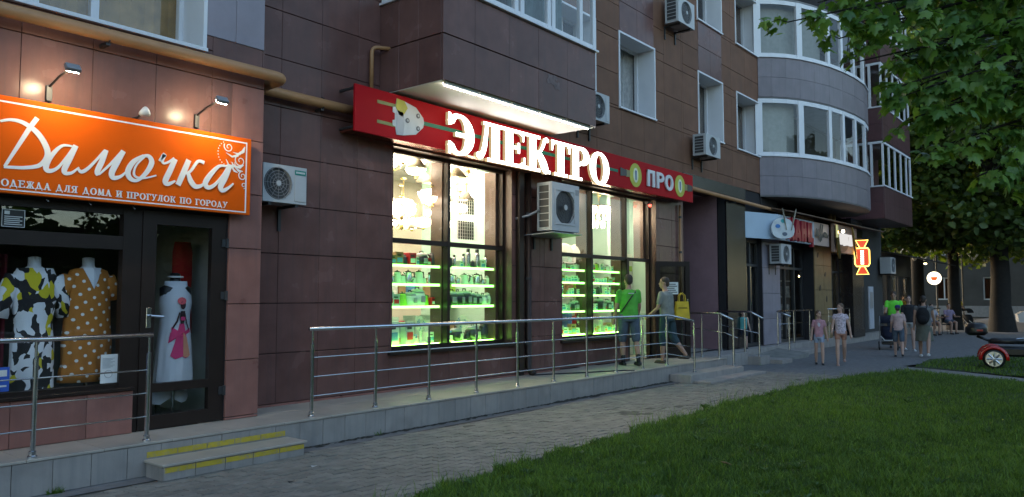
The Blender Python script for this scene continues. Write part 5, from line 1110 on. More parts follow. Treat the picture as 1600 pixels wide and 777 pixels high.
# script strokes in metres on the sign face
script([[(2.254, 3.088, 0.02), (2.334, 3.114, 0.026), (2.43, 3.104, 0.035), (2.539, 3.035, 0.045), (2.615, 2.919, 0.049), (2.622, 2.831, 0.046), (2.563, 2.751, 0.036), (2.458, 2.718, 0.03), (2.362, 2.708, 0.026), (2.295, 2.704, 0.023)], [(2.534, 3.166, 0.039), (2.481, 3.073, 0.039), (2.396, 2.901, 0.032), (2.301, 2.708, 0.023)]])
script([[(2.829, 2.96, 0.016), (2.739, 2.951, 0.025), (2.654, 2.844, 0.04), (2.617, 2.742, 0.046), (2.651, 2.714, 0.037), (2.716, 2.755, 0.025), (2.787, 2.863, 0.022), (2.837, 2.956, 0.019)], [(2.856, 2.972, 0.044), (2.81, 2.85, 0.047), (2.768, 2.746, 0.047), (2.777, 2.711, 0.037), (2.83, 2.721, 0.025), (2.889, 2.778, 0.013)]])
script([[(2.882, 2.761, 0.022), (2.913, 2.74, 0.032), (2.967, 2.78, 0.029), (3.035, 2.865, 0.023), (3.104, 2.96, 0.023)], [(3.12, 2.971, 0.04), (3.083, 2.855, 0.049), (3.046, 2.757, 0.046), (3.055, 2.724, 0.026)], [(3.063, 2.733, 0.016), (3.165, 2.849, 0.023), (3.263, 2.98, 0.024)], [(3.276, 2.985, 0.044), (3.222, 2.874, 0.054), (3.176, 2.765, 0.053), (3.193, 2.719, 0.044), (3.259, 2.741, 0.027), (3.316, 2.8, 0.014)]])
script([[(3.466, 2.969, 0.025), (3.373, 2.895, 0.045), (3.324, 2.801, 0.051), (3.344, 2.734, 0.045), (3.412, 2.721, 0.031), (3.497, 2.805, 0.042), (3.547, 2.91, 0.05), (3.518, 2.968, 0.039), (3.462, 2.967, 0.021)], [(3.483, 2.963, 0.014), (3.399, 2.863, 0.017), (3.385, 2.765, 0.021), (3.472, 2.749, 0.017), (3.595, 2.791, 0.014)]])
script([[(3.623, 2.938, 0.022), (3.67, 3.008, 0.04), (3.653, 2.948, 0.029), (3.667, 2.921, 0.022), (3.718, 2.942, 0.022), (3.772, 2.986, 0.026)], [(3.782, 2.979, 0.048), (3.73, 2.853, 0.055), (3.687, 2.748, 0.054), (3.715, 2.721, 0.04), (3.788, 2.76, 0.018)]])
script([[(3.923, 2.989, 0.053), (3.87, 2.853, 0.056), (3.817, 2.722, 0.052)], [(4.089, 2.984, 0.035), (4.02, 2.988, 0.031), (3.946, 2.881, 0.026), (3.889, 2.846, 0.022)], [(3.917, 2.859, 0.034), (3.948, 2.779, 0.053), (3.998, 2.729, 0.049), (4.066, 2.746, 0.031), (4.114, 2.799, 0.015)]])
script([[(4.344, 2.98, 0.02), (4.251, 2.968, 0.032), (4.153, 2.86, 0.051), (4.105, 2.77, 0.054), (4.146, 2.733, 0.043), (4.225, 2.784, 0.031), (4.305, 2.889, 0.024), (4.354, 2.976, 0.024)], [(4.375, 2.994, 0.056), (4.326, 2.863, 0.06), (4.277, 2.761, 0.059), (4.299, 2.719, 0.044), (4.36, 2.751, 0.028), (4.422, 2.806, 0.016)]])
WIDTHS = 'ОДЕЖДА ДЛЯ ДОМА И ПРОГУЛОК ПО ГОРОДУ'
write(WIDTHS, SERB(.20, .10), 2.28, 4.36, 2.541, .062, YD-.0008, YD-.003, WPR, og, 'slogan_letter', gap=.12, space=.42)
# ornament in the corner: acanthus scrolls
def spiral(cx_, cz_, r0, r1, a0, turns, w0, w1, n=26): return [(cx_+(r0+(r1-r0)*i/n)*math.cos(a0+turns*2*math.pi*i/n), cz_+(r0+(r1-r0)*i/n)*math.sin(a0+turns*2*math.pi*i/n), w0+(w1-w0)*i/n) for i in range(n+1)]
orn = [spiral(4.50, 3.06, .07, .012, 1.6, 1.4, .012, .006), spiral(4.53, 2.90, .05, .01, 2.0, 1.3, .011, .006), spiral(4.36, 3.19, .055, .012, 2.6, 1.3, .010, .005), spiral(4.545, 2.80, .035, .008, -1.5, 1.2, .009, .005)]
for q, (x, z, l_, w_) in enumerate(((4.55, 3.22, .16, .035), (4.50, 3.16, .17, .03), (4.54, 3.02, .15, .03), (4.46, 3.0, .14, .026), (4.53, 2.95, .13, .024), (4.47, 2.93, .12, .02))):
    a_ = R(250-18*q); orn.append([(x, z, .006), (x+l_*.35*math.cos(a_), z+l_*.35*math.sin(a_), w_), (x+l_*.7*math.cos(a_-.3), z+l_*.7*math.sin(a_-.3), w_*.6), (x+l_*math.cos(a_-.7), z+l_*math.sin(a_-.7), .003)])
mb = MB()
for i, s_ in enumerate(orn): stroke(mb, s_, lambda u, v: (min(u, OX1-.07), v), YD-.0045-.0003*i, YD-.0008)
for i in range(12): q = R(120+14*i); mb.ell((4.36+.12*math.cos(q), YD-.003, 3.12+.13*math.sin(q)), (.006, .002, .006), 6, 4)
obj('scroll_ornament', mb, WPR, og)
# hooks under the sign and the small digit
for x in (2.66, 3.02, 3.42): mb = MB(); mb.tube([(x, Y1-.03, 2.485), (x, Y1-.05, 2.47), (x+.015, Y1-.06, 2.455), (x+.02, Y1-.04, 2.452)], .006, 6); obj('hook', mb, STEEL, og)
write('9', SANS(.13), 3.475, 3.515, 2.425, .06, Y1+.049, Y1+.043, pm('digit_white', (.6, .6, .6), .5), og, 'digit')
# arm floodlights over the orange sign
for i, x in enumerate((2.66, 4.06)):
    t = thing('sign_floodlight', 'small lit floodlight on a bent arm above the orange sign, %s' % ('nearer the left edge' if i == 0 else 'nearer the building corner'), 'floodlight', (x, Y1, 3.4), 'floodlights over the orange sign')
    mb = MB(); mb.box(x-.025, x+.025, Y1-.03, Y1-.001, 3.36, 3.50, .003); obj('base', mb, DARKM, t)
    mb = MB(); mb.tube([(x, Y1-.02, 3.49), (x+.01, Y1-.2, 3.55), (x+.02, Y1-.42, 3.585)], .011, 6); obj('arm', mb, DARKM, t)
    M = Matrix.Translation((x+.02, Y1-.47, 3.585)) @ Matrix.Rotation(R(-42), 4, 'X')
    mb = MB(M); mb.box(-.06, .06, -.018, .025, -.036, .036, .005); obj('head', mb, GREYM, t)
    mb = MB(M); mb.box(-.05, .05, .026, .031, -.029, .029); obj('lens', mb, emat('flood_lens', (1, .83, .52), 140), t)
    mb = MB(); mb.tube([(x, Y1-.012, 3.36), (x, Y1-.012, 3.3)], .005, 5); obj('wire', mb, BLACKP, t)
t = thing('round_spot_lamp', 'white round spot lamp standing on top of the orange sign', 'lamp', (3.42, 7.4, 3.32)); mb = MB(); mb.tube([(3.40, YD+.03, 3.318), (3.42, YD-.02, 3.36)], .012, 6); mb.tube([(3.36, YD+.03, 3.32), (3.42, YD, 3.345)], .008, 6); obj('bracket', mb, DARKM, t)
mb = MB(Matrix.Translation((3.45, YD-.05, 3.385)) @ Matrix.Rotation(R(60), 4, 'Y')); mb.lathe([(.018, -.06), (.03, -.04), (.048, .0), (.05, .02), (.02, .03)], 14); obj('head', mb, WHITEP, t, smooth=True)

# ================================================================== stationery and sweet shop signs
SGB = pm('pale_blue_sign', (.42, .52, .62), .4, .05, 2); SGB2 = pm('pale_rose_sign', (.50, .36, .31), .45, .06, 2)
t = thing('stationery_sign', 'pale blue and white sign with red letters КАНЦ and a painter palette', 'sign', (22, 7.6, 3.2))
pc = [(19.8, 8.03), (21.1, 7.62), (23.9, 7.53), (25.2, 7.49)]
for (p, q), m_ in zip(zip(pc, pc[1:]), (SGB, SGB, SGB2)):
    mb = MB(); d = Vector((q[0]-p[0], q[1]-p[1])).normalized(); nn = Vector((-d.y, d.x))*.10
    mb.prism([p, q, (q[0]+nn.x, q[1]+nn.y), (p[0]+nn.x, p[1]+nn.y)], 3.2, 3.9, 'xy'); obj('panel', mb, m_, t)
RL = pm('red_letter', (.36, .01, .03), .35)
for i, l_ in enumerate(write('КАНЦ', SANS(.26), 21.6, 23.75, 3.24, .60, 7.60, 7.50, RL, t, 'relief_letter', gap=.1)): l_.rotation_euler = (0, 0, 0)
mb = MB()
for i, s_ in enumerate([[(23.85, 3.45, .03), (23.92, 3.68, .04), (23.98, 3.46, .04), (24.06, 3.68, .03), (24.1, 3.46, .04), (24.2, 3.5, .02)], [(24.2, 3.35, .03), (24.3, 3.7, .05), (24.36, 3.85, .03), (24.3, 3.6, .03), (24.26, 3.3, .03)], [(24.38, 3.35, .03), (24.46, 3.7, .05), (24.52, 3.85, .03), (24.46, 3.6, .03), (24.5, 3.46, .03), (24.6, 3.55, .02)], [(24.62, 3.48, .03), (24.68, 3.62, .04), (24.74, 3.48, .03), (24.8, 3.62, .03), (24.84, 3.48, .03), (24.92, 3.6, .03), (24.97, 3.47, .03), (25.06, 3.56, .02)]]):
    stroke(mb, cat(s_), lambda u, v: (u, v), 7.455-.0005*i, 7.475)
obj('script_lettering', mb, pm('grey_green_print', (.07, .08, .075), .5), t)
M = Matrix.Translation((21.05, 7.50, 3.5)) @ Matrix.Rotation(R(-25), 4, 'Z')
pal = MB(M); pal.prism([(.42*math.cos(q)*(1-.12*math.sin(q)), .32*math.sin(q)*(1+.1*math.cos(q*2))) for q in np.linspace(0, 6.28, 25)[:-1]], -.05, -.02); obj('palette', pal, pm('palette_white', (.6, .62, .62), .4), t)
for (x, z, c_, n_) in ((-.2, .05, (.05, .2, .5), 'blue'), (.0, .2, (.05, .35, .35), 'teal'), (.05, -.16, (.1, .13, .18), 'dark')):
    m = MB(M); m.prism([(x+.09*math.cos(q), z+.055*math.sin(q)) for q in np.linspace(0, 6.28, 13)[:-1]], -.058, -.051); obj('paint_blob', m, pm('paint_'+n_, c_, .4), t)
for a_, x in ((-.25, .1), (.3, .28)):
    m = MB(M); m.tube([(x, -.075, -.05), (x+a_*.4, -.085, .35), (x+a_*.6, -.085, .55)], [.012, .02, .012], 6); obj('brush', m, pm('brush_wood', (.3, .27, .2), .5), t)
t = thing('sweet_shop_sign', 'brown sweet shop fascia with lit white letters НУГА', 'sign', (26.2, 7.3, 2.9))
mb = MB(); mb.box(25.25, 27.85, 7.36, 7.44, 3.05, 3.95); mb.box(26.42, 26.9, 7.441, 7.79, 3.2, 3.3); obj('panel', mb, pm('rose_brown_panel', (.30, .19, .145), .5, .15, 3), t)
mb = MB(); mb.prism([(26.0+.75*math.cos(q), 3.42+.36*math.sin(q)) for q in np.linspace(0, 6.28, 27)[:-1]], 7.32, 7.355); obj('cup_outline', mb, pm('dark_cup', (.05, .035, .03), .5), t)
write('НУГА', SANS(.22), 25.7, 27.0, 3.30, .36, 7.318, 7.26, emat('white_letter_glow', (1, .97, .95), .22), t, 'lit_letter', gap=.12)
mb = MB(); mb.tube([(25.35, 7.30, 3.9), (25.33, 7.28, 3.5), (25.45, 7.27, 3.0), (25.55, 7.28, 2.85)], [.05, .07, .06, .03], 8); obj('gilded_scroll', mb, BRASS, t)
mb = MB(); mb.tube([(27.1, 7.30, 3.95), (27.25, 7.28, 3.4), (27.4, 7.27, 2.9)], [.03, .05, .03], 8); obj('gilded_scroll', mb, BRASS, t)
mb = MB(); mb.tube([(25.4, 7.36, 3.72), (25.42, 7.15, 3.70)], .012, 6); obj('lamp_arm', mb, DARKM, t); mb = MB(); mb.ell((25.42, 7.12, 3.69), (.05, .05, .05), 10, 6); obj('lamp_bulb', mb, emat('small_sign_bulb', (1, .85, .6), 6), t)
# neon sweet
def candy(x, yc, zc, s_, lb, hang_y):
    t = thing('neon_candy', lb, 'neon sign', (x, yc, zc))
    body = [(-.15, -.25), (-.19, -.18), (-.19, .18), (-.15, .25), (.15, .25), (.19, .18), (.19, -.18), (.15, -.25)]
    m = MB(); m.prism([(yc+a_*s_, zc+b_*s_) for a_, b_ in body], x-.03, x+.03, 'yz'); obj('wrapper', m, pm('candy_red', (.35, .03, .02), .4, emit=(1, .12, .05), es=.2), t)
    for sgn in (1, -1):
        tw = [(-.05, .25*sgn), (.05, .25*sgn), (.16, .47*sgn), (-.16, .47*sgn)]
        m = MB(); m.prism([(yc+a_*s_, zc+b_*s_) for a_, b_ in tw], x-.025, x+.025, 'yz'); obj('twist', m, pm('candy_red', (.35, .03, .02)), t)
        m = MB(); m.tube([(x-.035, yc+a_*s_, zc+b_*s_) for a_, b_ in tw+tw[:1]], .016*s_, 5); obj('neon_tube', m, emat('neon_amber', (1, .6, .12), 1.3), t)
    m = MB(); m.tube([(x-.04, yc+a_*s_, zc+b_*s_) for a_, b_ in body+body[:1]], .018*s_, 5); obj('neon_tube', m, emat('neon_amber', (1, .6, .12), 1.3), t)
    for k in range(8): m = MB(); m.box(x-.045, x-.032, yc-.04*s_, yc+.04*s_, zc+(-.19+.05*k)*s_, zc+(-.165+.05*k)*s_); obj('light_bar', m, emat('candy_bar_white', (1, .93, .75), 1.6), t)
    m = MB(); m.tube([(x, yc, zc+.47*s_), (x, yc, zc+.52*s_), (x, hang_y, zc+.52*s_)], .014, 6); obj('bracket', m, DARKM, t)
candy(27.5, 7.10, 2.95, 1.22, 'amber neon wrapped sweet hanging in front of the sweet shop', 7.36)
# ================================================================== stainless railings
def railing(label, pts, posts, zbase, ztop, bars, rtop=.021, rpost=.021, group='stainless railings', end_drop=None, name='railing'):
    """pts: plan polyline of the rail; posts: plan points (x, y, zfoot); bars: heights of thin rods"""
    t = thing(name, label, 'railing', (posts[0][0], posts[0][1], posts[0][2]), group)
    mb = MB(); mb.tube(pts, rtop, 12); obj('top_rail', mb, STEEL, t, smooth=True)
    for p in posts:
        x, y, z0 = p[:3]; z1 = p[3] if len(p) > 3 else ztop
        mb = MB(); mb.lathe([(rpost, z0+.02), (rpost, z1-.16), (rpost*.55, z1-.155), (rpost*.55, z1-.015)], 10, (x, y, 0)); po = obj('post', mb, STEEL, t, smooth=False)
        mb = MB(); mb.lathe([(rpost*1.75, z0), (rpost*1.75, z0+.012), (rpost*1.35, z0+.02), (rpost*1.35, z0+.05), (rpost, z0+.055)], 12, (x, y, 0)); obj('foot', mb, STEEL, po)
    for bpts in bars:
        mb = MB(); mb.tube(bpts, .0075, 6); obj('thin_bar', mb, STEEL, t, smooth=True)
    return t
ZR = 1.255; YR = 7.06
px_ = [5.22, 6.13, 7.02, 7.93, 8.83, 9.73, 10.66, 11.58, 12.50, 13.44]
railing('long stainless steel railing along the platform of the electrical shop', [(5.18, YR, ZR), (13.50, YR, ZR), (13.62, YR-.06, ZR-.02), (13.92, 6.72, 1.14)],
        [(x, YR, ZP) for x in px_] + [(13.92, 6.72, .152, 1.13)], ZP, ZR,
        [[(px_[0], YR, z), (px_[-1], YR, z), (13.92, 6.72, z-.1)] for z in (.52, .73, .94)])
railing('stainless steel railing in front of the clothes shop window', [(.4, YR-.03, ZR), (3.43, YR-.03, ZR)], [(x, YR-.03, ZP) for x in (.6, 1.53, 2.47, 3.40)], ZP, ZR, [[(.4, YR-.03, z), (3.40, YR-.03, z)] for z in (.52, .73, .94)])
railing('stainless railing running out from the wall at the right end of the stairs', [(15.75, 8.0, 1.26), (15.75, 7.0, 1.26), (15.75, 6.70, 1.12)], [(15.75, 7.9, ZP, 1.25), (15.75, 7.42, ZP, 1.25), (15.75, 7.02, ZP, 1.25), (15.75, 6.70, .152, 1.11)], ZP, 1.25,
        [[(15.75, 8.0, .97), (15.75, 6.9, .85), (15.75, 6.6, .74)]])
railing('stainless railing beside the landing between passage and stationery shop', [(17.85, 8.0, 1.26), (17.85, 7.15, 1.26), (17.85, 6.85, 1.10)], [(17.85, 7.9, .305, 1.25), (17.85, 7.3, .305, 1.25), (17.95, 6.99, .205, 1.16)], ZP, 1.25, [[(17.85, 8.0, .95), (17.9, 6.97, .75)]])
railing('stainless railing in front of the stationery shop beside the girls', [(21.15, 7.35, 1.08), (21.15, 7.72, 1.22), (24.2, 7.75, 1.22)], [(21.15, 7.40, .135, 1.08), (21.4, 7.80, .275, 1.21), (22.7, 7.80, .275, 1.21), (24.1, 7.80, .275, 1.21)], ZP, 1.22, [[(21.4, 7.80, .85), (24.1, 7.80, .85)]])
railing('stainless railing with four bars in front of the sweet shop', [(25.9, 7.80, 1.22), (28.4, 7.80, 1.22)], [(26.0, 7.80, .275, 1.21), (27.2, 7.80, .275, 1.21), (28.35, 7.80, .275, 1.21)], ZP, 1.22, [[(25.9, 7.80, z), (28.4, 7.80, z)] for z in (.5, .74, .98)])

# ================================================================== gas pipes
def pipe(label, pts, r, sup=()):
    t = thing('gas_pipe', label, 'pipe', pts[0], 'ochre gas pipes')
    mb = MB(); mb.tube(pts, r, 14); obj('pipe_run', mb, ORNP, t, smooth=True)
    for (x, y, z, yw) in sup: mb = MB(); mb.box(x-.02, x+.02, y-.01, yw, z-r-.03, z-r-.002); mb.tube([(x, y+r*1.15*math.cos(q), z+r*1.15*math.sin(q)) for q in np.linspace(-2.2, 2.2+0, 9)], .008, 5); obj('bracket', mb, DARKM, t)
    return t
def bend(pts, r=.12, n=5):
    out = [Vector(pts[0])]
    for a_, b_, c_ in zip(pts, pts[1:], pts[2:]):
        a_, b_, c_ = Vector(a_), Vector(b_), Vector(c_); p = b_ + (a_-b_).normalized()*min(r, (a_-b_).length*.45); q = b_ + (c_-b_).normalized()*min(r, (c_-b_).length*.45)
        for k in range(n+1): u = k/n; out.append(p*(1-u)**2 + b_*2*u*(1-u) + q*u*u)
    out.append(Vector(pts[-1])); return out
pipe('thick ochre gas pipe crossing the wall above the clothes shop sign', bend([(.3, Y1-.14, 4.03), (5.03, Y1-.14, 4.07), (5.03, Y2-.12, 4.06), (7.3, Y2-.12, 4.06)], .14), .062, ((1.4, Y1-.14, 4.03, Y1), (3.1, Y1-.14, 4.05, Y1), (5.95, Y2-.12, 4.06, Y2)))
pipe('thin ochre gas pipe rising into the balcony wall behind the red sign', bend([(6.80, Y2-.07, 4.30), (6.80, Y2-.07, 5.02), (7.02, Y2-.20, 5.02)], .09), .028)
pipe('pale ochre pipe running from the red sign to the stationery shop', [(15.9, Y2-.12, 4.14), (22.6, Y2-.12, 4.08), (25, Y2-.12, 4.06)], .05, ((18.9, Y2-.12, 4.11, Y2),))
# dark downpipe and cable duct between the windows
t = thing('downpipe', 'dark brown downpipe on the wall between the two lit windows', 'downpipe', (10.2, Y2, .3))
mb = MB(); mb.tube([(10.28, Y2-.07, 3.72), (10.28, Y2-.07, .42), (10.28, Y2-.14, .34), (10.28, Y2-.2, .33)], .055, 12); obj('pipe_run', mb, DBRN, t, smooth=True)
mb = MB(); mb.box(10.02, 10.14, Y2-.09, Y2-.002, .31, 3.72, .004); obj('cable_duct', mb, DBRN, t)
for z in (.8, 1.9, 3.0): mb = MB(); mb.lathe([(.062, z), (.062, z+.04)], 12, (10.28, Y2-.07, 0)); obj('clamp', mb, DARKM, t)
mb = MB(); mb.tube([(10.28, Y2-.2, .312), (10.9, 7.55, .312), (11.9, 7.1, .311), (12.05, 6.97, .306)], .012, 6); setp(obj('floor_cable', mb, BLACKP), 'dark cable lying across the platform from the downpipe', 'cable')
t = thing('wall_pipe', 'thin brown pipe on the wall edge behind the open shop door', 'pipe', (15.95, Y2, 1)); mb = MB(); mb.tube([(15.95, Y2-.05, .32), (15.95, Y2-.05, 3.7)], .028, 10); obj('pipe_run', mb, ORNP, t, smooth=True)
for z in (1.2, 2.6, 3.4): mb = MB(); mb.lathe([(.034, z), (.034, z+.05)], 10, (15.95, Y2-.05, 0)); obj('clamp', mb, DARKM, t)

# ================================================================== air conditioner condensers
ACW = pm('ac_enamel', (.47, .475, .48), .45, .06, 4, rnd=.08, dirt=.35, dcol=(.36, .35, .33), dscale=4)
ACG = pm('ac_fan_dark', (.05, .052, .055), .5)
def condenser(label, x0, x1, yb, yf, z0, z1, fx=.38, grille='wire', panel=True, side_grille=False, big=False):
    """outdoor unit: casing, fan opening with guard, hub and blades, service panel, brackets"""
    t = thing('air_conditioner', label, 'air conditioner', (x0, yf, z0), 'air conditioner condensers on the facade')
    W, H = x1-x0, z1-z0; r = min(W*.36, H*.43); cx_ = x0+W*fx; cz_ = (z0+z1)/2
    n = 28; circ = [(cx_+r*math.cos(2*math.pi*k/n), cz_+r*math.sin(2*math.pi*k/n)) for k in range(n)]
    mb = MB()
    # front plate with round hole: fan to the outer rectangle
    rect = []
    for k in range(n):
        a_ = 2*math.pi*k/n; c, s_ = math.cos(a_), math.sin(a_); kx = ((x1-cx_) if c > 0 else (cx_-x0))/max(abs(c), 1e-6); kz = ((z1-cz_) if s_ > 0 else (cz_-z0))/max(abs(s_), 1e-6); m_ = min(kx, kz); rect.append((cx_+c*m_, cz_+s_*m_))
    for cxn, czn in ((x1, z1), (x0, z1), (x0, z0), (x1, z0)):
        j = min(range(n), key=lambda q: (rect[q][0]-cxn)**2+(rect[q][1]-czn)**2); rect[j] = (cxn, czn)
    vs_ = [(p[0], yf, p[1]) for p in circ] + [(p[0], yf, p[1]) for p in rect] + [(p[0], yf+.05, p[1]) for p in circ] + [(p[0], yb, p[1]) for p in rect]
    fs = [(k, (k+1)%n, n+(k+1)%n, n+k) for k in range(n)] + [(k, 2*n+k, 2*n+(k+1)%n, (k+1)%n) for k in range(n)] + [(n+k, n+(k+1)%n, 3*n+(k+1)%n, 3*n+k) for k in range(n)] + [tuple(range(3*n, 4*n))]
    mb.add(vs_, fs); obj('casing', mb, ACW, t)
    mb = MB(); mb.lathe([(r*.99, yf+.045), (r*.99, yf+.12), (.01, yf+.13)], n, (cx_, 0, cz_), 'y'); obj('fan_well', mb, ACG, t)
    for k in range(4):
        a_ = k*math.pi/2+.5; m_ = MB(); pts = [(cx_+r*.15*math.cos(a_), yf+.07, cz_+r*.15*math.sin(a_)), (cx_+r*.85*math.cos(a_-.35), yf+.05, cz_+r*.85*math.sin(a_-.35)), (cx_+r*.88*math.cos(a_+.5), yf+.085, cz_+r*.88*math.sin(a_+.5)), (cx_+r*.2*math.cos(a_+.9), yf+.085, cz_+r*.2*math.sin(a_+.9))]
        m_.add(pts, [(0, 1, 2, 3)]); obj('fan_blade', m_, pm('fan_grey', (.11, .11, .12), .5), t)
    g_ = MB()
    for q in range(1, 6): g_.tube([(cx_+r*q/5.2*math.cos(a_), yf-.008, cz_+r*q/5.2*math.sin(a_)) for a_ in np.linspace(0, 2*math.pi, 25)], .0035, 4, False)
    for k in range(12): a_ = k*math.pi/6; g_.tube([(cx_+r*.12*math.cos(a_), yf-.01, cz_+r*.12*math.sin(a_)), (cx_+r*1.02*math.cos(a_), yf-.006, cz_+r*1.02*math.sin(a_))], .003, 4, False)
    obj('fan_guard', g_, pm('guard_wire', (.22, .22, .23), .5) if not big else DARKM, t)
    mb = MB(); mb.lathe([(r*.16, yf-.016), (r*.16, yf-.004), (r*.02, yf-.002)], 14, (cx_, 0, cz_), 'y'); obj('hub', mb, ACW, t)
    if panel:
        xa = cx_+r+.03; mb = MB(); mb.box(xa, x1-.01, yf-.008, yf-.001, z0+.03, z1-.03, .003); obj('service_panel', mb, ACW, t)
    if side_grille:
        mb = MB(); nb = 7
        for k in range(nb): z = z0+.05+(H-.1)*k/(nb-1); mb.box(x0-.012, x0-.004, yf+.05, yb-.03, z-.005, z+.005)
        for y in (yf+.04, yb-.03): mb.box(x0-.014, x0-.002, y-.012, y+.012, z0+.01, z1-.01)
        obj('side_grille', mb, ACW, t); mb = MB(); mb.box(x0-.0025, x0-.0008, yf+.06, yb-.05, z0+.05, z1-.05); obj('coil', mb, ACG, t)
    for x in (x0+W*.18, x0+W*.8):
        mb = MB(); mb.prism([(yf+.02, z0-.005), (Y2-.001, z0-.005), (Y2-.001, z0-.3), (Y2-.03, z0-.3), (Y2-.03, z0-.035), (yf+.02, z0-.035)], x-.02, x+.02, 'yz'); obj('bracket', mb, DARKM, t)
    mb = MB(); mb.box(x0+.02, x1-.02, yf+.01, yb, z0-.004, z0-.0005); obj('base_tray', mb, GREYM, t)
    return t
a1 = condenser('white condenser with green badge on the wall beside the orange sign', 4.95, 5.54, 7.93, 7.66, 2.70, 3.14, .34)
mb = MB(); mb.box(5.37, 5.52, 7.648, 7.651, 3.045, 3.10); o = obj('badge', mb, pm('green_badge', (.0, .22, .18), .5), a1)
mb = MB()
for k in range(7): mb.box(5.385+k*.0175, 5.397+k*.0175, 7.645, 7.6475, 3.062, 3.084)
obj('badge_print', mb, WHITEP, o)
a6 = condenser('big boxy condenser with side grille between the shop windows', 10.37, 11.19, 7.86, 7.55, 2.73, 3.55, .48, side_grille=True, panel=False, big=True)
mb = MB(); 
for (a_, b_, c_, d_) in ((10.45, 11.05, 3.42, 3.445), (10.45, 11.05, 2.84, 2.865), (10.45, 10.475, 2.865, 3.42), (11.025, 11.05, 2.865, 3.42)): mb.box(a_, b_, 7.536, 7.549, c_, d_)
obj('fan_frame', mb, ACW, a6)
mb = MB(); mb.box(11.06, 11.18, 7.546, 7.5495, 3.38, 3.48); obj('badge', mb, GREYM, a6)
mb = MB(); mb.tube([(10.36, 7.8, 3.08), (10.2, 7.92, 2.98), (10.0, 8.03, 2.92)], .022, 8); obj('hose', mb, GREYM, a6, smooth=True)
mb = MB(); mb.add([(10.2, 8.04, 2.66), (10.35, 7.5, 2.70), (11.2, 7.5, 2.70), (11.2, 8.04, 2.66), (10.2, 8.04, 2.645), (10.35, 7.5, 2.685), (11.2, 7.5, 2.685), (11.2, 8.04, 2.645)], [(0,1,2,3),(4,7,6,5),(0,4,5,1),(1,5,6,2),(2,6,7,3),(3,7,4,0)]); obj('drip_tray', mb, GREYM, a6)
condenser('small white condenser beside the right end of the balcony', 11.75, 12.4, 7.95, 7.66, 4.90, 5.43, .4, side_grille=False)
condenser('condenser with side slats below the second upper window', 16.55, 17.35, 7.95, 7.62, 4.92, 5.42, .5, side_grille=True, panel=False)
condenser('condenser on a tray high on the tan wall between the upper windows', 15.25, 16.05, 7.95, 7.62, 7.72, 8.30, .5, side_grille=True, panel=False)
condenser('condenser under the stationery sign by the pale pier', 21.3, 22.1, 7.95, 7.62, 2.55, 3.1, .5, side_grille=True, panel=False)
condenser('grey condenser on the dark wall beside the cafe awning', 33.1, 33.9, 7.9, 7.5, 2.55, 3.2, .5, panel=False)
# ================================================================== people
REMESH = []     # objects whose joined limbs are fused into one skin at the end
def fuse(o, vox): 
    m = o.modifiers.new('skin', 'REMESH'); m.mode = 'VOXEL'; m.voxel_size = vox; m.use_smooth_shade = True
    s_ = o.modifiers.new('soft', 'SMOOTH'); s_.factor = .5; s_.iterations = 2; REMESH.append(o); return o
def limb(mb, p0, p1, r0, r1, n=10):
    p0, p1 = Vector(p0), Vector(p1); d = (p1-p0).normalized()
    pts = [p0-d*r0*.9, p0-d*r0*.5] + [p0.lerp(p1, k/3) for k in range(4)] + [p1+d*r1*.5, p1+d*r1*.9]
    mb.tube(pts, [r0*.35, r0*.85] + [r0+(r1-r0)*k/3 for k in range(4)] + [r1*.85, r1*.35], n)
def loft(mb, rings, n=18):
    vs_ = [(c[0]+rx*math.cos(2*math.pi*k/n), c[1]+ry*math.sin(2*math.pi*k/n), c[2]) for (c, rx, ry) in rings for k in range(n)]; N = len(rings)
    mb.add(vs_, [(i*n+k, i*n+(k+1)%n, (i+1)*n+(k+1)%n, (i+1)*n+k) for i in range(N-1) for k in range(n)] + [tuple(range(n-1, -1, -1)), tuple((N-1)*n+k for k in range(n))])
SKIN = pm('skin', (.42, .24, .17), .55, .08, 6); SKINL = pm('skin_light', (.50, .31, .24), .55, .08, 6)
HAIRB = pm('hair_dark', (.025, .017, .012), .6, .2, 30); HAIRL = pm('hair_light_brown', (.12, .07, .04), .6, .2, 30); HAIRG = pm('hair_short_brown', (.05, .035, .025), .7, .2, 30)
SHOEB = pm('shoe_black', (.012, .012, .013), .5); SHOEW = pm('shoe_white', (.6, .6, .6), .6)
def cloth(name, c): return pm(name, c, .9, .22, 9, 1.0, 13)
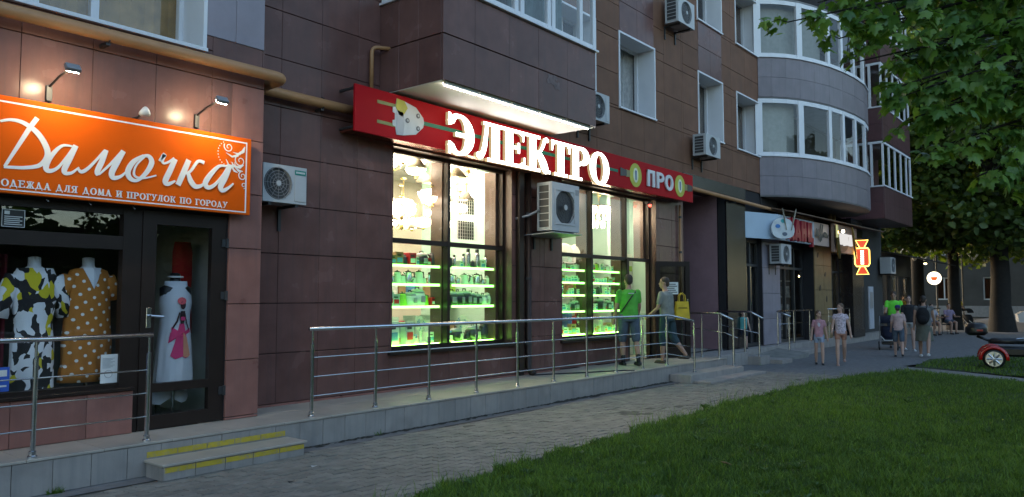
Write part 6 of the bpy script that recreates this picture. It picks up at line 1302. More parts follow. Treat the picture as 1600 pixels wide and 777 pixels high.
def person(label, loc, rz, H, legs, arms, shirt, bottom, hair, skin=SKIN, shoes=SHOEB, build=1., lean=0., bottom_len=.55, sleeve=.55, headturn=0, longhair=False, skirt=False, vox=.011, cap=None, sit=False, hairbald=False, shirt_len=.0, nod=0):
    t = thing('person', label, 'person', loc, None, rz)
    S = H/1.75
    def V3(x, y, z): return Vector((x, y, z))*S
    hipz = .93; bw = build
    ang = lambda a_: Vector((0, math.sin(R(a_)), -math.cos(R(a_))))
    J = {}
    for s_, nm in ((-1, 'L'), (1, 'R')):
        th, kb = legs[0 if s_ < 0 else 1][:2]; hip = Vector((s_*.095*bw, 0, hipz)); kn_ = hip + ang(th)*.44 + Vector((s_*.01, 0, 0)); an_ = kn_ + ang(th-kb)*.42; J[nm] = [hip, kn_, an_]
    drop = min(J['L'][2].z, J['R'][2].z) - .085
    sh = Vector((0, 0, -drop)); 
    for k in J: J[k] = [(p+sh) for p in J[k]]
    pel = Vector((0, 0, hipz+.02)) + sh
    up = Vector((0, math.sin(R(lean)), math.cos(R(lean))))
    waist = pel+up*.14; chest = pel+up*.36; neck = pel+up*.52; headc = neck + up*.15 + Vector((0, .02, 0))
    if nod: headc += Vector((0, .05, -.02))
    A = {}
    for s_, nm in ((-1, 'L'), (1, 'R')):
        fw, out_, eb = arms[0 if s_ < 0 else 1][:3]; so = Vector((s_*.168*bw, 0, 0)) + pel + up*.447
        d1 = Vector((s_*math.sin(R(out_)), math.sin(R(fw))*math.cos(R(out_)), -math.cos(R(fw))*math.cos(R(out_)))); el = so + d1*.29
        f2 = fw+eb; ins = out_*.5 - (arms[0 if s_ < 0 else 1][3] if len(arms[0 if s_ < 0 else 1]) > 3 else 0)
        d2 = Vector((s_*math.sin(R(ins)), math.sin(R(f2))*math.cos(R(ins)), -math.cos(R(f2))*math.cos(R(ins)))); wr = el + d2*.25; A[nm] = [so, el, wr, d2]
    sc_ = lambda p: tuple(Vector(p)*S)
    # ---- body: one continuous skin
    b = MB(Matrix.Scale(S, 4))
    loft(b, [(pel-up*.08, .13*bw, .10*bw), (pel, .155*bw, .115*bw), (waist, .135*bw, .105*bw), (chest-up*.08, .15*bw, .11*bw), (chest+up*.04, .165*bw, .115*bw), (neck-up*.06, .14*bw, .085*bw), (neck-up*.01, .065, .06)])
    limb(b, neck-up*.05, headc-up*.05, .056, .052)
    hd = MB(); 
    for k in ('L', 'R'):
        hip, kn_, an_ = J[k]; limb(b, hip, kn_, .083*bw, .055); limb(b, kn_, kn_.lerp(an_, .35), .052, .056); limb(b, kn_.lerp(an_, .35), an_, .056, .036)
        limb(b, an_+Vector((0, -.02, -.045)), an_+Vector((0, .13, -.06)), .034, .028)
        so, el, wr, d2 = A[k]; limb(b, so, el, .052*bw, .040); limb(b, el, wr, .040, .027)
        s_ = -1 if k == 'L' else 1
        palm = wr + d2*.05; limb(b, wr, palm+d2*.03, .028, .033)
        side = Vector((0, 1, 0)) - d2*d2.y
        side = side.normalized() if side.length > .2 else Vector((1, 0, 0)); curl = (Vector((-s_, 0, 0)) - d2*(-s_*d2.x)).normalized()
        for q, (o_, l_) in enumerate(((.026, .062), (.009, .072), (-.009, .066), (-.025, .052))):
            f0 = palm + side*o_ + d2*.03; f1 = f0 + d2*l_*.55 + curl*.008; f2_ = f1 + d2*l_*.35 + curl*.022; b.tube([f0, f1, f2_], [.0105, .0095, .007], 6)
        b.tube([palm+side*.022-d2*.01, palm+side*.05+d2*.02+curl*.01, palm+side*.056+d2*.048+curl*.016], [.012, .0105, .008], 6)
    # head: skull, jaw, nose, ears
    Rh = Matrix.Translation(headc) @ Matrix.Rotation(R(headturn), 4, 'Z') @ Matrix.Rotation(R(-nod), 4, 'X'); hb = MB(Matrix.Scale(S, 4) @ Rh)
    hb.ell((0, -.01, .03), (.074, .093, .095), 16, 10); hb.ell((0, .022, -.04), (.056, .062, .075), 14, 8); hb.ell((0, .05, -.085), (.03, .03, .028), 10, 6)
    hb.tube([(0, .082, .025), (0, .105, -.02), (0, .088, -.03)], [.008, .014, .009], 6)
    for s_ in (-1, 1): hb.ell((s_*.078, -.005, -.01), (.012, .02, .032), 8, 6)
    hb.tube([(-.022, .082, -.062), (0, .09, -.06), (.022, .082, -.062)], .008, 6)
    b.v += hb.v; nb = len(b.v)-len(hb.v); b.f += [tuple(i+nb for i in f) for f in hb.f]; b.mi += [0]*len(hb.f)
    fuse(obj('body', b, skin, t, True), vox*S)
    hm = Matrix.Scale(S, 4) @ Rh
    for s_ in (-1, 1):
        e = MB(hm); e.ell((s_*.03, .083, .008), (.013, .008, .008), 8, 6); obj('eye', e, pm('eye_white_dark', (.06, .05, .05), .3), t, True, True)
        e = MB(hm); e.tube([(s_*.014, .092, .032), (s_*.032, .09, .037), (s_*.046, .08, .032)], .0045, 5); obj('eyebrow', e, hair, t, True, True)
    e = MB(hm); e.tube([(-.02, .094, -.06), (0, .1, -.059), (.02, .094, -.06)], .0035, 5); obj('lips', e, pm('lips', (.3, .1, .09), .5), t, True, True)
    # hair
    h_ = MB(hm)
    if cap is None:
        h_.ell((0, -.022, .045), (.082, .096, .09), 16, 10); h_.ell((0, -.06, -.0), (.07, .055, .08), 12, 8)
        if longhair: h_.ell((0, -.055, -.06), (.075, .05, .12), 12, 8); limb(h_, (0, -.07, -.06), (0, -.10, -.30), .068, .045)
    else:
        h_.ell((0, -.05, -.0), (.07, .055, .07), 12, 8)
    fuse(obj('hair', h_, hair, t, True), .012*S)
    if cap is not None:
        c_ = MB(hm); c_.lathe([(.09, .03), (.09, .06), (.075, .11), (.03, .13), (.01, .132)], 16, (0, -.012, 0)); obj('cap', c_, cap, t, True, True)
        c_ = MB(hm); c_.prism([(-.07, .06), (-.05, .12), (0, .145), (.05, .12), (.07, .06)], .035, .045, 'xy'); obj('cap_visor', c_, cap, t, True)
    # shirt
    s2 = MB(Matrix.Scale(S, 4)); e_ = .018
    low = pel - up*(.06+shirt_len)
    loft(s2, [(low, .178*bw, .138*bw), (pel+up*.03, .172*bw, .132*bw), (waist, .16*bw, .13*bw), (chest-up*.06, .172*bw, .132*bw), (chest+up*.06, .182*bw, .13*bw), (neck-up*.055, .15*bw, .098*bw), (neck-up*.015, .083, .078)])
    for k in ('L', 'R'):
        so, el, wr, d2 = A[k]
        if sleeve > 0: limb(s2, so, so.lerp(el, sleeve), .060*bw, .062)
        else: limb(s2, so-Vector((.0, 0, .03)), so+Vector((0, 0, .0)), .05, .045)
    fuse(obj('shirt', s2, shirt, t, True), .012*S)
    # shorts, trousers or skirt
    s3 = MB(Matrix.Scale(S, 4)); loft(s3, [(pel-up*.11, .165*bw, .125*bw), (pel-up*.02, .17*bw, .13*bw), (pel+up*.08, .158*bw, .122*bw)])
    if skirt: loft(s3, [(pel-up*bottom_len*.9, .215*bw, .17*bw), (pel-up*.2, .19*bw, .15*bw), (pel-up*.03, .17*bw, .13*bw)])
    else:
        for k in ('L', 'R'):
            hip, kn_, an_ = J[k]
            if bottom_len <= 1: limb(s3, hip, hip.lerp(kn_, bottom_len), .102*bw, .09*bw)
            else: limb(s3, hip, kn_, .1*bw, .078*bw); limb(s3, kn_, kn_.lerp(an_, bottom_len-1), .077*bw, .07*bw)
    fuse(obj('skirt' if skirt else 'shorts', s3, bottom, t, True), .012*S)
    for k in ('L', 'R'):
        an_ = J[k][2]; m = MB(Matrix.Scale(S, 4)); limb(m, an_+Vector((0, -.045, -.055)), an_+Vector((0, .14, -.062)), .042, .036)
        m.box(an_.x-.042, an_.x+.042, an_.y-.08, an_.y+.18, an_.z-.086, an_.z-.062, .01); fuse(obj('shoe', m, shoes, t, True), .009*S)
    t['_j'] = 0; del t['_j']
    return t, A, J, dict(pel=pel, up=up, neck=neck, chest=chest, S=S, headc=headc)
def facing(dx, dy): return math.atan2(dy, dx) - math.pi/2
# the man in green with a cross-body strap, walking to the shop door
GRN = cloth('lime_green_tee', (.10, .42, .05)); DEN = cloth('grey_blue_denim', (.075, .10, .135)); GRY = cloth('grey_tee', (.24, .25, .22)); DEN2 = cloth('teal_denim', (.03, .06, .075))
t, A, J, K = person('man in a lime green T-shirt and denim shorts standing on the shop platform', (12.98, 7.62, ZP), facing(.62, .78), 1.74, [(8, 14), (-10, 6)], [(4, 12, 14), (10, 10, 24)], GRN, DEN, HAIRG, SKIN, SHOEB, 1.1, bottom_len=1.02, sleeve=.6)
m = MB(Matrix.Scale(K['S'], 4)); c = K['chest']; nk = K['neck']
m.tube([(.13, .0, nk.z-.035), (.10, -.10, nk.z-.07), (.0, -.148, c.z-.0), (-.10, -.15, c.z-.14), (-.19, -.06, c.z-.3)], .013, 6); obj('strap', m, BLACKP, t, True)
m = MB(Matrix.Scale(K['S'], 4)); m.box(-.06, .05, -.153, -.147, c.z+.06, c.z+.075); obj('shirt_print', m, WHITEP, t, True)
for k in ('L', 'R'):
    m = MB(Matrix.Scale(K['S'], 4)); a_ = J[k][2]; limb(m, a_+Vector((0, 0, -.01)), a_+Vector((0, 0, .09)), .042, .044); obj('sock', m, SHOEB, t, True, True)
# the man in grey with a yellow shopping bag
t, A, J, K = person('man in a grey T-shirt looking at the shop door notice, stepping up the stairs', (13.86, 7.26, ZP), facing(.0, 1), 1.70, [(6, 4), (-10, 30)], [(12, 8, 40), (6, 14, 22)], GRY, DEN2, HAIRG, SKIN, pm('sandal_brown', (.06, .04, .03), .6), 1.08, bottom_len=1.25, sleeve=.62, headturn=35, lean=4)
bag = thing('shopping_bag', 'yellow shopping bag hanging from the shoulder of the man in grey', 'bag', (14.62, 7.02, 1.0), rz=R(-35))
YB = pm('yellow_bag', (.62, .42, .02), .6, .12, 8, .3, 20)
m = MB(); m.add([(-.15,-.05,0),(.15,-.05,0),(.16,.06,0),(-.16,.06,0),(-.13,-.03,.36),(.13,-.03,.36),(.13,.03,.36),(-.13,.03,.36)], [(0,3,2,1),(0,1,5,4),(1,2,6,5),(2,3,7,6),(3,0,4,7)]); obj('bag_body', m, YB, bag, True)
for y in (-.03, .03): m = MB(); m.tube([(-.07, y, .36), (-.06, y, .48), (0, y, .53), (.06, y, .48), (.07, y, .36)], .008, 6); obj('bag_handle', m, YB, bag, True)
m = MB()
for k in range(9): m.box(-.095+k*.021, -.081+k*.021, -.0455, -.0435, .222, .245)
M_ = m; obj('bag_print', M_, pm('bag_lettering', (.12, .09, .01), .7), bag, True)
bag.location = (14.06, 7.04, 1.16)
# toddler on the landing
person('small child in a turquoise top on the landing by the dark shop front', (19.45, 8.0, .272), facing(-.8, -.6), .98, [(10, 8), (-12, 10)], [(10, 10, 20), (-8, 10, 15)], cloth('turquoise_top', (.10, .34, .32)), cloth('navy_shorts', (.012, .016, .03)), HAIRL, SKINL, SHOEB, 1.12, bottom_len=.7, vox=.014, sleeve=0)
# two girls hand in hand
t, A, J, K = person('girl in a pink T-shirt and short denim shorts walking towards the camera', (18.95, 5.92, .0), facing(-.93, -.36), 1.29, [(12, 12), (-8, 8)], [(4, 14, 8), (-4, 12, 14)], cloth('pink_tee', (.50, .26, .30)), cloth('pale_denim', (.30, .36, .48)), HAIRL, SKINL, SHOEB, .86, bottom_len=.42, sleeve=.5, headturn=35, vox=.012)
m = MB(Matrix.Scale(K['S'], 4)); c = K['chest']; m.prism([(-.04, c.z-.04), (0, c.z-.10), (.05, c.z-.03), (.03, c.z+.05), (-.03, c.z+.03)], .124, .13); obj('shirt_print', m, pm('shirt_print_pale', (.6, .55, .6), .8), t, True)
m = MB(Matrix.Scale(K['S'], 4)); h_ = K['headc']; limb(m, (-.07, -.06, h_.z-.05), (-.09, .02, h_.z-.26), .028, .016); fuse(obj('braid', m, HAIRL, t, True), .01)
person('taller girl in a floral white blouse and peach shorts with long brown hair', (19.08, 5.46, .0), facing(-.95, -.30), 1.46, [(-14, 22), (10, 6)], [(-2, 16, 10), (6, 12, 46)], pm('floral_blouse', (.55, .46, .52), .9, .5, 26), cloth('peach_shorts', (.40, .20, .14)), HAIRL, SKINL, pm('flip_flop', (.42, .25, .2), .7), .86, bottom_len=.4, sleeve=.25, headturn=-40, longhair=True, vox=.012)
# family farther along
person('man in a neon green T-shirt behind the navy pushchair', (26.7, 6.0, 0), facing(-.95, -.2), 1.80, [(6, 10), (-6, 6)], [(28, 8, 50), (28, 8, 50)], pm('neon_green_tee', (.16, .75, .06), .9, .08, 10, emit=(.1, 1, .05), es=0.0), DEN, HAIRG, SKIN, SHOEB, 1.08, nod=18, vox=.014)
person('boy in a pale pink T-shirt, blue cap and denim shorts walking away', (22.75, 5.02, 0), facing(.95, .25), 1.40, [(14, 10), (-14, 14)], [(8, 8, 30), (-10, 10, 20)], cloth('pale_pink_tee', (.52, .36, .34)), DEN, HAIRG, SKINL, SHOEB, .95, bottom_len=.85, sleeve=.6, cap=cloth('blue_cap', (.03, .03, .14)), vox=.013)
t, A, J, K = person('woman in a grey top and khaki skirt with a black backpack', (23.2, 4.48, 0), facing(.97, .1), 1.66, [(16, 8), (-16, 16)], [(-12, 8, 12), (14, 10, 16)], cloth('grey_top', (.14, .14, .135)), cloth('khaki_skirt', (.12, .125, .10)), HAIRB, SKIN, SHOEW, 1.12, bottom_len=.55, sleeve=.15, skirt=True, vox=.014)
t2 = thing('backpack', 'black backpack worn by the woman in the khaki skirt', 'backpack', (23.2, 4.48, 1.1), rz=facing(.97, .1)); c = K['chest']*K['S']
m = MB(); m.ell((0, -.235, c.z-.13-1.1), (.17, .11, .24), 14, 10); m.ell((0, -.31, c.z-.22-1.1), (.12, .07, .11), 12, 8); fuse(obj('pack', m, cloth('black_nylon', (.01, .01, .012)), t2, True), .015)
for s_ in (-1, 1): m = MB(); m.tube([(s_*.09, -.17, c.z+.08-1.1), (s_*.10, -.03, c.z+.16-1.1), (s_*.11, .13, c.z+.06-1.1), (s_*.13, .1, c.z-.15-1.1)], .016, 6); obj('shoulder_strap', m, BLACKP, t2, True)
person('dark-haired woman in a black top walking between the boy and the backpack woman', (25.6, 5.35, 0), facing(-.9, -.4), 1.66, [(10, 8), (-8, 10)], [(6, 10, 30), (4, 8, 18)], cloth('black_top', (.015, .015, .018)), cloth('white_shorts', (.4, .38, .36)), HAIRB, SKINL, SHOEW, .95, bottom_len=.4, longhair=True, vox=.015)
person('woman in a yellow dress standing far off by the tree trunk', (46.5, 7.35, 0), facing(-.9, -.4), 1.68, [(4, 4), (-4, 4)], [(14, 8, 60), (8, 8, 40)], cloth('yellow_dress', (.50, .36, .03)), cloth('yellow_dress', (.5, .36, .03)), HAIRL, SKIN, SHOEB, 1.0, bottom_len=.8, skirt=True, vox=.018)
person('distant person in a pale shirt on the far walk', (57, 6.6, 0), facing(.9, .1), 1.72, [(12, 6), (-12, 10)], [(8, 8, 15), (-8, 8, 15)], cloth('pale_yellow_shirt', (.5, .48, .34)), cloth('dark_trousers', (.03, .035, .045)), HAIRB, SKIN, SHOEB, 1.0, bottom_len=1.8, vox=.02)
# cafe guests behind the counter rail
for i, (x, y, c_, lb) in enumerate(((36.5, 6.75, (.40, .38, .42), 'cafe guest in a pale top seated under the round cup sign'), (38.2, 6.4, (.24, .18, .26), 'cafe guest in a mauve top seated to the right under the cup sign'))):
    person(lb, (x, y, .02), facing(-.8, -.6), 1.68, [(85, 88), (82, 86)], [(30, 10, 60), (25, 10, 70)], cloth('guest_top_%d' % i, c_), DEN, HAIRB, SKIN, SHOEB, 1.0, vox=.018)
    t = thing('cafe_chair', 'dark cafe chair under the %s guest' % ('pale-topped' if i == 0 else 'mauve-topped'), 'chair', (x, y, 0), 'cafe chairs', rz=facing(-.8, -.6))
    m = MB(); m.box(-.2, .2, -.22, .22, .40, .44, .01); obj('seat', m, DARKM, t, True); m = MB(); m.box(-.2, .2, -.25, -.22, .5, .85, .008); obj('backrest', m, DARKM, t, True)
    for sx in (-.18, .18):
        for sy in (-.22, .19): m = MB(); m.tube([(sx, sy, 0), (sx, sy, .41 if sy > 0 else .86)], .012, 6); obj('leg', m, DARKM, t, True)
# ------------------------------------------------------------------ pushchair
def pushchair(label, loc, rz, cm):
    t = thing('pushchair', label, 'pushchair', loc, 'pushchairs', rz)
    m = MB(); N = 12
    rings = [((0, .02, .30), .16, .22), ((0, .0, .42), .2, .28), ((0, -.05, .62), .2, .26), ((0, -.10, .72), .19, .2)]
    loft(m, rings); fuse(obj('seat_shell', m, cm, t, True), .02)
    m = MB()
    for k in range(7):
        a_ = R(-10+k*22)
    vs_ = [(x, -.10+.30*math.cos(R(20+q*24)), .70+.34*math.sin(R(20+q*24))) for q in range(6) for x in (-.2, -.07, .07, .2)]
    m.add(vs_, [(q*4+i, q*4+i+1, q*4+i+5, q*4+i+4) for q in range(5) for i in range(3)]); h = obj('hood', m, cm, t, True, True); sm = h.modifiers.new('thick', 'SOLIDIFY'); sm.thickness = .015
    for s_ in (-1, 1):
        m = MB(); m.tube([(s_*.22, .34, .12), (s_*.22, .0, .42), (s_*.22, -.35, .78), (s_*.2, -.5, 1.02)], .014, 8); obj('side_tube', m, GREYM, t, True)
        m = MB(); m.tube([(s_*.22, -.34, .12), (s_*.22, -.1, .5)], .014, 8); obj('rear_strut', m, GREYM, t, True)
        for y, r_ in ((.36, .10), (-.34, .12)):
            m = MB(); m.lathe([(r_*.72, -.02), (r_, -.015), (r_, .015), (r_*.72, .02)], 18, (s_*.25, y, r_), 'x'); wl = obj('wheel', m, BLACKP, t, True)
            m = MB(); m.lathe([(.02, -.022), (r_*.7, -.012), (r_*.7, .012), (.02, .022)], 14, (s_*.25, y, r_), 'x'); obj('wheel_disc', m, GREYM, wl, True)
    m = MB(); m.tube([(-.2, -.5, 1.02), (0, -.53, 1.04), (.2, -.5, 1.02)], .016, 8); obj('push_bar', m, BLACKP, t, True)
    m = MB(); m.tube([(-.2, .26, .42), (-.1, .36, .30), (.1, .36, .30), (.2, .26, .42)], .014, 8); obj('bumper_trim', m, WHITEP, t, True)
    m = MB(); m.box(-.18, .18, -.28, .2, .16, .24, .02); obj('basket', m, BLACKP, t, True)
    return t
pushchair('navy pushchair facing the camera in front of the neon-shirted man', (25.75, 5.98, 0), facing(-.95, -.25), cloth('navy_canvas', (.008, .012, .03)))
pushchair('black pushchair standing beside the woman in the yellow dress', (45.6, 6.75, 0), facing(-.6, -.8), cloth('black_canvas', (.008, .008, .009)))
# ================================================================== trees
BARK = pm('bark', (.014, .0115, .009), .9, .3, 6, .8, 22, dirt=.3, dcol=(.008, .008, .007))
FOL = leafmat('tree_foliage', (.03, .065, .014), (.12, .18, .035), .5, .4)
MAPL = leafmat('maple_leaf', (.06, .15, .035), (.20, .33, .07), .4, .38)
def quad_cloud(name, P0, size, seed, droop=.3):
    r = np.random.default_rng(seed); n = len(P0); s_ = size*r.uniform(.6, 1.35, n)
    a = r.normal(0, 1, (n, 3)); a /= np.linalg.norm(a, axis=1)[:, None]; a[:, 2] = a[:, 2]*.5 - droop; a /= np.linalg.norm(a, axis=1)[:, None]
    b = np.cross(a, r.normal(0, 1, (n, 3))); b /= np.linalg.norm(b, axis=1)[:, None]; c = np.cross(a, b)
    V = np.zeros((n, 6, 3)); S_ = s_[:, None]
    V[:, 0] = P0; V[:, 1] = P0 + a*S_*.35 + b*S_*.42 + c*S_*.1; V[:, 2] = P0 + a*S_*.75 + b*S_*.28; V[:, 3] = P0 + a*S_*1.05 - c*S_*.1; V[:, 4] = P0 + a*S_*.75 - b*S_*.28; V[:, 5] = P0 + a*S_*.35 - b*S_*.42 + c*S_*.1
    k = np.arange(n)*6; F = np.concatenate([np.stack([k, k+1, k+2, k+3], 1), np.stack([k, k+3, k+4, k+5], 1)])
    me = bpy.data.meshes.new(name); me.vertices.add(n*6); me.vertices.foreach_set('co', V.ravel()); m = len(F); me.loops.add(m*4); me.loops.foreach_set('vertex_index', F.ravel().astype(np.int32)); me.polygons.add(m)
    me.polygons.foreach_set('loop_start', np.arange(0, m*4, 4, dtype=np.int32)); me.polygons.foreach_set('loop_total', np.full(m, 4, np.int32)); me.update()
    at = me.attributes.new('tint', 'FLOAT', 'POINT'); at.data.foreach_set('value', np.repeat(np.clip(r.normal(.35, .28, n), 0, 1), 6)); return me
def crown_points(seed, R_, zb, zt, nclump, per):
    r = np.random.default_rng(seed); pts = []
    for k in range(nclump):
        u = r.uniform(0, 1); zc = zb + (zt-zb)*u; rad = R_*math.sqrt(max(.08, 1-(2*u-.85)**2*.85)); th = r.uniform(0, 6.283); rr = rad*math.sqrt(r.uniform(.12, 1)); c = np.array([rr*math.cos(th), rr*math.sin(th), zc])
        cs = r.uniform(.7, 1.5); p = r.normal(0, 1, (per, 3)); p /= np.linalg.norm(p, axis=1)[:, None]; p *= (r.uniform(0, 1, per)**.45)[:, None]*cs; p[:, 2] *= .62; p[:, 2] -= .15*(p[:, 0]**2+p[:, 1]**2); pts.append(p+c)
    return np.concatenate(pts)
CR = [quad_cloud('crown', crown_points(31+i, 4.6, 4.2, 15, 105, 150), .30, 50+i) for i in range(3)]
def trunk_mb(h, r0, seed):
    rr = random.Random(seed); tr = MB(); pts = [(rr.uniform(-.06, .06)*k, rr.uniform(-.06, .06)*k, h*k/8) for k in range(9)]; tr.tube([(0, 0, -.1)]+pts, [r0*1.5, r0*1.3]+[r0*(1-.07*k) for k in range(1, 9)], 14); lb = []
    for k in range(9):
        z = h*(.45+.06*k); th = k*2.4; l_ = rr.uniform(2.2, 3.6); m = MB(); c, s_ = math.cos(th), math.sin(th)
        m.tube([(0, 0, z), (c*l_*.35, s_*l_*.35, z+l_*.35), (c*l_*.75, s_*l_*.75, z+l_*.6), (c*l_, s_*l_, z+l_*.95)], [r0*.4, r0*.28, r0*.16, .02], 7); lb.append(m)
    return tr, lb
TR = []
for i in range(3):
    tr, lb = trunk_mb(9.5, .34, i); TR.append((tr.mesh('trunk'), [m.mesh('limb') for m in lb]))
def tree(label, x, y, s_, v, rz, rs=1., group='street trees', zc=1.):
    t = thing('street_tree', label, 'tree', (x, y, 0), group, rz); t.scale = (s_, s_, s_*zc)
    o = link('trunk', TR[v][0], BARK, t, True, True); o.scale = (rs, rs, 1)
    for m in TR[v][1]: link('limb', m, BARK, t, True, True)
    link('crown', CR[v], FOL, t, True); return t
tree('very tall tree behind the end of the block and the cup sign', 53, 10.5, 1.7, 1, 1.4, .7); tree('very tall tree far behind the massive trunk', 54, 3.2, 1.7, 0, 2.9, .7); tree('tall street tree with a straight dark trunk beside the glowing cup sign', 43.6, 7.05, 1.0, 0, .4, .92)
tree('massive dark-trunked tree behind the parked tricycle', 42.5, 4.9, 1.05, 1, 2., 1.3)
tree('dark tree at the right edge of the picture behind the tricycle', 46.5, 1.9, 1.1, 2, 1.2, 1.6)
tree('tree crown rising past the end of the apartment block', 41.5, 11.2, .95, 2, 3.)
tree('distant tree left of the grey far house', 58, 12.5, 1.1, 1, .9); tree('distant tree in front of the far house beyond the yellow dress', 62, 7.0, 1.1, 0, 4.1); tree('distant tree right of the far house front', 60, 1.5, 1.15, 2, 5.2)
tree('farthest tree behind the far house roof', 84, 14, 1.5, 0, 2.2); tree('farthest tree to the right beyond the lawn', 78, -5, 1.5, 1, 1.1); tree('tree beyond the lawn on the far right', 50, -5.5, 1.15, 0, 2.6)
OR2 = ['leftmost', 'second from the left', 'third from the left', 'fourth from the left', 'middle one', 'sixth from the left', 'fourth from the right', 'third from the right', 'second from the right', 'rightmost']
for i in range(10):
    tree('tree in the row across the lawn behind the viewer, ' + OR2[i], -30+i*9.5+random.uniform(-2, 2), -29+random.uniform(-2.5, 2.5), random.uniform(.85, 1.0), i % 3, i*1.3, group='trees across the lawn')
hp = np.stack([rng.uniform(-60, 90, 16000), rng.uniform(-36, -33, 16000), rng.uniform(0, 1, 16000)**.8*7.5], 1); hp[:, 2] *= .8+.2*np.sin(hp[:, 0]*.7)*np.sin(hp[:, 0]*.23)  # added out of view so the shop glass mirrors dark foliage, not bright sky
hd_ = link('reflection_hedge', quad_cloud('reflection_hedge', hp, .7, 77, .1), FOL); setp(hd_, 'tall unseen foliage band added behind the viewer to darken the window reflections', 'reflection_hedge', kind='stuff')
m = MB(); m.box(-60, 90, -36, -35, 0, 5.8); obj('reflection_hedge_core', m, SOIL, hd_)
# --- foreground maple: trunk to the right outside the picture, branches reaching over the lawn
def maple_leaf():
    half = [(0, 0), (.10, .02), (.22, -.06), (.40, .02), (.34, .12), (.50, .22), (.42, .28), (.56, .44), (.46, .46), (.44, .56), (.28, .46), (.24, .52), (.16, .60), (.20, .78), (.11, .76), (0, 1.0)]
    vs_ = [(x, y, 0) for x, y in half] + [(-x, y, 0) for x, y in half[1:-1]]; n = len(half)
    mid = [(0, .30, 0)]
    out = vs_[:n] + vs_[n:][::-1]                      # outline: right side up, left side down
    V_ = [(x, y, -.22*abs(x) - .10*(y-.3)**2*2) for x, y, z in out] + [(0, .30, .02)]
    m = len(out); F_ = [(i, (i+1) % m, m) for i in range(m)]
    # stalk
    V_ += [(-.008, -.35, -.05), (.008, -.35, -.05), (.008, .02, 0), (-.008, .02, 0)]; F_ += [(m+1, m+2, m+3, m+4)]
    return V_, F_
LV, LF = maple_leaf(); LVn = np.array(LV)
def leaf_mesh(mats, tints, name):
    N = len(mats); nv = len(LV); V_ = np.concatenate([(LVn @ np.array(M.to_3x3()).T) + np.array(M.translation) for M in mats])
    fs = [tuple(i+k*nv for i in f) for k in range(N) for f in LF]; me = bpy.data.meshes.new(name); me.from_pydata(V_.tolist(), [], fs); me.polygons.foreach_set('use_smooth', [False]*len(me.polygons))
    at = me.attributes.new('tint', 'FLOAT', 'POINT'); at.data.foreach_set('value', np.repeat(tints, nv)); return me
mt = thing('maple_tree', 'maple tree whose big leaves hang into the upper right of the picture', 'tree', (10.3, -1.4, 0))
m = MB(); m.tube([(10.3, -1.4, -.1), (10.3, -1.4, .3), (10.25, -1.35, 2.5), (10.15, -1.25, 5), (10.1, -1.1, 7.5)], [.42, .34, .28, .23, .15], 14); obj('trunk', m, BARK, mt, smooth=True)
rb = random.Random(11); mats = []; twigs = MB()
ENDS = [((7.35, 2.05, 4.0), 4.8, 1.), ((7.6, 1.9, 4.2), 5., 1.), ((7.8, 1.7, 3.85), 4.6, 1.), ((7.7, 1.62, 3.45), 4.2, 1.), ((7.95, 1.5, 3.6), 4.4, 1.), ((7.5, 1.98, 4.55), 5.2, 1.), ((7.62, 1.75, 3.5), 4.2, 1.), ((7.9, 1.35, 3.35), 4.2, 1.), ((8.15, 1.35, 3.3), 4.2, 1.), ((8.5, 1.0, 3.1), 4., 1.), ((6.95, 2.38, 4.12), 4.6, .85), ((7.25, 2.2, 4.35), 5.0, .9), ((7.45, 1.92, 3.78), 4.2, .9), ((7.75, 1.52, 3.25), 3.9, .95), ((8.0, 1.42, 2.98), 3.6, .9), ((8.2, 1.1, 2.72), 3.4, .9), ((8.45, .72, 2.62), 3.3, .9), ((8.8, .62, 2.85), 3.5, 1.),
        ((7.9, 1.7, 4.35), 5.2, 1.), ((8.3, 1.2, 3.75), 4.6, 1.), ((8.8, .9, 3.5), 4.4, 1.), ((8.6, 1.3, 4.6), 5.4, 1.), ((9.1, .6, 4.2), 5., 1.), ((7.6, 2.2, 4.9), 5.6, 1.), ((9.3, 1.1, 3.6), 4.4, 1.), ((9.6, .9, 3.1), 4.0, 1.), ((10.4, 1.3, 3.9), 4.8, 1.1), ((10.8, 1.0, 3.2), 4.2, 1.1), ((9.9, 1.8, 4.6), 5.2, 1.1), ((11.2, 1.5, 4.6), 5.4, 1.1),
        ((12.2, 1.2, 4.2), 5.4, 1.1), ((11.6, .6, 3.3), 4.6, 1.1)]
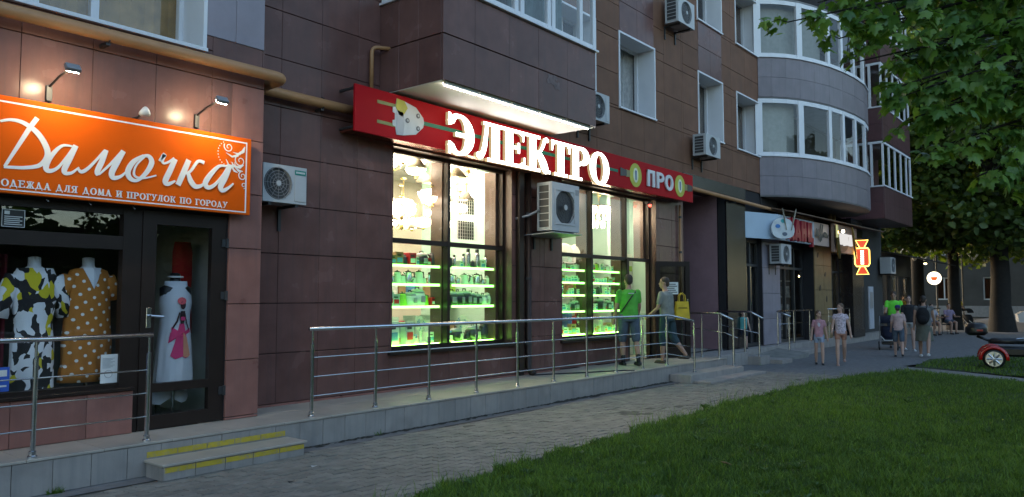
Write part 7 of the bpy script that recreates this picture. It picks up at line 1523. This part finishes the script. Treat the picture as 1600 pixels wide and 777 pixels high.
for (e, zs, dens) in ENDS:
    s0 = Vector((10.15+rb.uniform(-.1, .1), -1.25, zs)); e = Vector(e); mid = s0.lerp(e, .5) + Vector((0, 0, .35)); pts = []
    for k in range(9): u = k/8; pts.append(s0*(1-u)**2 + mid*2*u*(1-u) + e*u*u)
    bm_ = MB(); bm_.tube(pts, [.034*(1-u/8.6)+.0035 for u in range(9)], 7); obj('branch', bm_, BARK, mt, smooth=True)
    for k in range(int(34*dens)):
        u = rb.uniform(.25, 1.0); i = min(int(u*8), 7); p = pts[i].lerp(pts[i+1], u*8-i); d = Vector((rb.gauss(0, 1), rb.gauss(0, 1), rb.gauss(-.15, .45))).normalized(); l_ = rb.uniform(.16, .42)*(1.1-.45*(u > .9)); q = p + d*l_ + Vector((0, 0, -.10*l_))
        twigs.tube([p, p.lerp(q, .5)+Vector((0, 0, .03)), q], [.006, .004, .002], 4)
        for j in range(rb.randint(6, 9)):
            w_ = rb.uniform(.35, 1.05); c = p.lerp(q, w_) + Vector((rb.gauss(0, .05), rb.gauss(0, .05), rb.gauss(-.02, .04))); sz = rb.uniform(.085, .155)
            yaw = R(rb.gauss(72, 70)); pitch_ = R(rb.gauss(-52, 24)); roll = R(rb.gauss(0, 22))
            mats.append(Matrix.Translation(c) @ Matrix.Rotation(yaw, 4, 'Z') @ Matrix.Rotation(pitch_, 4, 'X') @ Matrix.Rotation(roll, 4, 'Y') @ Matrix.Scale(sz, 4))
setp(obj('twigs', twigs, BARK, mt), kind='stuff')
def inview(M):
    d = M.translation - Vector((0, 0, 1.6)); f_ = d.x*CA+d.y*SA; lt = d.x*SA-d.y*CA; return f_ > 1 and abs(lt/f_) < .70 and abs(d.z/f_) < .42
mats.sort(key=lambda M: (not inview(M), M.translation.length/M.to_scale().x))
leafme = [leaf_mesh([Matrix.Identity(4)], [tv], 'leaf') for tv in (.05, .2, .35, .55, .8)]
for M in mats[:300]: o = link('leaf', rb.choice(leafme), MAPL, mt); o.matrix_basis = M
setp(link('leaves', leaf_mesh(mats[300:], rng.uniform(0, .85, len(mats)-300), 'leaves'), MAPL, mt), kind='stuff')

# ================================================================== far house, cafe, truss, vehicles
fh = thing('far_house', 'dim grey two-storey house behind the trees at the end of the walk', 'building', (74, 8, 0))
FW = pm('far_render', (.07, .068, .062), .9, .15, 1)
FWIN = [(y, y+1.3, z, z+1.9) for y in (-9, -5.5, -2, 1.5, 5, 8.5, 12, 15.5) for z in (1.4, 5.2)]
m = MB()
for (a_, b_, c_, d_) in sub_rects((-12, 20, 0, 9.5), FWIN): m.box(74, 74.4, a_, b_, c_, d_)
m.box(74.4, 84, -12, -11.6, 0, 9.5); m.box(74.4, 84, 19.6, 20, 0, 9.5); m.box(76, 76.2, -11.5, 19.5, 0, 9.5); obj('wall', m, FW, fh)
m = MB(); m.prism([(-12.6, 9.5), (20.6, 9.5), (20.6, 9.8), (17, 12.5), (-9, 12.5), (-12.6, 9.8)], 73.6, 84.4, 'yz'); obj('roof', m, DARKM, fh)
for (a_, b_, c_, d_) in FWIN:
    m = MB(); yc = (a_+b_)/2
    for (p, q, r_, t_) in ((a_, a_+.1, c_, d_), (b_-.1, b_, c_, d_), (a_+.1, b_-.1, c_, c_+.1), (a_+.1, b_-.1, d_-.1, d_), (yc-.05, yc+.05, c_+.1, d_-.1)): m.box(74.1, 74.2, p, q, r_, t_)
    wn = obj('window', m, WHITEP, fh); m = MB(); m.box(74.14, 74.16, a_+.05, b_-.05, c_+.05, d_-.05); obj('pane', m, GLASSD, wn)
m = MB(); m.box(73.8, 74.0, -12, 20, .0, .9); obj('plinth', m, GREYM, fh)
# cafe kiosk past the end of the block
ck = thing('cafe_kiosk', 'dark cafe front with sloping awning past the end of the block', 'kiosk', (38, 8.5, 0))
m = MB(); m.box(34.02, 42, 8.6, 8.8, 0, .9); m.box(34.02, 42, 8.6, 8.8, 2.6, 3.6); m.box(34.02, 34.3, 8.6, 8.8, .9, 2.6); m.box(37.8, 38.2, 8.6, 8.8, .9, 2.6); m.box(41.7, 42, 8.6, 8.8, .9, 2.6); m.box(34.02, 42, 10.5, 10.7, 0, 3.6); m.box(34.02, 42, 8.8, 10.5, 3.5, 3.6); obj('wall', m, DARKM, ck)
m = MB(); m.add([(33.9,8.59,3.62),(42.2,8.59,3.62),(42.4,6.7,3.10),(33.7,6.9,3.22),(33.9,8.59,3.66),(42.2,8.59,3.66),(42.4,6.7,3.14),(33.7,6.9,3.26)], [(0,1,2,3),(4,7,6,5),(0,4,5,1),(1,5,6,2),(2,6,7,3),(3,7,4,0)]); obj('awning', m, pm('black_canvas_awning', (.012, .012, .013), .8), ck)
for a_, b_ in ((34.3, 37.8), (38.2, 41.7)): m = MB(); m.box(a_, b_, 8.68, 8.69, .9, 2.6); obj('pane', m, GLASS, ck)
m = MB(); m.box(34.5, 35.3, 9.6, 9.65, 1.9, 2.5); obj('menu_screen', m, emat('menu_screen', (.75, .85, 1), 1.3), ck); m = MB(); m.box(34.6, 35.3, 9.6, 9.65, 1.0, 1.6); obj('warm_display', m, emat('warm_display', (1, .72, .3), .4), ck)
m = MB(); m.tube([(36.4, 7.35, 1.08), (41.5, 7.3, 1.08)], .03, 8); obj('counter_rail', m, STEEL, ck)
for x in (36.5, 39, 41.4): m = MB(); m.tube([(x, 7.33, .02), (x, 7.33, 1.08)], .025, 8); obj('rail_post', m, STEEL, ck)
t = thing('awning_lamp', 'small lit lamp under the edge of the cafe awning', 'lamp', (38, 7.2, 3.1)); m = MB(); m.lathe([(.02, 3.22), (.07, 3.18), (.08, 3.12)], 12, (38.0, 7.2, 0)); obj('shade', m, DARKM, t); m = MB(); m.ell((38.0, 7.2, 3.10), (.06, .06, .045), 10, 6); obj('bulb', m, emat('awning_bulb', (1, .75, .35), 6), t, smooth=True)
t = thing('round_cup_sign', 'round glowing white sign with a red cup hanging from the cafe awning', 'sign', (38.6, 6.98, 2.1))
m = MB(); m.lathe([(.30, 0), (.31, .01), (.31, .11), (.30, .12)], 32, (38.6, 6.98, 2.46), 'x'); obj('rim', m, DARKM, t)
m = MB(); m.lathe([(.285, -.012), (.29, -.002)], 32, (38.6, 6.98, 2.46), 'x'); obj('face', m, emat('cup_sign_face', (1, .88, .58), 1.2), t)
m = MB(); m.prism([(6.98+.14, 2.52), (6.98-.14, 2.52), (6.98-.11, 2.40), (6.98-.06, 2.36), (6.98+.06, 2.36), (6.98+.11, 2.40)], 38.575, 38.585, 'yz'); obj('cup', m, emat('cup_red', (.8, .10, .02), .45), t)
m = MB(); m.box(38.575, 38.585, 6.92, 7.04, 2.305, 2.325); obj('saucer', m, emat('cup_red', (.8, .10, .02), .45), t)
m = MB(); m.tube([(38.66, 6.98, 2.76), (38.66, 6.98, 3.17)], .015, 6); obj('hanger', m, DARKM, t)
t = thing('menu_board', 'white menu board leaning on the dark cafe pier', 'board', (30.3, 7.6, .3)); m = MB(); m.box(30.1, 30.7, 7.58, 7.62, .45, 2.0); obj('board', m, pm('menu_paper', (.45, .46, .5), .7), t); m = MB(); m.box(30.2, 30.6, 7.572, 7.579, 1.2, 1.8); obj('board_print', m, GREYM, t)
zt_ = thing('zigzag_truss', 'white zigzag truss hanging between the trees at the end of the walk', 'truss', (50, 9, 4))
A0, A1 = Vector((49.2, 10.9, 4.15)), Vector((53.2, 6.0, 4.15)); n = 11
for k in range(n):
    for ph in (0, 1):
        p, q = A0.lerp(A1, k/n), A0.lerp(A1, (k+1)/n); up_ = Vector((0, 0, .36)); s_ = 1 if (k+ph) % 2 else -1
        if k in (4, 5, 6): continue
        m = MB(); m.tube([p+up_*s_, q-up_*s_], .05, 6); obj('bar', m, WHITEP, zt_)
        if k > 6: break
for p in (A0.lerp(A1, .38), A0.lerp(A1, .62), A0, A1): m = MB(); m.tube([(p.x, p.y, 0), (p.x, p.y, 4.5)], .05, 8); obj('mast', m, DARKM, zt_)
# --- tricycle with red mudguards
RDIR = math.atan2(-.985, .17)
tk = thing('tricycle', 'parked motor tricycle with red mudguards, alloy wheels and a black top box', 'tricycle', (20.05, 2.5, .02), None, RDIR)
RP = pm('red_gloss_paint', (.45, .012, .01), .2, .06, 3, coat=.6); ALLOY = pm('alloy', (.55, .55, .56), .3, .08, 8, metal=1.)
def wheel(par, x, y, r, w_):
    m = MB(); pr_ = [(r*.70, -w_/2), (r*.93, -w_/2), (r, -w_*.3), (r, w_*.3), (r*.93, w_/2), (r*.70, w_/2)]; m.lathe(pr_, 24, (x, y, r), 'y'); wl = obj('wheel', m, BLACKP, par, True, True)
    m = MB(); m.lathe([(r*.74, -w_*.52), (r*.74, -w_*.42), (r*.62, -w_*.40), (r*.62, -w_*.5)], 24, (x, y, r), 'y'); m.lathe([(.01, -w_*.6), (r*.18, -w_*.56), (r*.2, -w_*.4)], 12, (x, y, r), 'y')
    for k in range(8):
        a_ = k*math.pi/4; c, s_ = math.cos(a_), math.sin(a_); m.tube([(x+c*r*.15, y-w_*.5, r+s_*r*.15), (x+c*r*.66, y-w_*.47, r+s_*r*.66)], [.028, .02], 6)
    obj('rim', m, ALLOY, wl, True)
def guard(par, x, y, r, w_):
    m = MB(); n = 14; vs_ = [(x+(rr)*math.cos(q), y+yy, r+(rr)*math.sin(q)) for q in np.linspace(R(-5), R(185), n) for (rr, yy) in ((r*1.02, -w_*.62), (r*1.28, -w_*.62), (r*1.34, -w_*.2), (r*1.34, w_*.4), (r*1.28, w_*.6))]
    m.add(vs_, [(i*5+k, i*5+k+1, (i+1)*5+k+1, (i+1)*5+k) for i in range(n-1) for k in range(4)]); o = obj('mudguard', m, RP, par, True, True); md = o.modifiers.new('thick', 'SOLIDIFY'); md.thickness = .012
wheel(tk, 0, 0, .22, .16); guard(tk, 0, 0, .22, .17); wheel(tk, 0, .85, .22, .16); guard(tk, 0, .85, .22, .17); wheel(tk, 1.75, .42, .24, .13)
TB = pm('black_gloss_plastic', (.012, .012, .013), .3)
m = MB(); loft(m, [((-.30, .42, .72), .17, .18), ((-.30, .42, .78), .23, .24), ((-.30, .42, .90), .22, .23), ((-.29, .42, .98), .17, .17), ((-.28, .42, 1.01), .08, .09)], 20); fuse(obj('top_box', m, TB, tk, True), .02)
m = MB(); m.box(-.30, -.18, .165, .195, .82, .855, .004); obj('reflector', m, pm('reflector_red', (.4, .03, .02), .3), tk, True)
m = MB(); m.tube([(-.3, .42, .70), (-.1, .42, .62), (.1, .42, .58)], .03, 8); obj('box_carrier', m, TB, tk, True)
m = MB(); loft(m, [((.28, .42, .54), .36, .16), ((.28, .42, .62), .37, .17), ((.30, .42, .67), .30, .12)], 20); fuse(obj('saddle', m, TB, tk, True), .02)
m = MB(); m.box(-.05, .9, .24, .6, .26, .48, .05); m.box(.8, 1.25, .26, .58, .2, .32, .03); m.box(1.2, 1.5, .24, .6, .3, .95, .05); obj('body', m, TB, tk, True)
m = MB(); m.tube([(0, -.02, .22), (0, .87, .22)], .03, 8); obj('axle', m, DARKM, tk, True)
m = MB(); m.tube([(1.75, .42, .24), (1.5, .42, .95), (1.4, .42, 1.1)], .025, 8); m.tube([(1.3, .05, 1.12), (1.4, .2, 1.1), (1.4, .64, 1.1), (1.3, .79, 1.12)], .015, 8); obj('steering', m, DARKM, tk, True)
m = MB(); m.tube([(.45, .2, .66), (.75, .18, .70)], .018, 6); obj('grab_rail', m, STEEL, tk, True)
# --- white car parked far off
ca = thing('parked_car', 'white car parked far off behind the big tree trunk', 'car', (47.5, 2.7, .0), None, RDIR)
WP_ = pm('white_car_paint', (.62, .63, .65), .25, .04, 2, coat=.5)
m = MB(); prof = [(-2.1, .35), (-2.15, .75), (-1.9, .9), (-1.3, .95), (1.0, .92), (1.8, .8), (2.1, .65), (2.1, .35)]; m.prism(prof, -.85, .85); obj('body', m, WP_, ca, True)
m = MB(); m.add([(-1.7,-.78,.93),(.95,-.78,.93),(.95,.78,.93),(-1.7,.78,.93),(-1.1,-.6,1.42),(.3,-.6,1.42),(.3,.6,1.42),(-1.1,.6,1.42)], [(4,5,6,7),(0,1,5,4),(1,2,6,5),(2,3,7,6),(3,0,4,7)]); obj('cabin_glass', m, pm('car_glass', (.02, .022, .025), .08), ca, True)
m = MB(); m.box(-1.08, .28, -.6, .6, 1.421, 1.46, .01); obj('roof', m, WP_, ca, True)
for x in (-1.35, 1.3):
    for y in (-.8, .8):
        m = MB(); m.lathe([(.2, -.1), (.32, -.09), (.32, .09), (.2, .1)], 18, (x, y, .32), 'y'); wl = obj('wheel', m, BLACKP, ca, True); m = MB(); m.lathe([(.02, -.11), (.2, -.105), (.2, .105), (.02, .11)], 14, (x, y, .32), 'y'); obj('rim', m, ALLOY, wl, True)
for y in (-.6, .6): m = MB(); m.box(2.08, 2.12, y-.18, y+.18, .62, .76, .01); obj('headlight', m, WHITEP, ca, True)

# lit pendants inside the sweet shop
for i, (x, z) in enumerate(((26.9, 2.35), (27.5, 2.2), (28.1, 2.35))):
    t = thing('shop_pendant', 'small warm pendant lamp inside the sweet shop, %s of three' % ('left', 'middle', 'right')[i], 'lamp', (x, 9.0, z)); m = MB(); m.tube([(x, 9.0, z+.1), (x, 9.0, 4.3)], .006, 5); obj('cord', m, BLACKP, t)
    m = MB(); m.lathe([(.03, z+.12), (.10, z+.02), (.11, z)], 12, (x, 9.0, 0)); obj('shade', m, BRASS, t, smooth=True); m = MB(); m.ell((x, 9.0, z), (.05, .05, .05), 10, 6); obj('bulb', m, emat('sweet_bulb', (1, .7, .3), 14), t, smooth=True)
# ================================================================== fuse skins into single surfaces
dg = bpy.context.evaluated_depsgraph_get()
for o in REMESH:
    me = bpy.data.meshes.new_from_object(o.evaluated_get(dg)); me.name = o.name
    o.modifiers.clear(); old = o.data; o.data = me; bpy.data.meshes.remove(old)
    me.polygons.foreach_set('use_smooth', [True]*len(me.polygons))
